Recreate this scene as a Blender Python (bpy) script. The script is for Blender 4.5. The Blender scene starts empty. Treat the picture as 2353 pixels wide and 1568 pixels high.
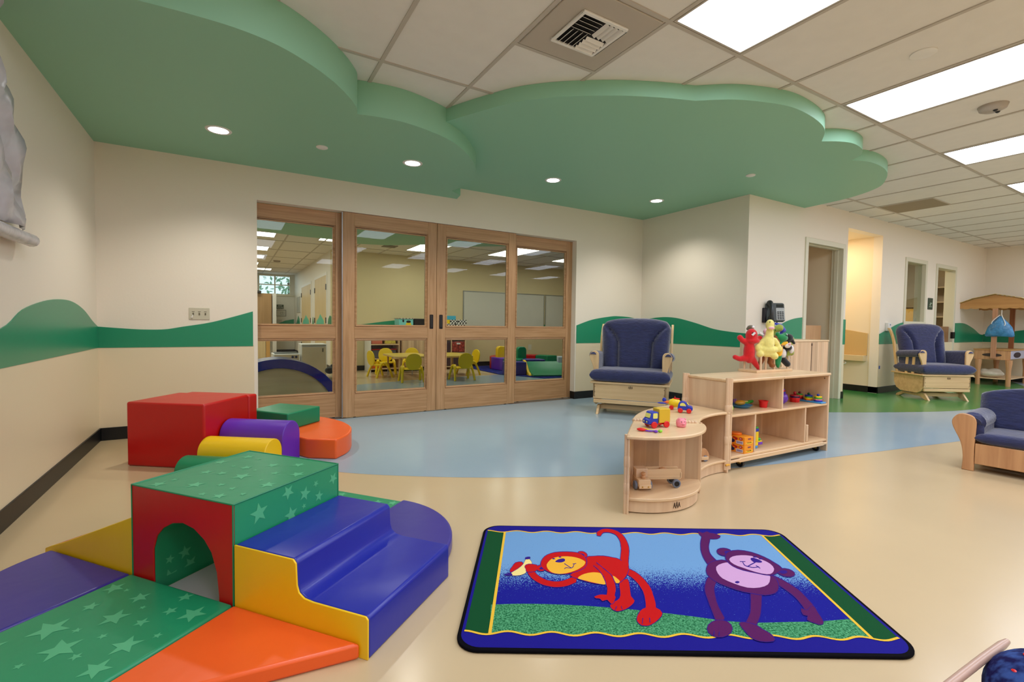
import bpy, bmesh, math, random
from mathutils import Matrix, Vector
random.seed(7)
PI = math.pi
SC = bpy.context.scene
COL = SC.collection

# ------------------------------------------------------------------ camera
cam_d = bpy.data.cameras.new('camera')
cam_d.sensor_width = 36.0
cam_d.lens = 36.0 * 1084.907 / 2353.0
cam_d.clip_start = 0.02
cam = bpy.data.objects.new('camera', cam_d)
COL.objects.link(cam)
YAW, PITCH, ROLL = 0.5369, -0.0372, 0.0136
F = Vector((math.sin(YAW) * math.cos(PITCH), math.cos(YAW) * math.cos(PITCH), math.sin(PITCH)))
R = Vector((math.cos(YAW), -math.sin(YAW), 0))
U = R.cross(F)
R2 = R * math.cos(ROLL) + U * math.sin(ROLL)
U2 = U * math.cos(ROLL) - R * math.sin(ROLL)
cm = Matrix((R2, U2, -F)).transposed().to_4x4()
cm.translation = (0, 0, 1.0096)
cam.matrix_world = cm
SC.camera = cam

# ------------------------------------------------------------------ world and exposure
SC.view_settings.view_transform = 'Standard'
SC.view_settings.look = 'None'
SC.view_settings.gamma = 1
SC.view_settings.use_curve_mapping = False
SC.view_settings.exposure = 0.53
w = bpy.data.worlds.new('world')
SC.world = w
w.use_nodes = True
wn = w.node_tree.nodes
wn['Background'].inputs[0].default_value = (0.78, 0.88, 1.0, 1)
wn['Background'].inputs[1].default_value = 1.6
SC.cycles.max_bounces = 10
SC.cycles.diffuse_bounces = 6
SC.cycles.glossy_bounces = 4
SC.cycles.transparent_max_bounces = 12
SC.cycles.sample_clamp_indirect = 6

TROFFER = 8.7       # emission of the ceiling light lenses
DOWN = 12.0         # emission of the recessed round lights
SPOTW = 52.0        # lamp inside each recessed light

# ------------------------------------------------------------------ materials
def lin(c):
    return tuple(((x / 255) / 12.92 if x / 255 <= 0.04045 else ((x / 255 + 0.055) / 1.055) ** 2.4) for x in c)

def mat(name, rgb, rough=0.5, metal=0.0, bump=None, var=None, spec=0.5, coat=0.0, sheen=0.0, stretch=(1, 1, 1)):
    m = bpy.data.materials.new(name)
    m.use_nodes = True
    nt = m.node_tree
    b = nt.nodes['Principled BSDF']
    c = lin(rgb)
    b.inputs['Base Color'].default_value = (*c, 1)
    b.inputs['Roughness'].default_value = rough
    b.inputs['Metallic'].default_value = metal
    b.inputs['Specular IOR Level'].default_value = spec
    b.inputs['Coat Weight'].default_value = coat
    b.inputs['Coat Roughness'].default_value = 0.15
    b.inputs['Sheen Weight'].default_value = sheen
    m.diffuse_color = (*c, 1)
    if bump or var:
        tc = nt.nodes.new('ShaderNodeTexCoord')
        mp = nt.nodes.new('ShaderNodeMapping')
        mp.inputs['Scale'].default_value = stretch
        nt.links.new(tc.outputs['Object'], mp.inputs[0])
    if var:
        n = nt.nodes.new('ShaderNodeTexNoise')
        n.inputs['Scale'].default_value = var[0]
        n.inputs['Detail'].default_value = 4
        nt.links.new(mp.outputs[0], n.inputs['Vector'])
        r = nt.nodes.new('ShaderNodeValToRGB')
        r.color_ramp.elements[0].position = 0.3
        r.color_ramp.elements[1].position = 0.7
        k = var[1]
        r.color_ramp.elements[0].color = (*[x * (1 - k) for x in c], 1)
        r.color_ramp.elements[1].color = (*[min(1, x * (1 + k)) for x in c], 1)
        nt.links.new(n.outputs['Fac'], r.inputs[0])
        nt.links.new(r.outputs[0], b.inputs['Base Color'])
    if bump:
        n2 = nt.nodes.new('ShaderNodeTexNoise')
        n2.inputs['Scale'].default_value = bump[0]
        n2.inputs['Detail'].default_value = 3
        nt.links.new(mp.outputs[0], n2.inputs['Vector'])
        bp = nt.nodes.new('ShaderNodeBump')
        bp.inputs['Strength'].default_value = bump[1]
        bp.inputs['Distance'].default_value = bump[2] if len(bump) > 2 else 0.01
        nt.links.new(n2.outputs['Fac'], bp.inputs['Height'])
        nt.links.new(bp.outputs[0], b.inputs['Normal'])
    return m

def wood(name, c1, c2, axis='z', scale=1.0, rough=0.4, strips=0.0, strip_axis='x', strip_w=0.05, coat=0.0):
    """grain stretched along one axis, optional glued staves of differing tone"""
    m = mat(name, c1, rough, coat=coat)
    nt = m.node_tree
    b = nt.nodes['Principled BSDF']
    tc = nt.nodes.new('ShaderNodeTexCoord')
    mp = nt.nodes.new('ShaderNodeMapping')
    s = {'x': (0.7, 14, 14), 'y': (14, 0.7, 14), 'z': (14, 14, 0.7)}[axis]
    mp.inputs['Scale'].default_value = [k * scale for k in s]
    nt.links.new(tc.outputs['Object'], mp.inputs[0])
    n = nt.nodes.new('ShaderNodeTexNoise')
    n.inputs['Scale'].default_value = 3.0
    n.inputs['Detail'].default_value = 6
    n.inputs['Distortion'].default_value = 0.6
    nt.links.new(mp.outputs[0], n.inputs['Vector'])
    r = nt.nodes.new('ShaderNodeValToRGB')
    r.color_ramp.elements[0].position = 0.32
    r.color_ramp.elements[1].position = 0.68
    r.color_ramp.elements[0].color = (*lin(c2), 1)
    r.color_ramp.elements[1].color = (*lin(c1), 1)
    nt.links.new(n.outputs['Fac'], r.inputs[0])
    out = r.outputs[0]
    if strips:
        sep = nt.nodes.new('ShaderNodeSeparateXYZ')
        nt.links.new(tc.outputs['Object'], sep.inputs[0])
        dv = nt.nodes.new('ShaderNodeMath'); dv.operation = 'DIVIDE'; dv.inputs[1].default_value = strip_w
        nt.links.new(sep.outputs[{'x': 0, 'y': 1, 'z': 2}[strip_axis]], dv.inputs[0])
        fl = nt.nodes.new('ShaderNodeMath'); fl.operation = 'FLOOR'
        nt.links.new(dv.outputs[0], fl.inputs[0])
        wnz = nt.nodes.new('ShaderNodeTexWhiteNoise'); wnz.noise_dimensions = '1D'
        nt.links.new(fl.outputs[0], wnz.inputs['W'])
        mr = nt.nodes.new('ShaderNodeMapRange')
        mr.inputs['To Min'].default_value = 1 - strips
        mr.inputs['To Max'].default_value = 1 + strips * 0.6
        nt.links.new(wnz.outputs['Value'], mr.inputs['Value'])
        mx = nt.nodes.new('ShaderNodeMix'); mx.data_type = 'RGBA'; mx.blend_type = 'MULTIPLY'
        mx.inputs[0].default_value = 1
        nt.links.new(out, mx.inputs[6])
        cb = nt.nodes.new('ShaderNodeCombineColor')
        for i in range(3):
            nt.links.new(mr.outputs[0], cb.inputs[i])
        nt.links.new(cb.outputs[0], mx.inputs[7])
        out = mx.outputs[2]
    nt.links.new(out, b.inputs['Base Color'])
    return m

def emit(name, rgb, strength):
    m = bpy.data.materials.new(name)
    m.use_nodes = True
    nt = m.node_tree
    nt.nodes.clear()
    e = nt.nodes.new('ShaderNodeEmission')
    e.inputs[0].default_value = (*lin(rgb), 1)
    e.inputs[1].default_value = strength
    o = nt.nodes.new('ShaderNodeOutputMaterial')
    nt.links.new(e.outputs[0], o.inputs[0])
    return m

def glass(name, tint=(235, 240, 238), refl=1.32):
    m = bpy.data.materials.new(name)
    m.use_nodes = True
    nt = m.node_tree
    nt.nodes.clear()
    t = nt.nodes.new('ShaderNodeBsdfTransparent')
    t.inputs[0].default_value = (*lin(tint), 1)
    g = nt.nodes.new('ShaderNodeBsdfGlossy')
    g.inputs['Roughness'].default_value = 0.0
    fr = nt.nodes.new('ShaderNodeFresnel')
    fr.inputs[0].default_value = refl
    mx = nt.nodes.new('ShaderNodeMixShader')
    o = nt.nodes.new('ShaderNodeOutputMaterial')
    # only the outer faces of a thin pane mirror the room; light passes straight out of the inner ones
    ge = nt.nodes.new('ShaderNodeNewGeometry')
    iv = nt.nodes.new('ShaderNodeMath'); iv.operation = 'SUBTRACT'; iv.inputs[0].default_value = 1.0
    ml = nt.nodes.new('ShaderNodeMath'); ml.operation = 'MULTIPLY'
    nt.links.new(ge.outputs['Backfacing'], iv.inputs[1])
    nt.links.new(fr.outputs[0], ml.inputs[0]); nt.links.new(iv.outputs[0], ml.inputs[1])
    nt.links.new(ml.outputs[0], mx.inputs[0])
    nt.links.new(t.outputs[0], mx.inputs[1])
    nt.links.new(g.outputs[0], mx.inputs[2])
    nt.links.new(mx.outputs[0], o.inputs[0])
    return m

WALL = mat('wall_paint', (234, 224, 208), 0.55, bump=(60, 0.05))
WAIN = mat('wainscot_panel', (228, 212, 180), 0.38, bump=(40, 0.03))
FARW = mat('far_room_paint', (214, 197, 152), 0.6)
STRIPE = mat('green_wave_panel', (28, 138, 100), 0.3)
CLOUD = mat('green_soffit_paint', (142, 194, 164), 0.55)
CEIL = mat('ceiling_tile', (224, 221, 214), 0.9, bump=(260, 0.25, 0.002), var=(9, 0.02))
GRID = mat('ceiling_grid_metal', (186, 178, 166), 0.5)
BASE = mat('black_rubber_base', (12, 15, 18), 0.4)
CREAM = mat('cream_vinyl_floor', (202, 178, 140), 0.22, var=(1.2, 0.03), spec=0.45)
BLUEF = mat('blue_vinyl_floor', (150, 172, 186), 0.2, var=(1.2, 0.03), spec=0.45)
GREENF = mat('green_vinyl_floor', (58, 132, 66), 0.2, var=(1.5, 0.04), spec=0.5)
WHITE = mat('white_plastic', (228, 226, 220), 0.4)
TRIMW = mat('painted_door_frame', (214, 209, 186), 0.4)
DWOODV = wood('door_wood_upright', (190, 148, 106), (164, 122, 80), 'z', 1.1, 0.42)
DWOODH = wood('door_wood_rail', (190, 148, 106), (164, 122, 80), 'x', 1.1, 0.42)
MAPLE = wood('maple_ply', (226, 196, 162), (212, 178, 144), 'z', 0.5, 0.38)
MAPLEH = wood('maple_ply_flat', (232, 200, 158), (218, 182, 140), 'x', 0.5, 0.3, strips=0.05, strip_axis='y', strip_w=0.07)
MAPLEB = wood('maple_staves', (218, 186, 150), (202, 166, 130), 'z', 0.5, 0.4, strips=0.22, strip_axis='x', strip_w=0.06)
BIRCH = wood('birch_glider', (226, 194, 146), (208, 172, 124), 'x', 0.6, 0.42)
BIRCHV = wood('birch_glider_upright', (226, 194, 146), (208, 172, 124), 'z', 0.6, 0.42)
HONEY = wood('honey_wood', (206, 156, 110), (184, 132, 90), 'z', 0.7, 0.4)
OAK = wood('pale_door_veneer', (218, 196, 150), (202, 178, 132), 'z', 0.7, 0.45)
BLACK = mat('black_plastic', (14, 14, 17), 0.35)
DARKM = mat('dark_bronze', (34, 28, 32), 0.35, 0.6)
STEEL = mat('steel', (170, 170, 172), 0.3, 0.9)
BRASS = mat('brass', (200, 160, 70), 0.3, 0.9)
NAVY = mat('navy_velour', (34, 40, 84), 0.85, bump=(26, 0.5, 0.012), var=(14, 0.22), sheen=0.5, stretch=(1, 1, 3))
def vinyl(n, c, r=0.34): return mat(n, c, r, bump=(5, 0.25, 0.012), var=(3, 0.03), spec=0.5)
V_RED = vinyl('red_vinyl', (192, 14, 14)); V_GRN = vinyl('green_vinyl', (34, 144, 98)); V_STAR = mat('pale_green_star', (82, 178, 128), 0.4)
V_BLU = vinyl('blue_vinyl', (28, 36, 150)); V_YEL = vinyl('yellow_vinyl', (240, 196, 20)); V_ORA = vinyl('orange_vinyl', (240, 96, 34))
V_PUR = vinyl('purple_vinyl', (96, 42, 176)); V_IND = vinyl('indigo_vinyl', (56, 46, 140)); V_DGR = vinyl('plain_green_vinyl', (14, 128, 84))
def plas(n, c, r=0.3): return mat(n, c, r, spec=0.5)
P_RED = plas('red_plastic', (214, 20, 26)); P_BLU = plas('blue_plastic', (26, 50, 170)); P_YEL = plas('yellow_plastic', (240, 206, 24), 0.35)
P_GRN = plas('green_plastic', (60, 170, 60)); P_PUR = plas('purple_plastic', (112, 50, 190)); P_ORA = plas('orange_plastic', (244, 120, 30))
P_PNK = plas('pink_rubber', (240, 140, 158), 0.4); P_LBL = plas('sky_blue_plastic', (60, 150, 214)); P_LIM = plas('lime_plastic', (150, 220, 60))
P_WIN = plas('toy_window_yellow', (226, 224, 120))
def plush(n, c): return mat(n, c, 0.95, bump=(420, 0.5, 0.003), var=(40, 0.1), sheen=0.4)
F_RED = plush('red_plush', (206, 12, 22)); F_YEL = plush('pale_yellow_plush', (232, 220, 128)); F_BRN = plush('brown_plush', (150, 88, 40)); F_GRN = plush('green_plush', (16, 128, 70))
F_BLK = plush('black_plush', (16, 14, 16)); F_WHT = plush('white_plush', (226, 222, 222)); F_OLV = plush('olive_plush', (150, 160, 60)); F_BLU = plush('blue_plush', (34, 48, 168))
F_GLD = plush('golden_plush', (244, 186, 30)); F_PNK = plush('pink_plush', (236, 176, 186)); F_GRY = plush('grey_brown_plush', (108, 96, 76))
GLASS = glass('clear_glass')
LENS = emit('troffer_lens', (232, 240, 255), TROFFER)
DLENS = emit('downlight_lens', (250, 250, 255), DOWN)

# ------------------------------------------------------------------ mesh helpers
def axes(o, ex, ey, ez):
    m = Matrix((Vector(ex), Vector(ey), Vector(ez))).transposed().to_4x4()
    m.translation = o
    return m
def rotz(a, o=(0, 0, 0)):
    return Matrix.Translation(o) @ Matrix.Rotation(a, 4, 'Z')
def XZ(o=(0, 0, 0)):      # polygon (x, z), depth along +y
    return axes(o, (1, 0, 0), (0, 0, 1), (0, 1, 0))
def YZ(o=(0, 0, 0)):      # polygon (y, z), depth along +x
    return axes(o, (0, 1, 0), (0, 0, 1), (1, 0, 0))

class MB:
    def __init__(s):
        s.v = []; s.f = []; s.m = []
    def add(s, vs, fs, mi=0, T=None):
        k = len(s.v)
        for p in vs:
            p = Vector(p)
            s.v.append(T @ p if T else p)
        for f in fs:
            s.f.append([k + i for i in f]); s.m.append(mi)
        return s
    def box(s, x0, x1, y0, y1, z0, z1, mi=0, T=None):
        return s.add([(x0, y0, z0), (x1, y0, z0), (x1, y1, z0), (x0, y1, z0), (x0, y0, z1), (x1, y0, z1), (x1, y1, z1), (x0, y1, z1)],
                     [(0, 3, 2, 1), (4, 5, 6, 7), (0, 1, 5, 4), (1, 2, 6, 5), (2, 3, 7, 6), (3, 0, 4, 7)], mi, T)
    def prism(s, poly, z0, z1, mi=0, T=None, ms=None):
        n = len(poly)
        vs = [(p[0], p[1], z0) for p in poly] + [(p[0], p[1], z1) for p in poly]
        s.add(vs, [tuple(range(n))[::-1], tuple(range(n, 2 * n))], mi, T)
        k = len(s.v) - 2 * n
        for i in range(n):
            j = (i + 1) % n
            s.f.append([k + i, k + j, k + n + j, k + n + i]); s.m.append(mi if ms is None else ms)
        return s
    def flat(s, poly, z, mi=0, T=None):
        return s.add([(p[0], p[1], z) for p in poly], [tuple(range(len(poly)))], mi, T)
    def tube(s, pts, r, mi=0, n=8, T=None, cap=True):
        pts = [Vector(p) for p in pts]
        rs = r if isinstance(r, (list, tuple)) else [r] * len(pts)
        vs = []; fs = []; up = None
        for i, p in enumerate(pts):
            d = (pts[min(i + 1, len(pts) - 1)] - pts[max(i - 1, 0)]).normalized()
            if up is None:
                up = Vector((0, 0, 1)) if abs(d.z) < 0.9 else Vector((1, 0, 0))
            a = d.cross(up).normalized(); up = a.cross(d).normalized()
            for k in range(n):
                t = 2 * PI * k / n
                vs.append(p + (a * math.cos(t) + up * math.sin(t)) * rs[i])
        for i in range(len(pts) - 1):
            for k in range(n):
                j = (k + 1) % n
                fs.append((i * n + k, i * n + j, (i + 1) * n + j, (i + 1) * n + k))
        if cap:
            fs.append(tuple(range(n))[::-1]); fs.append(tuple(range((len(pts) - 1) * n, len(pts) * n)))
        return s.add(vs, fs, mi, T)
    def cyl(s, a, b, r, mi=0, n=24, T=None, r2=None):
        return s.tube([a, b], [r, r if r2 is None else r2], mi, n, T)
    def lathe(s, prof, mi=0, n=24, T=None):
        vs = []; fs = []
        for (r, z) in prof:
            for k in range(n):
                vs.append((r * math.cos(2 * PI * k / n), r * math.sin(2 * PI * k / n), z))
        for i in range(len(prof) - 1):
            for k in range(n):
                j = (k + 1) % n
                fs.append((i * n + k, i * n + j, (i + 1) * n + j, (i + 1) * n + k))
        if prof[0][0] > 1e-6: fs.append(tuple(range(n))[::-1])
        if prof[-1][0] > 1e-6: fs.append(tuple(range((len(prof) - 1) * n, len(prof) * n)))
        return s.add(vs, fs, mi, T)
    def ell(s, c, r, mi=0, n=14, m=9, T=None):
        if not isinstance(r, (list, tuple)): r = (r, r, r)
        vs = []; fs = []
        for i in range(m + 1):
            ph = -PI / 2 + PI * i / m
            for k in range(n):
                t = 2 * PI * k / n
                vs.append((c[0] + r[0] * math.cos(ph) * math.cos(t), c[1] + r[1] * math.cos(ph) * math.sin(t), c[2] + r[2] * math.sin(ph)))
        for i in range(m):
            for k in range(n):
                j = (k + 1) % n
                fs.append((i * n + k, i * n + j, (i + 1) * n + j, (i + 1) * n + k))
        return s.add(vs, fs, mi, T)
    def build(s, name, mats, parent=None, bevel=0.0, seg=2, smooth=40, sub=0, vox=0, loc=None):
        me = bpy.data.meshes.new(name)
        bm = bmesh.new()
        vs = [bm.verts.new(p) for p in s.v]
        for f, mi in zip(s.f, s.m):
            try:
                fc = bm.faces.new([vs[i] for i in f]); fc.material_index = mi
            except ValueError:
                pass
        bmesh.ops.remove_doubles(bm, verts=bm.verts, dist=1e-5)
        bmesh.ops.recalc_face_normals(bm, faces=bm.faces)
        bm.to_mesh(me); bm.free()
        if not isinstance(mats, (list, tuple)): mats = [mats]
        for m in mats: me.materials.append(m)
        o = bpy.data.objects.new(name, me)
        COL.objects.link(o)
        if parent: o.parent = parent
        if loc: o.location = loc
        if vox:
            r = o.modifiers.new('remesh', 'REMESH'); r.mode = 'VOXEL'; r.voxel_size = vox; r.use_smooth_shade = True
            q = o.modifiers.new('smooth', 'SMOOTH'); q.iterations = 4; q.factor = 0.5
        if bevel:
            b = o.modifiers.new('bevel', 'BEVEL'); b.width = bevel; b.segments = seg; b.limit_method = 'ANGLE'; b.angle_limit = math.radians(35)
        if sub:
            q = o.modifiers.new('subdivision', 'SUBSURF'); q.levels = sub; q.render_levels = sub
        if smooth:
            me.shade_smooth()
            if not vox and not sub:
                if bevel: smooth = max(smooth, 60)
                me.set_sharp_from_angle(angle=math.radians(smooth))
        return o

def tag(o, label=None, cat=None, group=None, kind=None):
    if label: o['label'] = label
    if cat: o['category'] = cat
    if group: o['group'] = group
    if kind: o['kind'] = kind
    return o
def thing(name, label, cat, loc=(0, 0, 0), rz=0, group=None):
    o = bpy.data.objects.new(name, None)
    COL.objects.link(o)
    o.empty_display_size = 0.1
    o.location = loc; o.rotation_euler = (0, 0, rz)
    return tag(o, label, cat, group)
def struct(o, label=None):
    o['kind'] = 'structure'
    if label: o['label'] = label
    return o
def copy_thing(root, loc, rz=None, label=None):
    r = root.copy(); COL.objects.link(r); r.location = loc
    if rz is not None: r.rotation_euler = (0, 0, rz)
    if label: r['label'] = label
    for ch in list(root.children):
        c = ch.copy(); COL.objects.link(c); c.parent = r
        for g in list(ch.children):
            d = g.copy(); COL.objects.link(d); d.parent = c
    return r
def spline(P, n=6, closed=False):
    P = [Vector(p) for p in P]; N = len(P); out = []
    for i in range(N if closed else N - 1):
        p0 = P[(i - 1) % N] if (closed or i > 0) else P[0]
        p1 = P[i]; p2 = P[(i + 1) % N]
        p3 = P[(i + 2) % N] if (closed or i + 2 < N) else P[-1]
        for k in range(n):
            t = k / n
            out.append(0.5 * ((2 * p1) + (p2 - p0) * t + (2 * p0 - 5 * p1 + 4 * p2 - p3) * t * t + (3 * p1 - p0 - 3 * p2 + p3) * t ** 3))
    if not closed: out.append(P[-1])
    return out
def arc(cx, cy, r, a0, a1, n=16):
    return [(cx + r * math.cos(math.radians(a0 + (a1 - a0) * i / n)), cy + r * math.sin(math.radians(a0 + (a1 - a0) * i / n))) for i in range(n + 1)]
def rrect(x0, x1, y0, y1, r, n=5):
    return arc(x1 - r, y1 - r, r, 0, 90, n) + arc(x0 + r, y1 - r, r, 90, 180, n) + arc(x0 + r, y0 + r, r, 180, 270, n) + arc(x1 - r, y0 + r, r, 270, 360, n)
def star(cx, cy, r, rot=0.0, sx=1.0):
    return [(cx + (r if i % 2 == 0 else r * 0.42) * math.cos(rot + i * PI / 5) * sx, cy + (r if i % 2 == 0 else r * 0.42) * math.sin(rot + i * PI / 5)) for i in range(10)]
def text(body, size, material, parent, loc, rot, name='lettering', depth=0.0006):
    c = bpy.data.curves.new(name, 'FONT')
    c.body = body; c.size = size; c.extrude = depth; c.align_x = 'CENTER'; c.align_y = 'CENTER'
    c.materials.append(material)
    o = bpy.data.objects.new(name, c)
    COL.objects.link(o)
    bpy.context.view_layer.update()
    me = bpy.data.meshes.new_from_object(o.evaluated_get(bpy.context.evaluated_depsgraph_get()))
    bpy.data.objects.remove(o)
    o = bpy.data.objects.new(name, me)
    COL.objects.link(o)
    o.parent = parent; o.location = loc; o.rotation_euler = rot
    return o
# ================================================================== the setting
HC, H1, H2 = 2.6545, 2.4251, 2.550
YB, XL, XS, YW, XE, YR = 5.026, -0.936, 5.197, 3.369, 13.178, -6.0
ft = 0.3048
GX, GY = 0.8272, 3.0424
BT = 0.1     # wall thickness of the door wall

# floor: cream sheet with a curved blue band and a green field
fl = MB()
fl.box(-3.4, 14.4, -6.2, 17.2, -0.1, 0)
blue = [(0.0, 5.3), (0.0, 4.4), (0.22, 3.75), (0.606, 3.276), (1.019, 2.951), (1.508, 2.657), (2.178, 2.356), (3.123, 2.034), (3.961, 1.86), (5.005, 1.674), (5.622, 1.568), (6.6, 1.43), (8.2, 1.28), (10.5, 1.2), (13.1, 1.3)]
bl = [(p.x, p.y) for p in spline([(x, y, 0) for x, y in blue[1:]], 5)]
fl.flat([(0.0, 5.3)] + bl + [(13.1, 3.3), (5.3, 3.3), (5.3, 5.3)], 0.0007, 1)
gr = [(5.0, 3.6), (5.45, 3.25), (6.143, 2.866), (6.845, 2.514), (7.672, 2.195), (8.6, 2.07), (9.5, 2.1), (10.875, 2.264), (12.1, 2.5), (13.1, 2.9)]
g2 = [(p.x, p.y) for p in spline([(x, y, 0) for x, y in gr], 5)]
fl.flat(g2 + [(13.1, 4.3), (5.0, 4.3)], 0.0014, 2)
far = [(-1.5, 7.2), (0.5, 7.45), (1.69, 7.68), (2.31, 7.82), (2.9, 7.96), (3.42, 8.02), (4.44, 8.05), (5.6, 7.95), (7.0, 7.5), (8.4, 6.8)]
f2 = [(p.x, p.y) for p in spline([(x, y, 0) for x, y in far], 5)]
fl.flat([(8.4, 5.12), (-1.5, 5.12)] + f2, 0.0007, 1)
struct(fl.build('floor', [CREAM, BLUEF, GREENF], smooth=0), 'cream sheet floor with a curved blue band and green area')

# ceiling
cl = MB()
cl.box(-1.1, 13.4, YR - 0.2, YB + 0.1, HC, HC + 0.1)
cl.box(-3.4, 8.8, YB + 0.1, 17.2, 2.43, 2.53)
struct(cl.build('ceiling', CEIL, smooth=0), 'white lay-in tile ceiling')
# grid tees
tg = MB()
i0 = -3
for i in range(i0, 21):
    x = GX + 2 * ft * i
    if XL < x < XE: tg.box(x - 0.012, x + 0.012, YR, YB, HC - 0.006, HC)
for j in range(-2, 8):
    y = GY - 4 * ft * j
    if YR < y < YB: tg.box(XL, XE, y - 0.012, y + 0.012, HC - 0.0065, HC)
tg.box(GX + 2 * ft, GX + 4 * ft, GY - 2 * ft - 0.012, GY - 2 * ft + 0.012, HC - 0.0065, HC)
struct(tg.build('trim_1', GRID, smooth=0), 'metal tees of the suspended ceiling')
tg = MB()
for i in range(-6, 13):
    x = GX + 2 * ft * i
    tg.box(x - 0.012, x + 0.012, YB + 0.15, 16.5, 2.424, 2.43)
for j in range(0, 10):
    y = 5.75 + 4 * ft * j
    tg.box(-3.2, 8.6, y - 0.012, y + 0.012, 2.4235, 2.43)
struct(tg.build('trim_2', GRID, smooth=0), 'metal tees of the ceiling in the room behind the doors')

ZS = 0.775   # foot of the green wave
def wallobj(name, boxes, m=WALL, label=None):
    b = MB()
    for q in boxes: b.box(*q)
    return struct(b.build(name, m, smooth=0), label)
wallobj('wall_left', [(XL - 0.12, XL, YR, YB + BT, 0, HC)], label='left wall beside the soft play set')
D0, D1, DZ = 0.214, 3.978, 2.125
wallobj('wall_back', [(XL, D0, YB, YB + BT, 0, HC), (D1, XS + 0.1, YB, YB + BT, 0, HC), (D0, D1, YB, YB + BT, DZ, HC)], label='wall with the opening for the sliding doors')
wallobj('wall_stub', [(XS, XS + 0.12, YW, YB, 0, HC)], label='short wall beside the blue glider')
E1, E2, E3, E4 = 6.47, 7.40, 7.53, 8.60
W1, W2, G1, G2 = 9.47, 10.22, 10.72, 11.55
wt = 0.12
wallobj('wall_right', [(XS + 0.12, E1, YW, YW + wt, 0, HC), (E1, E2, YW, YW + wt, 2.13, HC), (E2, E3, YW, YW + wt, 0, HC), (E3, E4, YW, YW + wt, 2.43, HC),
                       (E4, W1, YW, YW + wt, 0, HC), (W1, W2, YW, YW + wt, 0, 1.1), (W1, W2, YW, YW + wt, 2.12, HC), (W2, G1, YW, YW + wt, 0, HC),
                       (G1, G2, YW, YW + wt, 2.11, HC), (G2, XE + 0.1, YW, YW + wt, 0, HC)], label='long wall with doorway, alcove and window')
wallobj('wall_end', [(XE, XE + 0.12, YR, YW, 0, HC)], label='far end wall behind the market stand')
wallobj('wall_rear', [(XL, XE, YR - 0.12, YR, 0, HC)])
# wainscot sheets below the green wave (3 mm proud)
def wains(name, q):
    b = MB(); b.box(*q); return struct(b.build(name, WAIN, smooth=0))
e = 0.004
wains('trim_3', (XL, XL + e, YR, YB, 0.1, ZS)); wains('trim_4', (XL, D0 - 0.03, YB - e, YB, 0.1, ZS)); wains('trim_5', (D1 + 0.02, XS, YB - e, YB, 0.1, ZS))
wains('trim_6', (XS - e, XS, YW - e, YB, 0.1, ZS)); wains('trim_7', (XS - e, E1 - 0.06, YW - e, YW, 0.1, ZS)); wains('trim_8', (E4, XE, YW - e, YW, 0.1, ZS)); wains('trim_9', (XE - e, XE, YR, YW, 0.1, ZS))
wains('trim_10', (E2 + 0.06, E3, YW - e, YW, 0.1, ZS))
# green waves: polygons in the wall plane, 6 mm thick
def wave(name, top, kind, off, b0=ZS, ends=None):
    P = [(p.x, p.y) for p in spline([(a, z, 0) for a, z in top], 5)]
    poly = [(P[0][0], b0)] + P + [(P[-1][0], b0)]
    b = MB()
    if kind == 'y': b.prism(poly, 0, 0.006, T=XZ((0, off, 0)))
    else: b.prism(poly, 0, 0.006, T=YZ((off, 0, 0)))
    return struct(b.build(name, STRIPE, smooth=0), 'green wave band on the wall')
wave('trim_11', [(-3.5, 0.95), (-2.2, 1.12), (-0.9, 0.93), (0.6, 1.12), (1.9, 0.97), (2.6, 0.90), (3.146, 0.953), (3.422, 1.047), (3.758, 1.103), (4.06, 1.124), (4.327, 1.116), (4.599, 1.068), (4.85, 0.985), (5.02, 0.938)], 'x', XL, 0.765)
wave('trim_12', [(-0.93, 0.938), (-0.752, 0.923), (-0.628, 0.916), (-0.487, 0.919), (-0.364, 0.942), (-0.171, 0.979), (-0.003, 1.029), (0.175, 1.089)], 'y', YB - 0.007, 0.765)
wave('trim_13', [(3.998, 0.996), (4.265, 1.076), (4.581, 1.124), (4.746, 1.133), (5.001, 1.119), (5.19, 1.078)], 'y', YB - 0.007, 0.755)
wave('trim_14', [(5.02, 1.076), (4.794, 1.113), (4.558, 1.127), (4.334, 1.108), (4.055, 1.046), (3.795, 0.976), (3.554, 0.944), (3.363, 0.93)], 'x', XS - 0.007, 0.765)
wave('trim_15', [(5.19, 0.93), (5.4, 0.915), (5.656, 0.954), (5.979, 1.065), (6.2, 1.118), (6.4, 1.14)], 'y', YW - 0.007)
wave('trim_16', [(E4, 0.923), (8.892, 0.998), (9.194, 1.077), (9.42, 1.115)], 'y', YW - 0.007, 0.765)
wave('trim_17', [(11.66, 1.129), (12.117, 1.125), (12.593, 1.036), (12.973, 0.924), (13.17, 0.91)], 'y', YW - 0.007, 0.762)
wave('trim_18', [(3.36, 0.92), (3.105, 0.948), (2.789, 1.015), (2.2, 1.1), (1.4, 1.05), (0.4, 0.93)], 'x', XE - 0.007, 0.765)
b = MB(); b.box(E2 + 0.065, E3 + 0.004, YW - 0.008, YW, ZS, 1.13); b.box(E3, E3 + 0.006, YW - 0.008, YW + 0.12, ZS, 1.13)
struct(b.build('trim_19', STRIPE, smooth=0), 'green band wrapping the alcove corner')
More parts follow.
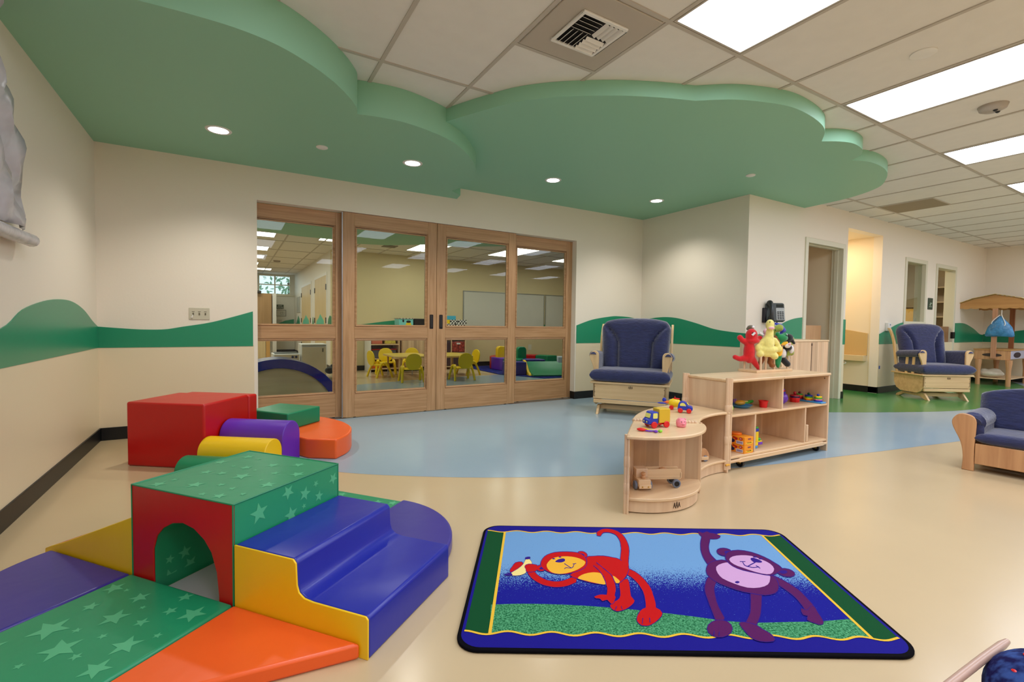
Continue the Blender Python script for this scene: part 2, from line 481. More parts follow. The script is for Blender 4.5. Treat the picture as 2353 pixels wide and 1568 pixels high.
# baseboards
def bb(name, q):
    b = MB(); b.box(*q); struct(b.build(name, BASE, bevel=0.003), 'black rubber baseboard')
t = 0.012
bb('baseboard_left', (XL, XL + t, YR, YB, 0, 0.105)); bb('baseboard_back', (XL + t, D0 - 0.02, YB - t, YB, 0, 0.105)); bb('baseboard_back_right', (D1 - 0.004, XS, YB - t, YB + 0.09, 0, 0.1))
bb('baseboard_stub', (XS - t, XS, YW - t, YB - t, 0, 0.1)); bb('baseboard_right', (XS, E1 - 0.07, YW - t, YW, 0, 0.1)); bb('baseboard_pier', (E2 + 0.07, E3 + 0.008, YW - t, YW + 0.12, 0, 0.1))
bb('baseboard_long', (E4, G1 - 0.09, YW - t, YW, 0, 0.1)); bb('baseboard_corner', (G2 + 0.09, XE, YW - t, YW, 0, 0.1)); bb('baseboard_end', (XE - t, XE, YR, YW - t, 0, 0.1)); bb('baseboard_alcove', (E4, E4 + t, YW - t, 4.4, 0, 0.1))

# alcove room (bright), room behind door 5, rooms behind the window
ALC = mat('alcove_paint', (238, 222, 192), 0.6)
wallobj('wall_alcove', [(E4 + 0.012, E4 + 0.1, YW + wt, 4.6, 0, 2.6), (E3 - 0.1, E3, YW + wt, 4.6, 0, 2.6), (E3 - 0.1, E4 + 0.1, 4.6, 4.7, 0, 2.6), (E3 - 0.1, E4 + 0.1, YW + wt, 4.7, 2.43, 2.6)], ALC, 'warm lit walls of the changing alcove')
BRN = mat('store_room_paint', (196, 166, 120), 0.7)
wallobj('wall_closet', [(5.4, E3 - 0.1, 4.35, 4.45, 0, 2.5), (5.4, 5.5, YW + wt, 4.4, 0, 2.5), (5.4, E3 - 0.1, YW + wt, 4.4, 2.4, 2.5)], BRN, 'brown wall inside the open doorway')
OFF = mat('office_wall', (200, 190, 168), 0.7)
wallobj('wall_office', [(8.9, 13.1, 5.6, 5.7, 0, 2.6), (8.8, 8.9, YW + wt, 5.6, 0, 2.6), (13.1, 13.2, YW + wt, 5.6, 0, 2.6), (8.8, 13.2, YW + wt, 5.6, 2.5, 2.6)], OFF, 'pale wall of the room behind the window')

# cloud soffits
CLL = [(-0.352, 2.716), (-0.179, 2.705), (0.023, 2.711), (0.202, 2.756), (0.357, 2.846), (0.504, 2.969), (0.625, 3.109), (0.721, 3.26), (0.75, 3.369)]
CL2 = [(0.75, 3.369), (0.90, 3.335), (1.086, 3.328), (1.344, 3.397), (1.566, 3.517), (1.768, 3.715), (1.941, 3.955), (2.053, 4.24), (2.085, 4.5), (2.046, 4.746)]
def sm(P, n=5): return [(p.x, p.y) for p in spline([(x, y, 0) for x, y in P], n)]
left_poly = [(XL, YB), (XL, 2.95), (-0.8, 2.86), (-0.6, 2.77)] + sm(CLL) + sm(CL2)[1:] + [(2.20, 4.86), (2.232, YB)]
b = MB(); b.prism(left_poly, H1, HC - 0.001)
struct(b.build('ceiling_soffit_left', CLOUD, smooth=30), 'lower green cloud soffit over the soft play corner')
segs = [[(1.0, 4.7), (1.2, 3.95), (1.405, 3.489), (1.564, 3.147), (1.705, 2.888), (1.87, 2.701), (2.052, 2.553), (2.281, 2.404), (2.523, 2.284), (2.742, 2.198)],
        [(2.742, 2.198), (2.929, 2.056), (3.124, 1.969), (3.365, 1.903), (3.61, 1.902), (3.863, 1.939), (4.033, 2.0), (4.209, 2.109)],
        [(4.209, 2.109), (4.323, 2.036), (4.457, 1.994), (4.608, 2.0), (4.728, 2.031), (4.84, 2.098), (4.907, 2.198)],
        [(4.907, 2.198), (5.067, 2.132), (5.272, 2.121), (5.535, 2.162), (5.814, 2.274), (6.102, 2.464), (6.305, 2.838), (6.371, YW)]]
rp = []
for q in segs: rp += sm(q)[(1 if rp else 0):]
b = MB(); b.prism([(1.0, YB)] + rp + [(XS, YW), (XS, YB)], H2, HC - 0.001)
struct(b.build('ceiling_soffit_right', CLOUD, smooth=30), 'upper green cloud soffit towards the hallway')
# far room soffit seen through the doors
b = MB(); b.prism([(-1.0, YB + 0.12), (-1.0, 8.0), (0.4, 8.15), (0.9, 8.3), (1.456, 8.31), (1.9, 8.5), (2.4, 8.35), (2.9, 7.9), (3.5, 7.75), (4.1, 7.26), (4.6, 6.3), (4.8, YB + 0.12)], 2.36, 2.43)
struct(b.build('ceiling_soffit_far', CLOUD, smooth=30), 'green soffit in the room behind the doors')

# far room walls
def w2(n, q, m=FARW, label=None): return wallobj(n, q, m, label)
w2('wall_far', [(1.72, 8.6, 9.93, 10.05, 0, 2.5)], label='back wall of the room behind the doors')
w2('wall_far_right', [(8.5, 8.6, YB + BT, 9.93, 0, 2.5)])
w2('wall_far_left', [(-3.4, -3.3, YB + BT, 16.6, 0, 2.5)])
w2('wall_far_doors', [(1.72, 1.82, 10.05, 16.6, 0, 2.5)], mat('corridor_paint', (226, 222, 210), 0.5), 'pale wall with two veneer doors')
WW = mat('window_wall_paint', (214, 212, 200), 0.6)
w2('wall_window', [(-3.3, 0.55, 16.3, 16.42, 0, 2.5), (0.55, 1.72, 16.3, 16.42, 0, 1.80), (0.55, 0.72, 16.3, 16.42, 1.8, 2.5), (1.62, 1.72, 16.3, 16.42, 1.8, 2.5), (0.72, 1.62, 16.3, 16.42, 2.40, 2.5)], WW)
b = MB(); b.box(1.72, 8.5, 9.918, 9.93, 0, 0.1); struct(b.build('baseboard_far', BASE, smooth=0))
b = MB(); b.box(1.708, 1.72, 9.93, 16.3, 0, 0.1); b.box(1.1, 1.72, 16.288, 16.3, 0, 0.1); struct(b.build('baseboard_corridor', BASE, smooth=0))
def wavef(name, top, kind, off, b0=0.78):
    return wave(name, top, kind, off, b0)
wavef('trim_20', [(1.73, 0.86), (2.4, 0.96), (2.9, 1.03), (3.5, 1.08), (4.1, 1.06), (4.7, 0.98), (5.2, 1.0), (5.7, 1.09), (6.2, 1.1), (6.8, 1.0), (7.4, 0.92), (8.4, 1.05)], 'y', 9.93 - 0.009)
b = MB()
b.prism([(9.94, 0.8), (9.94, 1.1), (10.1, 1.12), (10.25, 1.05), (10.4, 0.8)], 0, 0.006, T=YZ((1.712, 0, 0)))
b.prism([(12.2, 0.8), (12.25, 0.95), (12.38, 1.1), (12.45, 1.02), (12.5, 0.8)], 0, 0.006, T=YZ((1.712, 0, 0)))
b.prism([(14.9, 0.8), (15.0, 1.05), (15.3, 1.15), (15.7, 0.95), (16.2, 0.85), (16.2, 0.8)], 0, 0.006, T=YZ((1.712, 0, 0)))
b.prism([(1.1, 0.8), (1.15, 0.86), (1.45, 1.0), (1.7, 1.05), (1.7, 0.8)], 0, 0.006, T=XZ((0, 16.29, 0)))
struct(b.build('trim_21', STRIPE, smooth=0), 'green wave along the corridor wall')

# far room window with four lights
b = MB()
for x0, x1 in ((0.72, 0.75), (1.155, 1.19), (1.59, 1.62)): b.box(x0, x1, 16.32, 16.40, 1.80, 2.40)
for z0, z1 in ((1.80, 1.83), (2.09, 2.12), (2.37, 2.40)): b.box(0.72, 1.62, 16.322, 16.398, z0, z1)
wf = struct(b.build('window_1', TRIMW, smooth=0), 'four light window high on the far wall')
b = MB(); b.box(0.73, 1.61, 16.355, 16.361, 1.81, 2.39); b.build('pane', GLASS, wf, smooth=0)
b = MB(); b.box(0.62, 1.70, 16.27, 16.30, 1.76, 1.80); b.build('sill', TRIMW, wf, smooth=0)

# hallway window and door frames in the long wall
def frame(name, x0, x1, z0, z1, sill=False, label=None, y=YW, d=0.14, wd=0.055):
    b = MB()
    b.box(x0 - wd, x0 + 0.012, y - 0.014, y + d, z0, z1 + wd); b.box(x1 - 0.012, x1 + wd, y - 0.014, y + d, z0, z1 + wd)
    b.box(x0, x1, y - 0.0145, y + d, z1 - 0.012, z1 + wd)
    if sill: b.box(x0 - wd, x1 + wd, y - 0.02, y + d, z0 - wd, z0 + 0.012)
    return struct(b.build(name, TRIMW, bevel=0.004), label)
fw = frame('window_2', W1, W2, 1.12, 2.12, True, 'narrow interior window in the long wall')
b = MB(); b.box(W1, W2, YW + 0.04, YW + 0.046, 1.11, 2.12); b.build('pane', GLASS, fw, smooth=0)
d5 = frame('door_5', E1, E2, 0, 2.13, label='open doorway frame beside the telephone')
b = MB(); b.box(E1 + 0.01, E1 + 0.024, YW + 0.05, YW + 0.10, 0, 2.12); b.box(E2 - 0.024, E2 - 0.01, YW + 0.05, YW + 0.10, 0, 2.12); b.box(E1 + 0.02, E2 - 0.02, YW + 0.0505, YW + 0.0995, 2.105, 2.12)
b.build('stop', TRIMW, d5, bevel=0.002)
b = MB(); b.box(E1 + 0.03, E2 - 0.10, YW + 0.20, YW + 0.24, 0.0, 1.04)
b.build('half_gate', wood('gate_veneer', (206, 160, 118), (186, 140, 100), 'z', 1.0), d5, bevel=0.004)['label'] = 'low pinkish wood half gate'
d6 = frame('door_6', G1, G2, 0, 2.11, label='doorway frame behind the second glider')
b = MB(); b.box(G1 + 0.32, G2 - 0.012, YW + 0.05, YW + 0.09, 0, 1.06); b.build('half_gate', wood('gate_veneer_dark', (150, 108, 68), (128, 90, 54), 'z', 1.0), d6, bevel=0.004)
b = MB(); b.box(G2 - 0.02, G2 + 0.07, YW - 0.022, YW + 0.02, 0.84, 0.96); b.build('latch', BLACK, d6, bevel=0.003)

# ------------------------------------------------------------------ sliding doors
def slider(name, x0, x1, y, label, left_st=0.105, right_st=0.105, handle=None):
    th = 0.042
    g = struct(bpy.data.objects.new(name, None), label); COL.objects.link(g); g.location = (x0, y, 0)
    W = x1 - x0
    a, c = left_st, W - right_st
    zb, z1, z2, z3, z4, zt = 0.012, 0.250, 0.832, 0.950, 1.992, 2.122
    b = MB(); b.box(0, a, 0, th, zb, zt); b.build('stile', DWOODV, g, bevel=0.002)
    b = MB(); b.box(c, W, 0, th, zb, zt); b.build('stile', DWOODV, g, bevel=0.002)
    for n, p, q in (('bottom_rail', zb, z1), ('middle_rail', z2, z3), ('top_rail', z4, zt)):
        b = MB(); b.box(a, c, 0.0005, th - 0.0005, p, q); b.build(n, DWOODH, g, bevel=0.0015)
    for p, q in ((z1, z2), (z3, z4)):
        b = MB(); m = 0.026
        for (u0, u1, v0, v1) in ((a, c, p, p + m), (a, c, q - m, q), (a, a + m, p + m, q - m), (c - m, c, p + m, q - m)):
            b.box(u0, u1, 0.010, th - 0.010, v0, v1)
        # ogee lip
        b.tube([(a + m * .5, 0.010, p + m * .5), (c - m * .5, 0.010, p + m * .5), (c - m * .5, 0.010, q - m * .5), (a + m * .5, 0.010, q - m * .5), (a + m * .5, 0.010, p + m * .5)], 0.007, n=6)
        b.build('glazing_bead', DWOODH, g, smooth=30)
        b = MB(); b.box(a + m - 0.004, c - m + 0.004, 0.018, 0.024, p + m - 0.004, q - m + 0.004); b.build('pane', GLASS, g, smooth=0)
    if handle is not None:
        b = MB(); b.prism(rrect(handle - 0.021, handle + 0.021, 0.937, 1.097, 0.006), -0.003, 0.0, T=XZ())
        h = b.build('pull_plate', DARKM, g, bevel=0.001); h['label'] = 'dark recessed pull'
        b = MB(); b.prism(rrect(handle - 0.013, handle + 0.013, 0.950, 1.084, 0.012), -0.006, -0.001, T=XZ()); b.build('pull_cup', BLACK, h, bevel=0.003)
    for xx in (0.12, W - 0.12):
        b = MB(); b.box(xx - 0.012, xx + 0.012, 0.01, 0.03, 0.0, 0.02); b.build('floor_guide', BLACK, g, bevel=0.002)
    return g
slider('door_1', -0.02, 1.03, 5.118, 'leftmost fixed glazed panel of the sliding doors')
slider('door_2', 0.985, 2.0, 5.045, 'glazed sliding door left of the meeting line', left_st=0.115, right_st=0.105, handle=0.957)
slider('door_3', 2.004, 3.045, 5.045, 'glazed sliding door right of the meeting line', handle=0.052)
slider('door_4', 3.03, 3.99, 5.118, 'rightmost glazed panel of the sliding doors', left_st=0.06)
b = MB(); b.box(0.976, 0.984, 5.052, 5.08, 0.01, 2.12); struct(b.build('trim_22', STEEL, smooth=0), 'steel edge strip between the door panels')
b = MB(); b.box(D0 + 0.002, D1 - 0.002, 5.04, 5.175, 0.0, 0.004); struct(b.build('trim_23', STEEL, smooth=0), 'flush steel floor track')

# ------------------------------------------------------------------ ceiling fittings
def troffer(x0, y0, z, lab, grp, lx=2 * ft, ly=4 * ft, ls=LENS):
    g = thing('ceiling_light', lab, 'ceiling light', (x0, y0, z), 0, grp)
    b = MB(); k = 0.018
    for q in ((k, lx - k, k, 0.03), (k, lx - k, ly - 0.03, ly - k), (k, 0.03, 0.03, ly - 0.03), (lx - 0.03, lx - k, 0.03, ly - 0.03)): b.box(q[0], q[1], q[2], q[3], -0.007, 0.0)
    b.build('frame', GRID, g, smooth=0)
    b = MB(); b.add([(0.03, 0.03, -0.003), (lx - 0.03, 0.03, -0.003), (lx - 0.03, ly - 0.03, -0.003), (0.03, ly - 0.03, -0.003)], [(0, 1, 2, 3)]); b.build('lens', ls, g, smooth=0)
    return g
def rear_label(i, j):
    side = {-1: 'leftmost one added for light', 2: 'second from the left wall', 5: 'third from the left wall', 8: 'fourth from the left wall', 11: 'fifth from the left wall', 14: 'sixth from the left wall', 17: 'nearest the end wall'}[i]
    return 'white fluorescent troffer, ' + side + (', first row behind the camera' if j == 16 else ', unseen last row added before the rear wall')
ords = {-1: 'added out of view above the soft play set for light', 14: 'fifth from the vent tile', 17: 'last in the row towards the end wall', 2: 'nearest the vent tile', 5: 'second from the vent tile', 8: 'third from the vent tile', 11: 'fourth, near the right edge'}
for i in (-1, 2, 5, 8, 11, 14, 17):  # leftmost troffer is added out of view to light the soft play set
    troffer(GX + 2 * ft * i, GY - 8 * ft, HC, 'long white fluorescent troffer, ' + ords.get(i, 'in the row towards the end wall'), 'ceiling troffers in the first row')
for j in (16, 24):  # out of view; last row and leftmost troffers are added for more light
    for i in (-1, 2, 5, 8, 11, 14, 17):
        troffer(GX + 2 * ft * i, GY - j * ft, HC, rear_label(i, j), 'ceiling troffers in the rear row')
LENS2 = emit('troffer_lens_far', (255, 250, 236), 8.0)
for n, (x, y, lx, ly) in enumerate([(2.95, 7.95, 0.6, 1.2), (4.57, 7.6, 0.6, 1.2), (1.30, 8.45, 0.6, 0.5), (6.2, 7.6, 0.6, 1.2), (-0.55, 8.6, 1.22, 0.5), (-0.55, 10.3, 1.22, 0.6), (-0.55, 11.7, 1.22, 0.6), (-0.6, 13.2, 1.22, 0.6), (-2.2, 6.3, 1.2, 0.6), (0.0, 14.6, 1.0, 0.5)]):
    troffer(x, y, 2.43, ['bright troffer seen through the second door', 'bright troffer seen across the third and fourth doors', 'small bright troffer at the edge of the first door pane', 'bright troffer above the soft play ring behind the doors',
        'troffer nearest the door at the left of the first pane', 'second troffer down the left of the first pane', 'third troffer down the left of the first pane', 'farthest troffer visible in the first pane', 'troffer hidden left of the doors', 'troffer near the far window'][n], 'ceiling light', lx, ly, LENS2)

b = MB()
vt = thing('ceiling_vent', 'white four way louvred vent tile in the ceiling', 'vent', (GX + 2 * ft, GY - 4 * ft, HC))
s_ = 2 * ft
b = MB(); b.prism(rrect(0.02, s_ - 0.02, 0.02, s_ - 0.02, 0.004, 2), -0.010, -0.0); b.build('panel', mat('vent_panel', (182, 172, 158), 0.5), vt, bevel=0.003)
c = s_ / 2
b = MB(); h = 0.135
for q in ((-h - .02, h + .02, -h - .02, -h), (-h - .02, h + .02, h, h + .02), (-h - .02, -h, -h, h), (h, h + .02, -h, h)): b.box(c + q[0], c + q[1], c + q[2], c + q[3], -0.022, -0.009)
b.build('neck_frame', WHITE, vt, bevel=0.004)
b = MB(); b.box(c - h, c + h, c - h, c + h, -0.0125, -0.0105); b.build('dark_opening', mat('vent_dark', (8, 7, 9), 0.9), vt, smooth=0)
for qx in (0, 1):
    for qy in (0, 1):
        for k in range(4):
            b = MB(); o_ = 0.014 + k * 0.032; tl = 0.6 if (qx + qy) % 2 == 0 else -0.6
            if (qx + qy) % 2 == 0:
                T = Matrix.Translation((c - h + qx * h + h / 2, c - h + qy * h + o_ + .012, -0.018)) @ Matrix.Rotation(-0.7 if qy else 0.7, 4, 'X')
                b.box(-h / 2 + .004, h / 2 - .004, -0.013, 0.013, -0.0008, 0.0008, T=T)
            else:
                T = Matrix.Translation((c - h + qx * h + o_ + .012, c - h + qy * h + h / 2, -0.018)) @ Matrix.Rotation(0.7 if qx else -0.7, 4, 'Y')
                b.box(-0.013, 0.013, -h / 2 + .004, h / 2 - .004, -0.0008, 0.0008, T=T)
            b.build('louvre_blade', WHITE, vt, smooth=0)
g = thing('ceiling_vent', 'flat grey-brown perforated return grille above the hallway wall', 'vent', (GX + 22 * ft, 2.433, HC))
b = MB(); b.box(0.02, s_ - 0.02, 0.02, s_ - 0.02, -0.008, 0.0); b.build('grille', mat('return_grille', (150, 136, 112), 0.7, bump=(300, 0.6, 0.003)), g, bevel=0.002)
b = MB()
for q in ((0.012, s_ - .012, 0.012, 0.02), (0.012, s_ - .012, s_ - .02, s_ - .012), (0.012, 0.02, 0.02, s_ - .02), (s_ - .02, s_ - .012, 0.02, s_ - .02)): b.box(*q, -0.009, 0)
b.build('frame', GRID, g, smooth=0)
g = thing('ceiling_vent', 'small dark vent in the ceiling of the room behind the doors', 'vent', (2.45, 8.75, 2.43))
b = MB(); b.box(0, 0.25, 0, 0.25, -0.008, 0); b.build('grille', mat('vent_grey', (112, 104, 92), 0.6), g, smooth=0)

def downlight(x, y, z, lab):
    g = thing('recessed_light', lab, 'ceiling light', (x, y, z), 0, 'round recessed lights in the green soffit')
    b = MB(); b.lathe([(0.066, -0.001), (0.066, -0.004), (0.084, -0.005), (0.088, 0.0)], n=36); b.build('trim_ring', WHITE, g, smooth=50)
    b = MB(); b.lathe([(0, -0.003), (0.066, -0.003)], n=36); b.build('lens', DLENS, g, smooth=0)
    sp = bpy.data.lights.new('downlight_lamp', 'SPOT'); sp.energy = SPOTW; sp.color = (1.0, 0.95, 0.86); sp.spot_size = math.radians(128); sp.spot_blend = 0.8; sp.shadow_soft_size = 0.06
    so = bpy.data.objects.new('lamp', sp); COL.objects.link(so); so.parent = g; so.location = (0, 0, -0.012)
downlight(-0.07, 4.213, H1, 'large round recessed light over the soft play corner'); downlight(1.40, 4.125, H1, 'round recessed light above the left sliding doors')
downlight(2.975, 4.184, H2, 'round recessed light above the right sliding doors'); downlight(4.533, 4.166, H2, 'round recessed light above the blue glider')
def cap(x, y, z, lab, r=0.05, m=WHITE, cat='sprinkler cover'):
    g = thing('sprinkler_cover', lab, cat, (x, y, z))
    b = MB(); b.lathe([(0, -0.012), (r * 0.8, -0.011), (r, -0.006), (r, 0)], n=28); b.build('cover', m, g, smooth=40)
    return g
cap(0.647, 4.154, H1, 'small white round cap in the left green soffit', 0.045); cap(4.548, 2.946, H2, 'small white round cap in the right green soffit', 0.045)
cap(3.56, 1.23, HC, 'white round cap on the ceiling tile between two troffers', 0.065)
g = thing('smoke_detector', 'round ceiling sensor with two dark eyes beyond the second troffer', 'detector', (4.816, 1.238, HC))
b = MB(); b.lathe([(0, -0.045), (0.045, -0.043), (0.075, -0.028), (0.085, 0)], n=28); b.build('housing', mat('sensor_grey', (168, 158, 146), 0.5), g, smooth=50)
for s in (-1, 1):
    b = MB(); b.ell((s * 0.025, -0.02, -0.04), 0.015); b.build('eye', BLACK, g)
g = thing('smoke_detector', 'round detector on the far room ceiling near the high window', 'detector', (0.95, 12.6, 2.43))
b = MB(); b.lathe([(0, -0.04), (0.07, -0.03), (0.08, 0)], n=20); b.build('housing', mat('sensor_brown', (150, 136, 124), 0.5), g)

# lamp that lights the changing alcove and the rooms behind the wall
def ceil_lamp(x, y, z, sx, sy, strength, rgb, lab):
    g = thing('ceiling_light', lab, 'ceiling light', (x, y, z))
    b = MB(); b.add([(-sx, -sy, -0.012), (sx, -sy, -0.012), (sx, sy, -0.012), (-sx, sy, -0.012)], [(0, 1, 2, 3)]); b.build('lens', emit('lamp_' + str(len(bpy.data.materials)), rgb, strength), g, smooth=0)
    b = MB(); b.box(-sx - .015, sx + .015, -sy - .015, sy + .015, -0.010, 0); b.build('frame', WHITE, g, smooth=0)
ceil_lamp(8.0, 3.95, 2.43, 0.12, 0.22, 26, (255, 232, 196), 'warm lamp lighting the changing alcove')
ceil_lamp(10.8, 4.7, 2.5, 0.5, 0.3, 14, (255, 236, 200), 'warm lamp in the room behind the window')
ceil_lamp(6.6, 3.95, 2.4, 0.15, 0.15, 2.0, (255, 220, 170), 'weak lamp in the closet behind the doorway')
# ================================================================== front soft play set (local frame: x along the arch face, y away)
ANG = math.atan2(-0.781, 0.624)
def soft(name, label, cat='play block', grp=None): return thing(name, label, cat, (0.025, 1.875, 0), ANG, grp)
BV = 0.009
def stars(b, lst, z, mi, T=None, k=0.030):
    for i, (x, y, s) in enumerate(lst):
        b.flat(star(x, y, k * s, 0.4 + 1.7 * i), z, mi, T)
TOPS = [(-0.403, -0.016, 1), (-0.375, 0.151, .9), (-0.305, 0.166, .8), (-0.2, 0.17, 1.3), (-0.272, 0.032, 1.1), (-0.185, 0.069, .6), (-0.111, 0.056, .6), (-0.026, 0.136, 1.1), (-0.02, 0.273, 1.1), (-0.086, -0.015, .9), (-0.282, 0.257, .9), (-0.207, 0.325, 1), (-0.448, 0.269, 1), (-0.41, 0.375, 1), (-0.111, 0.372, 1), (-0.113, 0.248, .7), (-0.398, 0.04, .5), (-0.026, 0.03, .5), (-0.157, -0.025, .6), (-0.335, 0.367, .4), (-0.347, 0.25, .4), (-0.218, 0.246, .4), (-0.093, 0.164, .4)]
SIDES = [(0.047, 0.322, 1.3), (0.177, 0.354, 1), (0.261, 0.32, 1), (0.191, 0.262, 1.1), (0.32, 0.342, .5), (0.337, 0.285, .8), (0.256, 0.272, .4), (0.42, 0.333, .9), (0.09, 0.2, .8), (-0.02, 0.14, .9), (0.12, 0.1, 1)]
u0, u1, v0, v1, hb = -0.49, 0.03, -0.055, 0.45, 0.388
t = soft('foam_tunnel', 'green star foam tunnel block with a red arched front, centre of the near play set')
# cross section with arch opening, extruded along y
ARC = [(-0.372, 0.0), (-0.374, 0.08), (-0.374, 0.164), (-0.355, 0.215), (-0.32, 0.250), (-0.27, 0.276), (-0.215, 0.285), (-0.16, 0.274), (-0.11, 0.244), (-0.075, 0.205), (-0.05, 0.14), (-0.040, 0.06), (-0.038, 0.0)]
sec = [(u0, 0), (u0, hb), (u1, hb), (u1, 0)] + ARC[::-1]
b = MB(); b.prism(sec, v0, v0 + 0.006, 0, T=XZ()); b.build('arch_front', V_RED, t, bevel=0.002)['label'] = 'red arched front panel'
b = MB(); b.prism(sec, v0 + 0.006, v1, 0, T=XZ())
stars(b, TOPS, hb + 0.0008, 1)
T = axes((u1 + 0.0008, 0, 0), (0, 1, 0), (0, 0, 1), (1, 0, 0)); stars(b, SIDES, 0, 1, T)
T = axes((ARC[2][0] + 0.001, 0, 0), (0, 1, 0), (0, 0, 1), (1, 0, 0)); stars(b, [(0.06, 0.10, .9), (0.081, 0.044, 1), (0.002, 0.098, .6), (-0.0, 0.03, 1.1), (0.189, 0.05, .5), (0.25, 0.11, .9), (0.33, 0.05, .7)], 0, 1, T)
b.build('body', [V_GRN, V_STAR], t, smooth=30)
b = MB()
for yy in (v0, v1):
    b.tube([(u0, yy, 0.004), (u0, yy, hb), (u1, yy, hb), (u1, yy, 0.004)], 0.0035, n=6)
for uu in (u0, u1): b.tube([(uu, v0, hb), (uu, v1, hb)], 0.003, n=6)
b.build('piping', V_DGR, t)
t = soft('foam_steps', 'two step foam stair with blue treads and yellow sides beside the tunnel')
prof = [(0.035, 0), (0.035, 0.252), (0.29, 0.252), (0.302, 0.24), (0.306, 0.17), (0.314, 0.148), (0.335, 0.135), (0.37, 0.131), (0.57, 0.131), (0.578, 0.122), (0.578, 0.0)]
b = MB(); b.prism(prof, v0 + 0.005, v1 - 0.001, T=XZ()); b.build('tread_cover', V_BLU, t, bevel=0.008, seg=3)
b = MB(); b.prism(prof, v0 - 0.001, v0 + 0.0055, T=XZ()); b.build('side_panel', V_YEL, t, bevel=0.002)['label'] = 'yellow side of the steps'
t = soft('foam_slide', 'low foam slide with a red top and yellow sides left of the tunnel')
prof = [(-0.495, 0), (-0.495, 0.262), (-0.56, 0.236), (-0.66, 0.196), (-0.8, 0.14), (-0.93, 0.088), (-1.02, 0.056), (-1.06, 0.04), (-1.065, 0.0)]
b = MB(); b.prism(prof, v0 + 0.016, v1 - 0.016, T=XZ()); b.build('slide_cover', V_RED, t, bevel=0.006)
for a in (v0 + 0.002, v1 - 0.0165):
    b = MB(); b.prism(prof, a, a + 0.0145, T=XZ()); b.build('side_panel', V_YEL, t, bevel=0.003)
def mat_piece(label, poly, m, h=0.05, st=None):
    b = MB(); b.prism(poly, 0, h)
    if st: stars(b, st, h + 0.0006, 1)
    o = b.build('play_mat', [m, V_STAR], None, bevel=0.010, seg=3)
    o.location = (0.025, 1.875, 0); o.rotation_euler = (0, 0, ANG)
    tag(o, label, 'play mat', 'floor mats around the tunnel block')
mat_piece('blue quarter round floor mat, front left of the tunnel', [(-0.497, v0 - 0.005)] + arc(-0.497, v0 - 0.005, 0.5, 180, 270, 20), V_IND)
MST = [(-0.04, -0.147, 1.5), (-0.251, -0.251, 1.5), (-0.296, -0.15, 1.1), (-0.367, -0.36, 1.9), (-0.075, -0.321, 1.5), (-0.23, -0.401, 1.8), (-0.044, -0.412, 1.4), (-0.389, -0.243, .9), (-0.123, -0.162, .8), (-0.146, -0.235, .8), (-0.155, -0.09, .9), (-0.44, -0.146, 1.2), (-0.226, -0.183, .4), (-0.286, -0.333, .5), (-0.182, -0.321, .5), (-0.035, -0.258, .5), (-0.386, -0.138, .4), (-0.152, -0.403, .6), (-0.25, -0.482, .5), (-0.42, -0.47, 1.2), (-0.32, -0.52, .9)]
mat_piece('green star mat lying in front of the tunnel arch', [(u0 - 0.004, v0 - 0.003), (u0 - 0.004, -0.57), (u1, -0.57), (u1, v0 - 0.003)], V_GRN, 0.05, MST)
mat_piece('orange triangular corner mat in front of the steps', [(u1 + 0.006, v0 - 0.004), (u1 + 0.006, -0.57), (0.555, v0 - 0.004 - 0.0), (0.555, v0 - 0.004)][:3], V_ORA)
mat_piece('blue quarter round floor mat behind the steps', [(u1 + 0.006, v1 + 0.004)] + arc(u1 + 0.006, v1 + 0.004, 0.49, 0, 90, 20), V_IND, 0.06)
mat_piece('green star mat lying behind the tunnel block', [(u0, v1 + 0.004), (u0, 0.945), (u1, 0.945), (u1, v1 + 0.004)], V_GRN, 0.05, [(0.0, 0.9, 1), (-0.08, 0.88, 1.1), (-0.2, 0.86, 1), (-0.33, 0.9, 1), (-0.15, 0.7, 1.2), (0.0, 0.75, .8), (-0.4, 0.7, 1)])
mat_piece('plain orange corner mat hidden behind the slide', [(u0 - 0.006, v1 + 0.004)] + arc(u0 - 0.006, v1 + 0.004, 0.47, 90, 180, 16), V_ORA)

b = MB(); b.prism([(-0.36, v0 + 0.01), (-0.05, v0 + 0.01), (-0.05, v1 - 0.01), (-0.36, v1 - 0.01)], 0.0015, 0.006)
o = b.build('floor_pad', mat('pale_lilac_pad', (206, 198, 206), 0.4), None, bevel=0.001); o.location = (0.025, 1.875, 0); o.rotation_euler = (0, 0, ANG); tag(o, 'pale thin pad on the floor inside the tunnel arch', 'play mat')
# ------------------------------------------------------------------ rear soft play set
A2 = math.atan2(-0.595, 0.803)
O2 = (-0.16, 3.745, 0)
def soft2(name, label): return thing(name, label, 'play block', O2, A2)
def solo(name, b, m, label, o=O2, a=A2, bevel=0.012, grp=None):
    ob = b.build(name, m, None, bevel=bevel, seg=3); ob.location = o; ob.rotation_euler = (0, 0, a)
    return tag(ob, label, 'play block', grp)
b = MB(); b.box(-0.572, 0, 0, 0.455, 0, 0.44); solo('foam_block', b, V_RED, 'large red foam block standing by the left wall', bevel=0.014)
b = MB(); b.prism([(0, 0), (0, 0.432), (-0.55, 0.432), (-0.55, 0)][::-1], 0.458, 0.56, T=XZ()); solo('foam_block', b, V_RED, 'red foam block just behind the large red block', bevel=0.014)
def hump(y, hw, h, m, lab, x0=0.008, x1=0.478):
    p = [(y - hw, 0), (y - hw, h - hw)] + [(y + hw * math.cos(a), h - hw + hw * math.sin(a)) for a in [PI - PI * k / 14 for k in range(1, 14)]] + [(y + hw, h - hw), (y + hw, 0)]
    b = MB(); b.prism(p, x0, x1, T=YZ()); solo('foam_hump', b, m, lab, bevel=0.006, grp='round topped foam humps beside the red block')
hump(0.232, 0.108, 0.300, V_PUR, 'tall purple round topped foam hump against the red block')
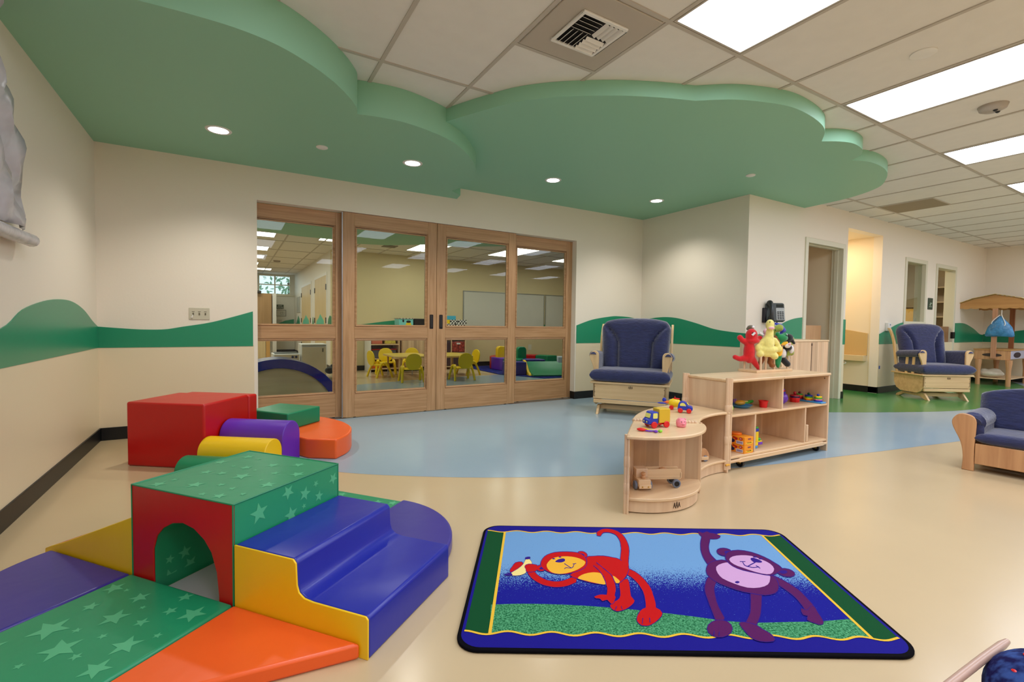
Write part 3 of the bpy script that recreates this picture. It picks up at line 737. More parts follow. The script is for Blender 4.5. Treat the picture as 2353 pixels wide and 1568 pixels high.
hump(0.02, 0.098, 0.222, V_YEL, 'yellow round topped foam hump in front of the purple one')
hump(-0.175, 0.092, 0.145, V_DGR, 'low green round topped foam hump in front of the yellow one')
pl = [(0.478, 3.70), (0.652, 3.583)] + [(p.x, p.y) for p in spline([(0.652, 3.583, 0), (0.77, 3.73, 0), (0.838, 3.945, 0), (0.835, 4.12, 0), (0.803, 4.27, 0), (0.70, 4.50, 0), (0.50, 4.66, 0)], 4)][1:] + [(0.28, 4.62), (0.22, 4.22)]
b = MB(); b.prism(pl, 0, 0.147); solo('foam_slab', b, V_ORA, 'orange curved foam slab on the floor near the doors', (0, 0, 0), 0, 0.012)
b = MB(); b.prism([(0.373, 4.037), (0.652, 4.295), (0.365, 4.603), (0.13, 4.36)], 0.148, 0.28); solo('foam_block', b, V_DGR, 'flat green foam block lying on the orange slab', (0, 0, 0), 0, 0.01)

# ================================================================== gliders
def cushion(b, w, h, th, wing=True, T=None, nx=36, nz=30, top_in=0.12, bot_in=0.0):
    """upholstered back: rounded outline, a centre panel between two puffed side rolls"""
    vs = []; fs = []
    for side in (1, 0):
        for j in range(nz + 1):
            t = j / nz
            hw = w / 2 * (1 - bot_in * (1 - t)) * (1 - top_in * max(0, (t - 0.8) / 0.2) ** 2.2)
            for i in range(nx + 1):
                s = -1 + 2 * i / nx
                x = s * hw
                z = h * t - 0.06 * h * abs(s) ** 3 * max(0, t - 0.3) / 0.7
                e = (1 - abs(s) ** 6) ** 0.5 * (1 - abs(2 * t - 1) ** 10) ** 0.5
                d = 0
                if wing:
                    sc = 0.50 + 0.46 * (min(1, max(0, (t - 0.48) / 0.44)) ** 1.8)
                    k = abs(s) - sc
                    if t < 0.93: d -= 0.75 * math.exp(-(k / 0.055) ** 2) * min(1, (0.95 - t) * 6)
                    if k > 0: d += 0.22 * math.sin(min(1, k / (1 - sc + 1e-6)) * PI)
                    d += 0.02 * math.sin(t * 70 + 9 * s) * math.exp(-(k / 0.16) ** 2)
                    d += 0.012 * math.sin(t * 46 + 4 * math.cos(s * 3)) * (t > 0.3) * (t < 0.8)
                y = -th * 0.6 * e * (1 + d * 0.75) if side else th * 0.4 * e
                vs.append((x, y, z))
    n = nx + 1
    off = n * (nz + 1)
    for j in range(nz):
        for i in range(nx):
            a = j * n + i
            fs.append((a, a + 1, a + n + 1, a + n)); q = off + a; fs.append((q, q + n, q + n + 1, q + 1))
    b.add(vs, fs, 0, T)
def pad(b, x0, x1, y0, y1, z0, z1, T=None, n=22, p=14):
    cx, cy, cz = (x0 + x1) / 2, (y0 + y1) / 2, (z0 + z1) / 2
    vs = []; fs = []
    for side in (1, -1):
        for j in range(n + 1):
            for i in range(n + 1):
                s = -1 + 2 * i / n; t = -1 + 2 * j / n
                s2 = math.sin(s * PI / 2); t2 = math.sin(t * PI / 2)
                ee = max(0, (1 - abs(s2) ** p)) ** 0.5 * max(0, (1 - abs(t2) ** p)) ** 0.5 * (1 - 0.10 * (s2 * s2 + t2 * t2) * 0.5)
                vs.append((cx + s2 * (x1 - x0) / 2, cy + t2 * (y1 - y0) / 2, cz + side * (z1 - z0) / 2 * ee))
    m = n + 1; off = m * m
    for j in range(n):
        for i in range(n):
            a = j * m + i; fs.append((a, a + 1, a + m + 1, a + m)); q = off + a; fs.append((q, q + m, q + m + 1, q + 1))
    b.add(vs, fs, 0, T)
LOGO = mat('burnt_brand_mark', (60, 40, 26), 0.7)
def brand(parent, x, y, z, s, rot=0):
    b = MB(); T = Matrix.Translation((x, y, z)) @ Matrix.Rotation(rot, 4, 'Z')
    for k, (dx, hh) in enumerate(((-1, .8), (0, 1.0), (1, .75))):
        cx = dx * s * 0.55
        for p, q in (((cx - s * .25, -s * .5 * hh), (cx - s * .05, s * .5 * hh)), ((cx + s * .22, -s * .5 * hh), (cx + s * .02, s * .5 * hh)), ((cx - .16 * s, -.05 * s), (cx + .14 * s, -.02 * s))):
            b.tube([(p[0], 0, p[1]), (q[0], 0, q[1])], s * 0.05, n=5)
        b.ell((cx, 0, s * .62 * hh), s * 0.09, n=6, m=4)
    o = b.build('brand_mark', LOGO, parent)
    o.matrix_local = T
    return o
def glider(label, loc, rz, w, nav=NAVY):
    g = thing('glider_chair', label, 'armchair', loc, rz, None)
    hw = w / 2
    # local: x right, y back, z up, front of the box at y = 0
    b = MB(); b.box(-hw + .03, hw - .03, 0.0, 0.022, 0.175, 0.345); bx = b.build('front_panel', BIRCH, g, bevel=0.003)
    brand(bx, 0.02, -0.0015, 0.315, 0.03)
    for s in (-1, 1):
        for z in (0.2, 0.25, 0.31):
            b = MB(); b.cyl((s * (hw - .05), -0.001, z), (s * (hw - .05), 0.004, z), 0.004, n=10); b.build('screw', BLACK, g)
    b = MB(); b.box(-hw + .035, hw - .035, -0.004, 0.02, 0.125, 0.168); b.build('lower_rail', BIRCH, g, bevel=0.006)
    for s in (-1, 1):
        p = [(0.0, 0.345), (0.55, 0.345), (0.55, 0.22), (0.50, 0.13), (0.42, 0.09), (0.12, 0.09), (0.04, 0.13), (0.0, 0.2)]
        b = MB(); b.prism(p, min(s * (hw - .03), s * (hw - .052)), max(s * (hw - .03), s * (hw - .052)), T=YZ()); b.build('side_board', BIRCH, g, bevel=0.003)
        # sled foot
        p = [(-0.04, 0.0), (0.02, 0.0), (0.12, 0.045), (0.4, 0.045), (0.5, 0.0), (0.56, 0.0), (0.54, 0.03), (0.42, 0.085), (0.28, 0.07), (0.10, 0.10), (0.04, 0.095)]
        x = s * (hw - 0.085)
        b = MB(); b.prism(p, x - 0.014, x + 0.014, T=YZ()); b.build('sled_foot', BIRCH, g, bevel=0.004)
    b = MB(); b.box(-hw + .1, hw - .1, 0.10, 0.125, 0.045, 0.095); b.box(-hw + .1, hw - .1, 0.42, 0.445, 0.045, 0.095); b.build('stretcher', BIRCH, g, bevel=0.003)
    b = MB(); b.box(-hw - .005, hw + .005, -0.018, 0.57, 0.345, 0.368); b.build('seat_rail', BIRCH, g, bevel=0.006)
    b = MB(); pad(b, -hw - .01, hw + .01, -0.04, 0.52, 0.366, 0.515); b.build('seat_cushion', nav, g, smooth=60)
    # back: reclined
    rec = 0.20
    TB = Matrix.Translation((0, 0.42, 0.44)) @ Matrix.Rotation(-rec, 4, 'X')
    b = MB(); cushion(b, w * 0.97, 0.665, 0.17, T=TB, top_in=0.15, bot_in=0.1); b.build('back_cushion', nav, g, smooth=60)
    for s in (-1, 1):
        x = s * (hw - 0.012)
        P = spline([(x, 0.46, 0.345), (x, 0.50, 0.55), (x, 0.55, 0.80), (x * 1.03, 0.61, 0.94), (x * 1.04, 0.665, 1.02)], 4)
        b = MB()
        for i in range(len(P) - 1):
            pass
        poly = [(p.y - 0.024, p.z) for p in P] + [(p.y + 0.024, p.z) for p in P][::-1]
        b.prism(poly, x - 0.013, x + 0.013, T=YZ()); b.build('back_post', BIRCHV, g, bevel=0.005)
        # arm post: waisted front board
        xo = s * (hw - 0.035)
        prof = spline([(0.0, 0.366, 0), (-0.004, 0.45, 0), (-0.02 * 1, 0.54, 0), (-0.052, 0.62, 0), (-0.058, 0.665, 0), (-0.03, 0.705, 0), (0.012, 0.71, 0), (0.04, 0.685, 0), (0.046, 0.63, 0), (0.044, 0.5, 0), (0.046, 0.366, 0)], 3)
        poly = [(xo - s * (-p.x) if s > 0 else xo - (-p.x) * -1 * -1, p.y) for p in prof]
        poly = [(xo - s * p.x * 1.0, p.y) for p in prof]
        b = MB(); b.prism(poly, 0.03, 0.056, T=XZ()); b.build('arm_post', BIRCHV, g, bevel=0.005)
        xa = s * (hw - 0.018)
        b = MB()
        P = [(xa, 0.056, 0.655), (xa, 0.08, 0.66), (xa, 0.25, 0.65), (xa, 0.40, 0.64), (xa, 0.45, 0.635)]
        b.tube(spline(P, 4), [0.046] * 2 + [0.052] * 13 + [0.048] * 2, n=18)
        pad(b, min(xa, xa - s * .055), max(xa, xa - s * .055), 0.06, 0.46, 0.46, 0.66)
        b.build('arm_pad', nav, g, smooth=60)
        for k in (0.16, 0.28):
            b = MB(); b.prism([(k, 0.366), (k + 0.045, 0.366), (k + 0.03, 0.62), (k - 0.015, 0.62)], xa - 0.009, xa + 0.009, T=YZ()); b.build('arm_slat', BIRCHV, g, bevel=0.002)
    return g
# facing: local -y points at the viewer side
G1A = math.atan2(-0.79, 0.61)
glider('wide navy glider armchair with a birch base in the corner by the doors', (3.77, 3.80, 0), G1A, 0.85)
G2A = math.atan2(-0.54, 0.84)
glider('navy glider armchair with a birch base on the green floor by the long wall', (8.68, 2.56, 0), G2A, 0.70)

# small sofa cut by the right edge
g = thing('child_sofa', 'small navy child sofa with birch end posts at the right edge', 'sofa', (4.535, 1.238, 0), math.atan2(-0.996, 0.09))
prof = spline([(0.0, 0.0, 0), (0.004, 0.1, 0), (-0.012, 0.2, 0), (-0.055, 0.30, 0), (-0.06, 0.355, 0), (-0.025, 0.40, 0), (0.03, 0.40, 0), (0.064, 0.37, 0), (0.066, 0.28, 0), (0.062, 0.15, 0), (0.066, 0.0, 0)], 3)
SW = 0.98
for s in (0, 1):
    pol = [(p.x, p.y) for p in prof] if s == 0 else [(SW - p.x, p.y) for p in prof]
    b = MB(); b.prism(pol, 0, 0.028, T=XZ()); b.build('end_post', HONEY, g, bevel=0.005)
    xx = 0.045 if s == 0 else SW - 0.045
    b = MB(); P = [(xx, 0.028, 0.345), (xx, 0.06, 0.35), (xx, 0.25, 0.35), (xx, 0.42, 0.35)]; b.tube(spline(P, 3), [0.045] * 2 + [0.068] * 7 + [0.06], n=20)
    pad(b, min(xx - .05, xx + .06), xx + .06, 0.03, 0.42, 0.2, 0.37)
    b.build('arm_cushion', NAVY, g, smooth=60)
b = MB(); b.box(0.066, SW - 0.066, 0.004, 0.024, 0.055, 0.20); b.build('front_rail', HONEY, g, bevel=0.003)
b = MB(); b.box(0.03, 0.05, 0.028, 0.45, 0.055, 0.2); b.box(SW - 0.05, SW - 0.03, 0.028, 0.45, 0.055, 0.2); b.box(0.03, SW - .03, 0.43, 0.45, 0.0, 0.2); b.build('side_rail', HONEY, g, bevel=0.003)
b = MB(); pad(b, 0.06, SW - 0.06, 0.0, 0.42, 0.195, 0.285); b.build('seat_cushion', NAVY, g, smooth=60)
TB = Matrix.Translation((SW / 2, 0.42, 0.24)) @ Matrix.Rotation(-0.2, 4, 'X')
b = MB(); cushion(b, SW * 0.98, 0.36, 0.13, wing=False, T=TB, top_in=0.45); b.build('back_cushion', NAVY, g, smooth=60)
g = thing('red_toy', 'dark red ball lying on the floor under the child sofa', 'ball', (4.83, 1.12, 0))
b = MB(); b.ell((0, 0, 0.03), 0.03); b.build('ball', mat('maroon_rubber', (90, 20, 14), 0.5), g)

# ================================================================== maple shelf units
SA = math.atan2(-0.039, 1.245)
SH = thing('toy_shelf', 'long maple toy shelf on casters with the puppet rack on top', 'shelf', (2.956, 2.010, 0), SA)
L_, Dp = 1.246, 0.37
b = MB(); b.box(0.0, 0.018, 0, Dp, 0.045, 0.62); b.build('side_panel', MAPLE, SH, bevel=0.003)
b = MB(); b.box(L_ - 0.018, L_, 0, Dp, 0.0, 0.62); b.build('side_panel', MAPLE, SH, bevel=0.003)
b = MB(); b.box(-0.004, L_ + 0.006, -0.006, Dp + 0.004, 0.62, 0.642); b.build('top', MAPLEH, SH, bevel=0.007, seg=3)
b = MB(); b.box(0.018, L_ - 0.018, 0.006, Dp - 0.01, 0.376, 0.392); b.build('middle_shelf', MAPLEH, SH, bevel=0.003)
b = MB(); b.box(0.018, L_ - 0.018, 0.002, Dp - 0.01, 0.084, 0.101); b.build('bottom_shelf', MAPLEH, SH, bevel=0.003)
b = MB(); b.prism([(0.004, 0.058), (0.10, 0.058), (0.115, 0.052), (1.17, 0.052), (1.185, 0.058), (L_ - 0.02, 0.058), (L_ - 0.02, 0.076), (1.19, 0.076), (1.17, 0.083), (0.13, 0.083), (0.11, 0.076), (0.004, 0.076)], -0.008, 0.02, T=XZ()); b.build('front_rail', MAPLEH, SH, bevel=0.004)
b = MB(); b.box(0.611, 0.627, 0.008, Dp - 0.01, 0.392, 0.62); b.build('divider', MAPLE, SH, bevel=0.002)
b = MB(); b.box(0.290, 0.306, 0.008, Dp - 0.01, 0.101, 0.376); b.build('divider', MAPLE, SH, bevel=0.002)
b = MB(); b.box(0.922, 0.938, 0.008, Dp - 0.01, 0.101, 0.376); b.build('divider', MAPLE, SH, bevel=0.002)
b = MB(); b.box(0.30, L_ - 0.018, Dp - 0.012, Dp, 0.084, 0.62); b.build('back_panel', MAPLEB, SH, bevel=0.001)
b = MB(); b.box(L_ - 0.021, L_ - 0.017, 0.03, 0.034, 0.59, 0.6); b.build('shelf_pin', BLACK, SH)
for (cx, cy) in ((0.185, 0.04), (1.15, 0.04), (0.185, 0.32), (1.15, 0.32)):
    c = bpy.data.objects.new('caster', None); COL.objects.link(c); c.parent = SH; c.location = (cx, cy, 0)
    b = MB(); b.cyl((-0.011, 0, 0.0305), (0.011, 0, 0.0305), 0.030, n=24); w_ = b.build('wheel', BLACK, c, bevel=0.003)
    b = MB(); b.prism([(-0.012, 0.024), (0.012, 0.024), (0.02, 0.066), (-0.02, 0.066)], -0.016, -0.0135, T=YZ()); b.prism([(-0.012, 0.024), (0.012, 0.024), (0.02, 0.066), (-0.02, 0.066)], 0.0135, 0.016, T=YZ())
    b.box(-0.018, 0.018, -0.018, 0.018, 0.064, 0.068); b.build('fork', BRASS, c, bevel=0.001)
# scalloped hinge post on the left end
def post(b, x, y, z0, z1, r=0.013, T=None, n=3, ax='x'):
    for k in range(n):
        dx, dy = (k * r * 1.25, 0) if ax == 'x' else (0, k * r * 1.25)
        b.cyl((x + dx, y + dy, z0), (x + dx, y + dy, z1 - 0.002 * k), r * 0.72, n=10, T=T)
        for zz in (z0 + (z1 - z0) * 0.32, z0 + (z1 - z0) * 0.66):
            b.tube([(x + dx, y + dy, zz - 0.03), (x + dx, y + dy, zz - 0.025), (x + dx, y + dy, zz + 0.025), (x + dx, y + dy, zz + 0.03)], [r * .72, r * .86, r * .86, r * .72], n=10, T=T)
b = MB(); post(b, -0.036, 0.0, 0.02, 0.655, 0.016, n=3); b.build('hinge_post', MAPLE, SH)['label'] = 'scalloped maple hinge strips'
b = MB(); post(b, -0.036, Dp, 0.02, 0.655, 0.016, n=3); b.build('hinge_post', MAPLE, SH)
b = MB(); b.tube([(-0.046, -0.012, 0.055), (-0.03, -0.016, 0.058), (-0.012, -0.014, 0.055)], 0.007, n=8); b.build('hinge_clip', mat('amber_plastic', (220, 160, 30), 0.3), SH)['label'] = 'yellow plastic clip'
brand(SH, 0.6, -0.01, 0.6305, 0.004)

UA = thing('corner_shelf', 'quarter round low maple shelf unit with the toy lorry and pig on top', 'shelf', (2.11, 2.085, 0))
rA, aL, aR = 0.405, -139.5, -38.0
def ring(r0, r1, a0, a1, n=20): return arc(0, 0, r1, a0, a1, n) + (arc(0, 0, r0, a1, a0, n) if r0 > 0 else [(0, 0)])
b = MB(); b.prism(ring(0, rA + .012, aL, aR), 0.405, 0.424); b.build('top', MAPLEH, UA, bevel=0.006, seg=3)
b = MB(); b.prism(ring(0, rA - .01, aL, aR), 0.070, 0.086); b.build('bottom_shelf', MAPLEH, UA, bevel=0.003)
b = MB(); b.prism(ring(rA - .04, rA - .025, aL + 2, aR - 2), 0.006, 0.070); kick = b.build('curved_plinth', MAPLE, UA, smooth=30)
aa = math.radians(-96); brand(UA, (rA - .024) * math.cos(aa), (rA - .024) * math.sin(aa), 0.035, 0.030, math.radians(-6))
for a, nm in ((aL, 'side_panel'), (aR, 'back_panel')):
    T = Matrix.Rotation(math.radians(a), 4, 'Z')
    s = 1 if a == aR else -1
    b = MB(); b.box(0.0, rA, -0.009, 0.009, 0.012, 0.405, T=T); b.build(nm, MAPLEB if a == aR else MAPLE, UA, bevel=0.003)
    b = MB(); post(b, rA - 0.004, s * 0.004, 0.0, 0.428, 0.011, T=T, n=2, ax='y'); b.build('hinge_post', MAPLE, UA)
b = MB()
for t_ in (0.012, 0.030, 0.048, 0.066): b.ell((t_ * 0.79, -t_ * 0.615 + 0.006, 0.427), (0.0095, 0.016, 0.013), n=10, m=6, T=None)
b.build('hinge_knuckle', MAPLE, UA)
b = MB()
for t_ in (0.315, 0.333, 0.351, 0.369): b.ell((t_ * 0.79, -t_ * 0.615 + 0.006, 0.427), (0.0095, 0.016, 0.013), n=10, m=6)
b.build('hinge_knuckle', MAPLE, UA)
b = MB(); b.tube([(-0.265, -0.245, 0.40), (-0.266, -0.246, 0.2)], 0.0025, n=6); b.build('rod', BRASS, UA)

UB = thing('curved_shelf', 'curved low maple shelf unit joining the corner unit to the long shelf', 'shelf', (2.95, 1.45, 0))
def angs(n=14): return [142.8 + (90.5 - 142.8) * k / n for k in range(n + 1)]
def Bp(a, inner):
    t_ = (a - 90) / 52.8
    r = (0.545 + 0.11 * t_) if inner else (0.925 + 0.13 * t_)
    return (r * math.cos(math.radians(a)), r * math.sin(math.radians(a)))
pb = [Bp(a, False) for a in angs()] + [Bp(a, True) for a in angs()[::-1]]
b = MB(); b.prism(pb, 0.405, 0.423); b.build('top', MAPLEH, UB, bevel=0.006, seg=3)
b = MB(); b.prism(pb, 0.075, 0.090); b.build('bottom_shelf', MAPLEH, UB, bevel=0.003)
pk = [(x * 1.035, y * 1.035) for x, y in [Bp(a, True) for a in angs()]] + [(x * 1.06, y * 1.06) for x, y in [Bp(a, True) for a in angs()[::-1]]]
b = MB(); b.prism(pk, 0.004, 0.075); b.build('curved_plinth', MAPLE, UB, smooth=30)
p0, p1 = Bp(91.5, True), Bp(91.5, False)
b = MB(); b.box(p0[0] - 0.014, p0[0] + 0.004, p0[1], p1[1], 0.0, 0.405); b.build('side_panel', MAPLE, UB, bevel=0.003)
pk = [Bp(a, False) for a in angs()] + [(x * .985, y * .985) for x, y in [Bp(a, False) for a in angs()[::-1]]]
b = MB(); b.prism(pk, 0.02, 0.405); b.build('back_panel', MAPLEB, UB, smooth=30)

g = thing('cabinet', 'tall maple cabinet turned with its plank back to the room behind the puppets', 'cabinet', (4.56, 2.66, 0), SA)
b = MB(); b.box(0, 0.98, 0, 0.012, 0.02, 0.86); b.build('back_panel', MAPLEB, g, bevel=0.001)
b = MB(); b.box(-0.01, 0.99, -0.006, 0.36, 0.86, 0.878); b.build('top', MAPLEH, g, bevel=0.006)
b = MB(); b.box(0.66, 0.668, -0.002, 0.001, 0.02, 0.85); b.ell((0.664, -0.002, 0.83), (0.010, 0.004, 0.016)); b.build('knot_and_seam', mat('dark_knot', (70, 44, 30), 0.6), g)
for x in (0, 0.962):
    b = MB(); b.box(x, x + 0.018, 0.012, 0.36, 0.0, 0.86); b.build('side_panel', MAPLE, g, bevel=0.002)
b = MB(); b.box(0.018, 0.962, 0.012, 0.35, 0.45, 0.468); b.box(0.018, 0.962, 0.012, 0.35, 0.03, 0.048); b.build('shelf_board', MAPLEH, g, bevel=0.002)
# ================================================================== puppet rack
def cat_T(z=0): return None
PZ = 0.6425
SCL = 0.0036
rack = thing('puppet_rack', 'maple peg rack on the long shelf holding the plush puppets', 'rack', (2.956 + 0.86, 2.29, PZ), SA)
b = MB(); b.box(-0.235, 0.245, -0.085, 0.085, 0, 0.02); b.build('base', MAPLEH, rack, bevel=0.002)
for i, (x, y, h) in enumerate([(-0.20, 0.05, .22), (-0.165, -0.07, .13), (-0.10, 0.06, .2), (-0.07, -0.05, .22), (0.0, 0.05, .22), (0.03, -0.06, .2), (0.10, 0.055, .2), (0.12, -0.05, .22), (0.20, 0.05, .2), (0.22, -0.055, .18)]):
    b = MB(); b.cyl((x, y, 0.02), (x, y, h), 0.0085, n=12); b.build('peg', MAPLE, rack)
def puppet(label, px, py, dy, prims, m, extras=(), vox=0.006):
    """blob body in one mesh; px, py: where it hangs, in tens of millimetres of rack space"""
    g = thing('hand_puppet', label, 'puppet', (2.956 + 0.86, 2.29, PZ), -YAW)
    def cv(p): return ((p[0] - 1762) * SCL, dy + (p[2] if len(p) > 2 else 0), (857 - p[1]) * SCL)
    def blob(name, prims, mm, parent, vx=vox):
        b = MB()
        for q in prims:
            if q[0] == 'e': b.ell(cv(q[1]), [k * SCL for k in q[2]], n=16, m=10)
            else:
                P = [cv(p) for p in q[1]]; rr = [k * SCL for k in q[2]]
                b.tube(P, rr, n=12)
                for p, k in ((P[0], rr[0]), (P[-1], rr[-1])): b.ell(p, k, n=12, m=8)
        return b.build(name, mm, parent, vox=vx)
    body = blob('body', prims, m, g)
    for e_ in extras:
        nm, pr, mm = e_[:3]
        if len(e_) > 3 and e_[3] == 'raw':
            b = MB()
            for q in pr:
                if q[0] == 'e': b.ell(cv(q[1]), [k * SCL for k in q[2]], n=12, m=8)
                else: b.tube([cv(p) for p in q[1]], [k * SCL for k in q[2]], n=8)
            b.build(nm, mm, g)
        else:
            blob(nm, pr, mm, g, 0.004)
    return g
puppet('red plush puppet with white horns, leftmost on the rack', 0, 0, -0.09,
    [('e', (1712, 812), (13, 11, 26)), ('e', (1716, 775, 0), (13, 12, 16)), ('t', [(1704, 790), (1694, 785), (1690, 780)], [7, 6, 6.5]), ('t', [(1720, 786), (1735, 780)], [7, 6]),
     ('t', [(1706, 826), (1690, 828), (1680, 824)], [8, 6, 5.5]), ('t', [(1718, 826), (1728, 840), (1734, 850)], [8, 6, 3.5]), ('e', (1718, 787, -.02), (14, 9, 6))], F_RED,
    [('horn', [('t', [(1711, 774, -.045), (1717, 768, -.05)], [2.6, 2.2])], F_WHT, 'raw'), ('horn', [('t', [(1727, 768, -.045), (1735, 773, -.05)], [2.4, 2.0])], F_WHT, 'raw'), ('crest', [('e', (1719, 756), (3, 3, 3))], F_WHT, 'raw'), ('eye', [('e', (1712, 769, -.045), (1.5, 1.5, 1.5))], BLACK, 'raw')])
puppet('pale yellow plush puppet with a pink mouth, frontmost on the rack', 0, 0, -0.115,
    [('e', (1750, 794), (13, 11, 24)), ('t', [(1752, 780), (1753, 765)], [9, 8]), ('e', (1753, 750), (9, 10, 12)), ('e', (1751, 758, -.02), (7, 8, 5)), ('t', [(1741, 785), (1733, 793)], [6.5, 5.5]), ('t', [(1764, 785), (1771, 793)], [6.5, 5.5]),
     ('e', (1751, 806), (22, 12, 10)), ('e', (1728, 802), (7, 8, 9)), ('e', (1774, 803), (7, 8, 9)), ('e', (1731, 816, -.01), (8, 9, 8)), ('e', (1764, 820, -.01), (8, 9, 8)), ('e', (1750, 814), (16, 9, 9))], F_YEL,
    [('mouth', [('e', (1750, 757.5, -.045), (7, 3, 3.2))], F_PNK, 'raw'), ('eye', [('e', (1758.5, 743.5, -.034), (1.3, 1.3, 1.3)), ('e', (1747, 744, -.036), (1.3, 1.3, 1.3))], BLACK, 'raw')])
puppet('brown plush dog puppet behind the yellow one', 0, 0, -0.02,
    [('e', (1779, 800), (10, 9, 24)), ('e', (1782, 785, -.01), (9, 9, 12)), ('e', (1789, 798, -.03), (5, 5, 4)), ('t', [(1776, 815), (1770, 836)], [8, 6]), ('t', [(1774, 812), (1756, 822), (1748, 838)], [7, 6, 5.5]), ('e', (1774, 843, -.01), (7, 7, 6))], F_BRN,
    [('eye', [('e', (1781, 793, -.045), (1.6, 1.6, 1.6))], BLACK, 'raw')])
puppet('green frog puppet in a golden yellow shirt', 0, 0, -0.04,
    [('e', (1792, 780), (14, 10, 9)), ('e', (1782, 771), (5, 5, 5)), ('e', (1799, 773), (5, 5, 5)), ('t', [(1790, 785), (1786, 808), (1785, 824)], [5, 5, 5]), ('t', [(1782, 824), (1783, 836), (1786, 845)], [5, 5, 4]), ('t', [(1789, 822), (1787, 840)], [5, 4])], F_GRN,
    [('shirt', [('e', (1786, 808), (9, 8, 17)), ('t', [(1790, 794), (1803, 791)], [5, 4])], F_GLD), ('eye', [('e', (1799, 774, -.02), (1.7, 1.7, 1.7))], BLACK, 'raw')])
puppet('black and white cow puppet with a pink snout near the right of the rack', 0, 0, -0.01,
    [('e', (1812, 779), (11, 9, 9)), ('t', [(1818, 782), (1826, 792)], [5, 3]), ('e', (1813, 802), (8, 8, 7)), ('t', [(1812, 785, .01), (1808, 810, .02), (1802, 829, .01)], [5, 6, 6]), ('t', [(1801, 829), (1812, 840)], [7, 7])], F_BLK,
    [('white_belly', [('e', (1800, 816), (8, 8, 12)), ('e', (1820, 806), (5, 6, 10)), ('e', (1806, 797, -.03), (7, 6, 6)), ('e', (1806, 773, -.01), (2, 3, 4))], F_WHT), ('snout', [('e', (1807, 793, -.055), (3, 2, 3))], F_PNK, 'raw')])
puppet('olive green crocodile puppet with a pale jaw behind the frog', 0, 0, 0.05,
    [('t', [(1780, 768), (1793, 760), (1800, 757)], [3, 8, 9]), ('e', (1790, 780), (8, 8, 16))], F_OLV,
    [('jaw', [('t', [(1799, 768), (1800, 755)], [2.5, 3])], F_WHT, 'raw'), ('eye', [('e', (1785.5, 762, -.035), (1.5, 1.5, 1.5))], BLACK, 'raw')])
puppet('olive green plush puppet with round feet, rightmost on the rack', 0, 0, 0.06,
    [('e', (1822, 800), (9, 9, 16)), ('e', (1831, 783), (6, 6, 7)), ('e', (1833, 791), (5, 5, 5)), ('t', [(1815, 820), (1826, 816)], [6, 6]), ('e', (1832, 814), (6, 6, 8)), ('t', [(1828, 786), (1822, 796)], [5, 6]), ('t', [(1816, 818, .01), (1806, 828, .01), (1803, 838)], [5, 5, 5]), ('t', [(1800, 835), (1806, 846)], [5, 4])], F_OLV,
    [('tag', [('t', [(1822, 822, -.02), (1825, 832, -.02)], [0.8, 0.8])], WHITE, 'raw')])
puppet('blue plush bird puppet with a pointed beak at the back of the rack', 0, 0, 0.08,
    [('t', [(1794, 747), (1804, 754), (1816, 763)], [3, 9, 5]), ('e', (1808, 762), (10, 8, 9)), ('e', (1802, 775), (7, 7, 12))], F_BLU, [('beak_lining', [('t', [(1793, 750, -.01), (1800, 763, -.03)], [1.2, 1.6])], F_WHT, 'raw')])
puppet('grey brown plush puppet with a hat behind the red one', 0, 0, 0.05,
    [('e', (1733, 757), (8, 8, 6)), ('t', [(1725, 760), (1742, 768)], [3, 3]), ('e', (1737, 775), (8, 8, 12))], F_GRY, [('hat_band', [('t', [(1728, 763, -.03), (1739, 767, -.03)], [1.6, 1.6])], BLACK, 'raw')])
puppet('small pink plush pig puppet between the yellow and crocodile puppets', 0, 0, 0.04, [('e', (1768, 766), (7, 7, 7)), ('e', (1768, 780), (7, 7, 10)), ('e', (1771, 759), (3, 2, 2))], F_PNK)

# ================================================================== toys on and in the shelves
TZ = 0.4245
CR = -YAW   # rotation that turns local x to the camera's right
def wheel(b, x, y, z, r, wd, mi=0, T=None, ax='y'):
    b.cyl((x, y - wd / 2, z), (x, y + wd / 2, z), r, mi, n=22, T=T)
# delivery lorry: cab points left and towards the viewer
TR = thing('toy_truck', 'blue and yellow toy delivery lorry with red wheels on the corner unit', 'toy', (2.105, 1.895, TZ), math.radians(-12))
# local: x backward from cab front (length), viewer side is -y
b = MB(); b.prism([(-0.075, 0.022), (-0.075, 0.045), (-0.062, 0.055), (-0.052, 0.085), (-0.045, 0.092), (-0.008, 0.092), (-0.008, 0.022)], -0.03, 0.03, T=XZ()); b.build('cab', P_BLU, TR, bevel=0.005, seg=3)
b = MB(); b.box(-0.004, 0.07, -0.032, 0.032, 0.028, 0.108); b.build('cargo_box', mat('mustard_toy_box', (214, 176, 40), 0.35), TR, bevel=0.003)
b = MB(); b.box(-0.06, 0.066, -0.02, 0.02, 0.016, 0.028); b.build('chassis', P_RED, TR, bevel=0.002)
for x in (-0.038, 0.045):
    for s in (-1, 1):
        b = MB(); wheel(b, x, s * 0.032, 0.019, 0.019, 0.012); b.build('wheel', P_RED, TR, bevel=0.003)
b = MB(); b.prism(rrect(-0.045, -0.015, 0.055, 0.085, 0.005), -0.0312, -0.0300, T=XZ())
T = axes((-0.0745 + 0.0152, 0, 0.0705), (0, 1, 0), (0.3, 0, 0.95), (-0.95, 0, 0.3)); b.prism(rrect(-0.022, 0.022, -0.0125, 0.0125, 0.004), -0.002, 0.0012, T=T)
b.build('window', P_WIN, TR, smooth=0)
b = MB(); b.ell((-0.075, -0.014, 0.036), (0.002, 0.005, 0.005)); b.ell((-0.075, 0.014, 0.036), (0.002, 0.005, 0.005)); b.build('headlight', P_WIN, TR)
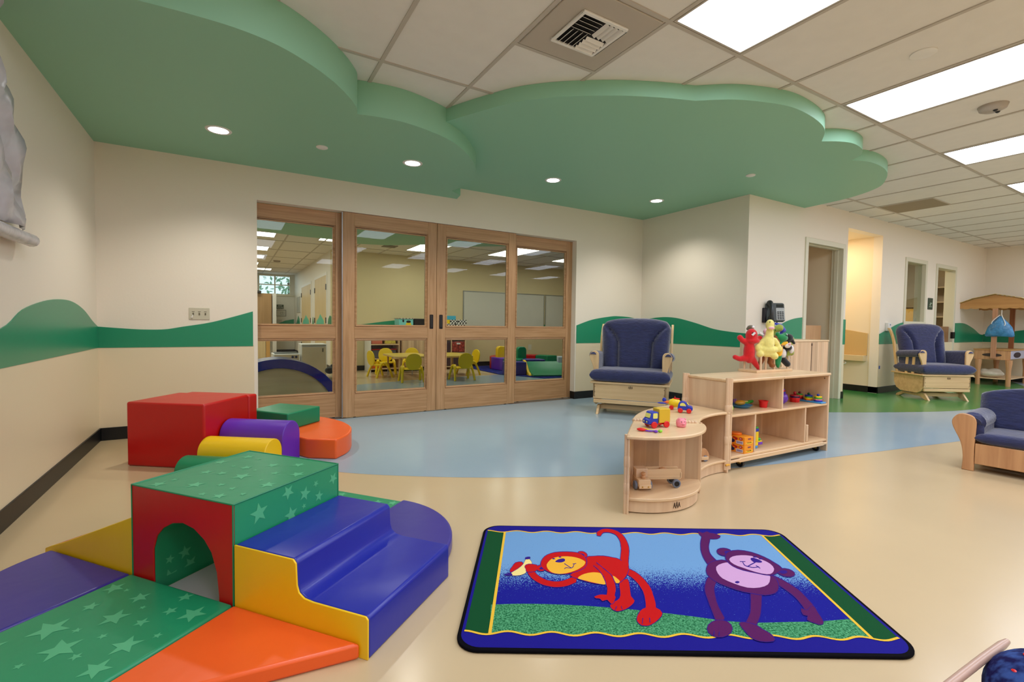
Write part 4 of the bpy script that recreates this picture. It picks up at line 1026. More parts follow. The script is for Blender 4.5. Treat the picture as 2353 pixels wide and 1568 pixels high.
TC = thing('toy_car', 'rounded blue toy car with red wheels on the curved unit', 'toy', (2.625, 2.125, TZ), math.radians(-52))
b = MB(); b.prism([(p.x, p.y) for p in spline([(-0.042, 0.02, 0), (-0.040, 0.045, 0), (-0.03, 0.07, 0), (-0.008, 0.076, 0), (0.012, 0.068, 0), (0.024, 0.05, 0), (0.045, 0.045, 0), (0.054, 0.032, 0), (0.05, 0.016, 0)], 3)], -0.025, 0.025, T=XZ()); b.build('body', P_BLU, TC, bevel=0.006, seg=3)
b = MB(); b.prism([(p.x, p.y) for p in spline([(-0.027, 0.047, 0), (-0.025, 0.062, 0), (-0.008, 0.068, 0), (0.004, 0.062, 0), (0.012, 0.047, 0)], 3)], -0.0262, -0.0252, T=XZ()); b.prism([(-0.027, 0.047), (-0.022, 0.064), (0.002, 0.064), (0.012, 0.047)], 0.0252, 0.0262, T=XZ()); b.build('window', P_WIN, TC, smooth=0)
T = axes((0.0212, 0, 0.060), (0, 1, 0), (-0.62, 0, 0.78), (0.78, 0, 0.62)); b = MB(); b.prism(rrect(-0.018, 0.018, -0.009, 0.009, 0.003), 0, 0.002, T=T); b.build('windscreen', P_WIN, TC, smooth=0)
for x in (-0.024, 0.030):
    for s in (-1, 1):
        b = MB(); wheel(b, x, s * 0.026, 0.016, 0.016, 0.010); b.build('wheel', P_RED, TC, bevel=0.003)
TH = thing('toy_helicopter', 'yellow and blue toy helicopter behind the blue car', 'toy', (2.66, 2.235, TZ), math.radians(-52))
b = MB(); b.ell((0, 0, 0.045), (0.045, 0.025, 0.032)); b.build('body', P_YEL, TH)
b = MB(); b.tube([(-0.03, 0, 0.05), (-0.075, 0, 0.045)], [0.012, 0.006]); b.build('tail_boom', P_ORA, TH)
b = MB(); b.ell((-0.085, -0.01, 0.04), (0.032, 0.012, 0.006)); b.ell((-0.07, 0.0, 0.062), (0.014, 0.006, 0.016)); b.build('tail_rotor', P_BLU, TH)
b = MB(); b.prism([(-0.006, 0.075), (0.006, 0.075), (0.0, 0.095)], -0.006, 0.006, T=XZ()); b.ell((0.01, 0, 0.076), (0.025, 0.012, 0.005)); b.build('rotor_mast', P_RED, TH)
for s in (-1, 1):
    b = MB(); wheel(b, -0.02, s * 0.024, 0.015, 0.015, 0.01); b.build('wheel', P_RED, TH, bevel=0.002)
PG = thing('toy_pig', 'round pink rubber toy pig on the corner unit', 'toy', (2.235, 1.828, TZ), CR + 0.1)
b = MB(); b.lathe([(0, 0.0), (0.022, 0.0), (0.027, 0.006), (0.029, 0.022), (0.027, 0.038), (0.018, 0.049), (0, 0.053)], n=24); b.build('body', P_PNK, PG, smooth=70)
b = MB(); b.ell((0, -0.029, 0.022), (0.009, 0.006, 0.007)); b.build('snout', P_PNK, PG)
b = MB(); b.ell((-0.010, -0.0262, 0.034), 0.0022); b.ell((0.009, -0.0265, 0.034), 0.0022); b.ell((-0.003, -0.0352, 0.022), 0.001); b.ell((0.003, -0.0352, 0.022), 0.001); b.build('eye', BLACK, PG)
b = MB(); b.ell((-0.017, -0.012, 0.047), (0.007, 0.004, 0.006)); b.ell((0.017, -0.012, 0.047), (0.007, 0.004, 0.006)); b.build('ear', P_PNK, PG)
RT = thing('toy_spoon', 'twisted red, purple and green toy spoon lying in front of the lorry', 'toy', (1.978, 1.812, TZ), math.radians(-50))
b = MB(); b.ell((-0.055, 0, 0.010), (0.026, 0.013, 0.009)); b.build('bowl', P_RED, RT)
b = MB(); b.tube([(-0.05, 0.012, 0.014), (-0.03, 0.014, 0.012), (-0.012, 0.006, 0.006)], 0.004); b.build('yellow_edge', P_YEL, RT)
b = MB(); b.tube(spline([(-0.035, 0, 0.006), (-0.015, -0.006, 0.006), (0.005, 0.004, 0.006), (0.018, -0.008, 0.007)], 4), 0.0045); b.ell((0.022, -0.012, 0.008), (0.011, 0.008, 0.008)); b.build('purple_handle', P_PUR, RT)
b = MB(); b.tube(spline([(-0.02, 0.008, 0.006), (0.0, 0.004, 0.007), (0.02, 0.008, 0.006), (0.04, 0.006, 0.007)], 4), 0.0042); b.ell((0.045, 0.005, 0.009), (0.011, 0.009, 0.009)); b.build('green_handle', P_LIM, RT)
# wooden lorry inside the corner unit
RUB = mat('grey_blue_rubber_tyre', (112, 122, 142), 0.6)
g = thing('wooden_truck', 'plain wooden toy lorry with grey tyres inside the corner unit', 'toy', (1.995, 1.895, 0.087), CR + 0.08)
b = MB(); b.prism([(-0.062, 0.02), (0.0, 0.02)], 0, 0.001) if False else b.box(-0.035, 0.035, -0.055, 0.055, 0.022, 0.062); b.build('bonnet', MAPLEH, g, bevel=0.004)
b = MB(); b.box(-0.033, 0.035, -0.005, 0.055, 0.06, 0.110); b.build('cab', MAPLE, g, bevel=0.004)
b = MB(); b.box(-0.035, 0.035, -0.066, -0.055, 0.016, 0.038); b.build('bumper', MAPLEH, g, bevel=0.002)
b = MB(); b.ell((-0.017, -0.068, 0.027), 0.004); b.ell((0.017, -0.068, 0.027), 0.004); b.build('headlight', BRASS, g)
b = MB(); b.lathe([(0, 0), (0.012, 0), (0.013, 0.012), (0.007, 0.018), (0.013, 0.026), (0.012, 0.036), (0, 0.041)], n=16, T=Matrix.Translation((0.0, -0.028, 0.061))); b.build('peg_driver', HONEY, g)
b = MB(); b.box(0.035, 0.232, 0.0, 0.012, 0.052, 0.104); b.box(0.035, 0.232, 0.048, 0.06, 0.052, 0.104); b.box(0.035, 0.232, 0.0, 0.06, 0.046, 0.058); b.box(0.224, 0.236, 0.0, 0.06, 0.052, 0.085); b.build('flatbed', MAPLEH, g, bevel=0.002)
b = MB(); b.ell((0.135, 0.03, 0.10), (0.022, 0.014, 0.008)); b.build('peg', HONEY, g)
for x, y in ((-0.042, -0.02), (0.042, -0.02)):
    b = MB(); b.cyl((x - .007, y, 0.024), (x + .007, y, 0.024), 0.024, n=24); b.build('wheel', RUB, g, bevel=0.003)
for y in (-0.008, 0.066):
    b = MB(); b.cyl((0.202, y - .007, 0.024), (0.202, y + .007, 0.024), 0.024, n=24); w_ = b.build('wheel', RUB, g, bevel=0.003)
    b = MB(); b.cyl((0.202, y - .009, 0.024), (0.202, y + .009, 0.024), 0.015, n=20); b.build('hub', BLACK, w_, bevel=0.001)
g = thing('wooden_car', 'plain wooden toy car with peg people inside the curved unit', 'toy', (2.74, 2.09, 0.091), CR + 0.25)
b = MB(); b.prism([(p.x, p.y) for p in spline([(-0.08, 0.02, 0), (-0.08, 0.05, 0), (-0.06, 0.06, 0), (-0.01, 0.058, 0), (0.0, 0.085, 0), (0.035, 0.085, 0), (0.055, 0.06, 0), (0.065, 0.03, 0), (0.06, 0.018, 0)], 3)], -0.03, 0.03, T=XZ()); b.build('body', HONEY, g, bevel=0.005)
b = MB(); b.box(-0.005, 0.05, -0.042, -0.03, 0.012, 0.035); b.build('bumper', MAPLEH, g, bevel=0.002)
for x in (-0.045, -0.02):
    b = MB(); b.lathe([(0, 0), (0.013, 0), (0.014, 0.014), (0.008, 0.02), (0.014, 0.03), (0.013, 0.042), (0, 0.048)], n=16, T=Matrix.Translation((x, -0.005, 0.058))); b.build('peg_person', HONEY, g)
for x in (-0.05, 0.03):
    for s in (-1, 1):
        b = MB(); wheel(b, x, s * .034, 0.02, 0.02, 0.01); b.build('wheel', RUB, g, bevel=0.002)

# toys on the long shelf (positions along / into the shelf)
def on_shelf(x, y, z):
    return (2.956 + x * math.cos(SA) - y * math.sin(SA), 2.010 + x * math.sin(SA) + y * math.cos(SA), z)
MZ, BZ = 0.3925, 0.1015
g = thing('toy_plate', 'sky blue and orange toy dish at the left of the middle shelf', 'toy', on_shelf(0.385, 0.19, MZ), SA)
b = MB(); b.lathe([(0, 0.004), (0.05, 0.004), (0.078, 0.022), (0.082, 0.022), (0.052, 0.0), (0, 0.0)], n=24); b.build('dish', P_LBL, g)
b = MB(); b.ell((0.02, 0.02, 0.03), (0.05, 0.03, 0.02)); b.build('orange_cover', mat('ochre_plastic', (204, 150, 40), 0.4), g)
g = thing('patterned_toy', 'patterned yellow and purple soft toy lying at the back of the middle shelf', 'toy', on_shelf(0.40, 0.30, MZ), SA + 0.2)
b = MB(); b.box(-0.07, 0.05, -0.03, 0.03, 0.0, 0.05, T=Matrix.Rotation(0.12, 4, 'Y')); b.build('body', mat('checked_print', (210, 170, 60), 0.6, var=(60, 0.8)), g, bevel=0.012)
b = MB()
for k in range(4): b.tube([(-0.06 + k * .028, -0.034, 0.01), (-0.05 + k * .028, -0.034, 0.05)], 0.004)
b.build('purple_stripe', P_PUR, g)
g = thing('lime_ball', 'lime green ball at the left end of the middle shelf', 'ball', on_shelf(0.165, 0.115, MZ))
b = MB(); b.ell((0, 0, 0.023), (0.016, 0.02, 0.023)); b.build('ball', P_LIM, g)
g = thing('toy_mirror', 'green toy hand mirror lying on the middle shelf', 'toy', on_shelf(0.50, 0.235, MZ), SA)
b = MB(); b.ell((-0.01, 0, 0.022), (0.055, 0.035, 0.010)); b.tube([(0.035, 0, 0.022), (0.09, 0, 0.025)], [0.014, 0.012]); b.build('frame', P_GRN, g)
b = MB(); b.ell((-0.01, 0, 0.031), (0.04, 0.025, 0.006)); b.build('lens', mat('yellow_film', (214, 214, 120), 0.2), g)
b = MB(); b.ell((-0.01, 0, 0.008), (0.04, 0.02, 0.008)); b.build('foot', BLACK, g)
g = thing('toy_cup', 'small red plastic cup on the middle shelf', 'cup', on_shelf(0.548, 0.115, MZ))
b = MB(); b.lathe([(0, 0), (0.026, 0), (0.032, 0.046), (0.036, 0.048), (0.036, 0.052), (0.030, 0.052), (0.025, 0.004), (0, 0.004)], n=28); b.build('cup', P_RED, g, smooth=50)
b = MB(); b.tube(spline([(0.034, 0, 0.04), (0.05, 0, 0.03), (0.04, 0, 0.015), (0.028, 0, 0.012)], 4), 0.003); b.build('handle', P_RED, g)
g = thing('toy_pot', 'shiny purple lidded toy pot behind the divider', 'toy', on_shelf(0.86, 0.175, MZ))
b = MB(); b.lathe([(0, 0), (0.03, 0), (0.052, 0.02), (0.058, 0.045), (0.05, 0.072), (0.036, 0.086), (0, 0.088)], n=28); b.build('bowl', mat('glossy_purple', (108, 56, 190), 0.15), g)
for z, m_ in ((0.088, P_BLU), (0.098, P_RED), (0.108, P_PUR)):
    b = MB(); b.cyl((0, 0, z), (0, 0, z + 0.010), 0.038 - (z - .088) * .4, n=24); b.build('lid_ring', m_, g, bevel=0.002)
g = thing('toy_saucepan', 'red toy saucepan with a knobbed lid on the middle shelf', 'toy', on_shelf(1.045, 0.165, MZ))
b = MB(); b.lathe([(0, 0), (0.036, 0), (0.042, 0.036), (0.038, 0.037), (0, 0.034)], n=8); b.build('pan', P_RED, g, bevel=0.003)
b = MB(); b.lathe([(0.036, 0.037), (0.037, 0.05), (0.0, 0.052)], n=24); b.build('dark_band', mat('dark_violet', (44, 16, 74), 0.3), g)
b = MB(); b.lathe([(0.038, 0.05), (0.036, 0.058), (0.012, 0.062), (0, 0.062)], n=24); b.ell((0, 0, 0.074), (0.012, 0.012, 0.013)); b.build('lid', mat('crimson_plastic', (170, 16, 40), 0.3), g)
TRAY = thing('stacking_toy', 'sky blue tray with three stacks of coloured rings at the right of the middle shelf', 'toy', on_shelf(1.175, 0.125, MZ), SA - PI / 2)
b = MB(); b.box(-0.12, 0.12, -0.036, 0.036, 0, 0.012); b.build('tray', P_LBL, TRAY, bevel=0.003)
for k, (x, cols) in enumerate([(-0.075, (mat('plum', (120, 20, 60), .35), P_RED, P_ORA, P_GRN, mat('wine', (96, 8, 24), .3))), (0.0, (P_ORA, P_YEL, P_GRN, P_BLU, mat('bottle_green', (10, 80, 50), .3))), (0.075, (P_BLU, P_PNK, P_GRN, P_YEL, P_BLU))]):
    for q in range(4):
        b = MB(); r_ = 0.031 - 0.001 * q if k != 0 else 0.030 - 0.002 * q
        b.cyl((x, 0, 0.012 + q * .011), (x, 0, 0.023 + q * .011), r_, n=6 if (q + k) % 2 else 20); b.build('ring', cols[q], TRAY, bevel=0.002)
    b = MB(); b.ell((x, 0, 0.064), 0.011); b.build('knob', cols[4], TRAY)
# cartons on the bottom shelf
CARD = mat('orange_carton', (240, 150, 30), 0.35); CAR2 = mat('carton_yellow', (250, 214, 60), 0.4)
LBL = mat('carton_label_white', (216, 214, 224), 0.5); VIO = mat('carton_violet', (92, 30, 130), 0.5); CRED = mat('carton_red', (180, 24, 12), 0.5); CGRN = mat('carton_green_dark', (10, 60, 24), .5); CNAV = mat('carton_navy', (24, 16, 74), .5)
def carton(lab, z):
    g = thing('toy_carton', lab, 'box', on_shelf(0.180, 0.008, z), SA, 'orange toy cartons on the bottom shelf')
    b = MB(); b.prism([(0, 0), (0.097, -0.002), (0.088, 0.20), (-0.02, 0.20)], 0, 0.058); b.build('carton', CARD, g, bevel=0.001)
    # front faces: right face from (0,0) to (.108,.03); left face from (0,0) to (-.105,.195)
    e1 = Vector((0.097, -0.002, 0)).normalized(); T1 = axes((0, 0, 0), e1, (0, 0, 1), e1.cross(Vector((0, 0, 1))))
    e2 = Vector((-0.02, 0.20, 0)).normalized(); T2 = axes((0, 0, 0), -e2, (0, 0, 1), (-e2).cross(Vector((0, 0, 1))))
    b = MB(); b.flat([(0.052 + 0.038 * math.cos(a), 0.020 + 0.014 * math.sin(a)) for a in [PI + PI * k / 12 for k in range(13)]] + [(0.085, 0.024), (0.02, 0.019)], 0.0006, 0, T1); b.build('yellow_swoosh', CAR2, g, smooth=0)
    tx = text('toot', 0.018, VIO, g, T1 @ Vector((0.052, 0.045, 0.0012)), T1.to_euler()); tx2 = text('Caterpillar', 0.012, mat('carton_ink', (150, 90, 20), .5) if z < 0.12 else bpy.data.materials['carton_ink'], g, T1 @ Vector((0.052, 0.018, 0.0014)), T1.to_euler())
    tx.name = 'printed_word'; tx2.name = 'printed_word'
    b = MB(); b.flat(rrect(-0.062, -0.010, 0.005, 0.028, 0.002), 0.0006, 0, T2); l_ = b.build('label', LBL, g, smooth=0)
    b = MB()
    for k in range(12): b.flat([(-0.056 + k * .0036, 0.009), (-0.0542 + k * .0036, 0.009), (-0.0542 + k * .0036, 0.024), (-0.056 + k * .0036, 0.024)], 0.0012, 0, T2)
    b.build('bar_code', VIO, g, smooth=0)
    b = MB(); b.flat([(-0.028 + 0.014 * math.cos(a), 0.043 + 0.011 * math.sin(a)) for a in [2 * PI * k / 18 for k in range(18)]], 0.0008, 0, T2); b.build('age_badge', CRED, g, smooth=0)
    tx = text('3+', 0.015, WHITE, g, T2 @ Vector((-0.028, 0.043, 0.0016)), T2.to_euler()); tx.name = 'printed_word'
    b = MB(); b.flat([(-0.095 + 0.024 * math.cos(a), 0.022 + 0.014 * math.sin(a)) for a in [2 * PI * k / 14 for k in range(14)]], 0.0007, 0, T2); b.flat([(-0.115 + 0.025 * math.cos(a), 0.038 + 0.015 * math.sin(a)) for a in [2 * PI * k / 14 for k in range(14)]], 0.0009, 0, T2); b.build('flower_print', CNAV, g, smooth=0)
    b = MB(); b.flat([(-0.075, 0.030), (-0.055, 0.030), (-0.050, 0.046), (-0.085, 0.054), (-0.090, 0.042), (-0.07, 0.040)], 0.0008, 0, T2); b.build('red_print', CRED, g, smooth=0)
carton('orange toy carton resting directly on the bottom shelf', BZ)
carton('orange toy carton stacked on top of the other carton', BZ + 0.0592)
g = thing('orange_disc', 'small orange plastic disc on top of the stacked cartons', 'toy', on_shelf(0.225, 0.11, BZ + 0.1187))
b = MB(); b.lathe([(0, 0), (0.04, 0), (0.042, 0.008), (0.036, 0.014), (0, 0.016)], n=24); b.build('disc', P_ORA, g)
g = thing('red_toy', 'red and yellow round toy at the far left of the bottom shelf', 'toy', on_shelf(0.135, 0.14, BZ))
b = MB(); b.ell((0, 0, 0.075), (0.03, 0.045, 0.05)); b.build('red_ball', P_RED, g)
b = MB(); b.ell((0, 0, 0.022), (0.032, 0.045, 0.022)); b.build('yellow_base', P_YEL, g)
g = thing('booklet', 'blue and white booklet lying behind the cartons', 'book', on_shelf(0.20, 0.29, BZ + 0.10), SA)
b = MB(); b.box(-0.06, 0.06, -0.05, 0.05, -0.1, 0.0); b.build('stack', mat('book_blue', (40, 60, 130), .5), g, bevel=0.002)
g = thing('block_tower', 'yellow, blue and green toy tower just right of the lower divider', 'toy', on_shelf(0.41, 0.085, BZ), SA)
for (x0, x1, z0, z1, m_) in ((-0.016, 0.016, 0.02, 0.045, P_YEL), (-0.014, 0.018, 0.045, 0.125, P_YEL), (-0.018, 0.022, 0.125, 0.148, P_BLU), (-0.012, 0.014, 0.148, 0.162, P_GRN), (-0.014, 0.012, 0.0, 0.02, P_LBL)):
    b = MB(); b.box(x0, x1, -0.02, 0.02, z0, z1); b.build('block', m_, g, bevel=0.004)
b = MB(); b.box(0.018, 0.07, -0.02, 0.03, 0.022, 0.042); b.build('purple_base', P_PUR, g, bevel=0.004)
b = MB(); b.box(0.02, 0.068, -0.016, 0.026, 0.042, 0.052); b.build('yellow_base', P_YEL, g, bevel=0.003)
b = MB(); b.ell((0.04, 0, 0.062), (0.02, 0.02, 0.014)); b.build('green_dome', P_GRN, g)
g = thing('loose_board', 'short maple board leaning inside the right lower bay', 'board', on_shelf(0.958, 0.012, BZ), SA)
b = MB(); b.box(-0.0, 0.026, 0.0, 0.10, 0, 0.135); b.build('board', MAPLE, g, bevel=0.004); b = MB(); b.ell((0.027, 0.012, 0.065), 0.003); b.build('screw_hole', BLACK, g)

# ================================================================== wall telephone, switches, small wall things
g = thing('wall_telephone', 'black wall telephone with grey keypad hung above the puppets', 'telephone', (5.60, YW, 1.05))
ROT = Matrix.Rotation(0.0, 4, 'Z')
b = MB(); b.prism(rrect(-0.085, 0.0, 0.01, 0.19, 0.01), -0.035, 0.0, T=XZ()); b.build('wall_plate', mat('phone_plate_black', (26, 22, 32), .5), g, bevel=0.004)  # even near-black plate behind the phone body
TP = Matrix.Translation((0.03, -0.075, 0.13)) @ Matrix.Rotation(-0.7, 4, 'Z') @ Matrix.Rotation(-0.25, 4, 'X')
b = MB(); b.prism(rrect(-0.09, 0.12, -0.11, 0.12, 0.025), -0.02, 0.03, T=TP @ XZ()); b.build('body', mat('phone_grey', (70, 74, 72), .45), g, bevel=0.010, seg=3)
b = MB(); P = spline([TP @ Vector((-0.05, -0.04, 0.11)), TP @ Vector((-0.05, -0.075, 0.05)), TP @ Vector((-0.05, -0.075, -0.03)), TP @ Vector((-0.05, -0.04, -0.1))], 5); b.tube(P, [0.034, 0.034, 0.032, 0.026, 0.022] + [0.02] * 6 + [0.022, 0.026, 0.032, 0.034, 0.034][:len(P) - 11], n=14); b.ell(tuple(P[0]), 0.036); b.ell(tuple(P[-1]), 0.036); b.build('handset', mat('phone_black', (30, 32, 32), .35), g)
b = MB(); b.prism(rrect(0.02, 0.115, -0.095, 0.055, 0.008), -0.024, -0.0195, T=TP @ XZ()); kp = b.build('keypad', mat('keypad_light', (176, 178, 176), .4), g, bevel=0.001)
b = MB()
for r_ in range(5):
    for c_ in range(3): b.box(0.032 + c_ * .026, 0.050 + c_ * .026, -0.029, -0.0235, -0.085 + r_ * .021, -0.074 + r_ * .021, T=TP)
b.build('keys', BLACK, kp, smooth=0)
b = MB(); b.box(0.03, 0.105, -0.026, -0.0195, 0.068, 0.10, T=TP); b.build('display', mat('lcd_dark', (34, 40, 36), .2), g, bevel=0.001)
b = MB(); b.tube(spline([(-0.02, -0.07, 0.03), (-0.02, -0.06, -0.1), (-0.01, -0.05, -0.2), (0.04, -0.05, -0.24), (0.10, -0.05, -0.17), (0.125, -0.06, -0.08), (0.115, -0.07, 0.02)], 6), 0.008, n=8); b.build('coiled_cord', BLACK, g)
g = thing('light_switch', 'beige three gang light switch plate with keyed switches', 'switch', (-0.241, YB, 1.058))
b = MB(); b.prism(rrect(-0.077, 0.077, -0.052, 0.052, 0.006), -0.006, 0, T=XZ()); b.build('plate', mat('switch_plate', (196, 190, 168), .35), g, bevel=0.002)
for k in (-1, 0, 1):
    b = MB(); b.box(k * 0.045 - 0.010, k * 0.045 + 0.010, -0.0075, -0.006, 0.016, 0.020); b.box(k * 0.045 - 0.005, k * 0.045 + 0.005, -0.010, -0.006, -0.012, 0.008); b.build('keyed_switch', mat('switch_dark', (96, 90, 70), .4) if k == -1 else bpy.data.materials['switch_dark'], g, bevel=0.0008)
b = MB(); b.tube([(-0.05, -0.012, -0.010), (-0.052, -0.014, -0.028)], 0.004); b.ell((-0.056, -0.014, -0.032), (0.008, 0.003, 0.006)); b.build('small_key', WHITE, g)
g = thing('wall_dispenser', 'small white box on the wall above the green wave beside the alcove', 'dispenser', (8.84, YW, 0.95))
b = MB(); b.box(-0.045, 0.05, -0.045, 0, 0.02, 0.15); b.build('housing', WHITE, g, bevel=0.006); b = MB(); b.box(0.0, 0.03, -0.047, -0.044, 0.11, 0.125); b.build('lens', mat('blue_lens', (40, 60, 120), .3), g, smooth=0)
g = thing('blue_tape', 'tiny blue tape mark on the wall corner by the alcove', 'tape', (8.645, YW - 0.0045, 0.40))
b = MB(); b.box(-0.02, 0.02, -0.001, 0, -0.02, 0.03); b.build('tape', mat('blue_tape', (50, 80, 170), .6), g, smooth=0)
g = thing('room_sign', 'small dark green room sign between the window and the doorway', 'sign', (10.47, YW, 1.45))
b = MB(); b.prism(rrect(-0.10, 0.10, -0.10, 0.10, 0.01), -0.008, 0, T=XZ()); b.build('plate', mat('sign_green', (40, 62, 44), .5), g, bevel=0.002)
b = MB(); b.prism([(-0.04, -0.03), (-0.01, 0.03), (0.02, -0.03)], -0.0095, -0.008, T=XZ()); b.box(-0.06, 0.06, -0.0095, -0.008, -0.055, -0.045); b.box(0.01, 0.06, -0.0095, -0.008, 0.0, 0.02); b.build('raised_symbol', mat('sign_pale', (150, 170, 150), .5), g, smooth=0)
# alcove counter
g = thing('changing_counter', 'cream counter with a curved backsplash inside the bright alcove', 'counter', (E4 + 0.012, 3.5, 0.49))
CRM = mat('laminate_cream', (216, 194, 150), .4); CRT = mat('laminate_tan', (206, 172, 112), .45)
b = MB(); b.box(-0.10, 0.0, 0.03, 0.9, 0.0, 0.09); b.build('counter', CRM, g, bevel=0.004)
b = MB(); b.prism([(0.02, 0.09), (0.9, 0.09), (0.9, 0.53), (0.6, 0.52), (0.3, 0.49), (0.02, 0.44)], -0.014, 0.0, T=YZ()); b.build('backsplash', CRT, g, bevel=0.003)
b = MB(); b.tube(spline([(-0.02, 0.35, -0.005), (-0.06, 0.3, -0.05), (-0.04, 0.5, -0.12)], 5), 0.012); b.build('drain_pipe', WHITE, g)
# ================================================================== hanging plastic sheet on the left wall
g = thing('plastic_sheet', 'crumpled clear plastic sheet with a rolled hem hanging at the left edge', 'sheet', (XL + 0.012, 2.0, 1.37))
PLS = mat('cloudy_plastic', (196, 192, 196), 0.22, bump=(5, 0.8, 0.03), var=(7, 0.08)); 
b = MB(); nx, nz = 26, 30; vs = []; fs = []
for j in range(nz + 1):
    z = 0.07 + (1.2 - 0.07) * j / nz
    wd = 1.30 - 0.42 * (j / nz) + 0.02 * math.sin(j * 1.3)
    for i in range(nx + 1):
        y = wd * i / nx
        x = 0.055 + 0.022 * math.sin(i * 0.9 + j * 0.35) + 0.012 * math.sin(i * 2.3 - j * 0.8)
        vs.append((x, y, z))
for j in range(nz):
    for i in range(nx):
        a = j * (nx + 1) + i; fs.append((a, a + 1, a + nx + 2, a + nx + 1))
b.add(vs, fs); o = b.build('sheet', PLS, g, smooth=80)
sd = o.modifiers.new('thick', 'SOLIDIFY'); sd.thickness = 0.004
b = MB(); b.tube(spline([(0.05, 0.0, 0.035), (0.055, 0.5, 0.032), (0.045, 1.0, 0.03), (0.042, 1.38, 0.033)], 5), 0.032, n=14); b.build('rolled_hem', PLS, g)

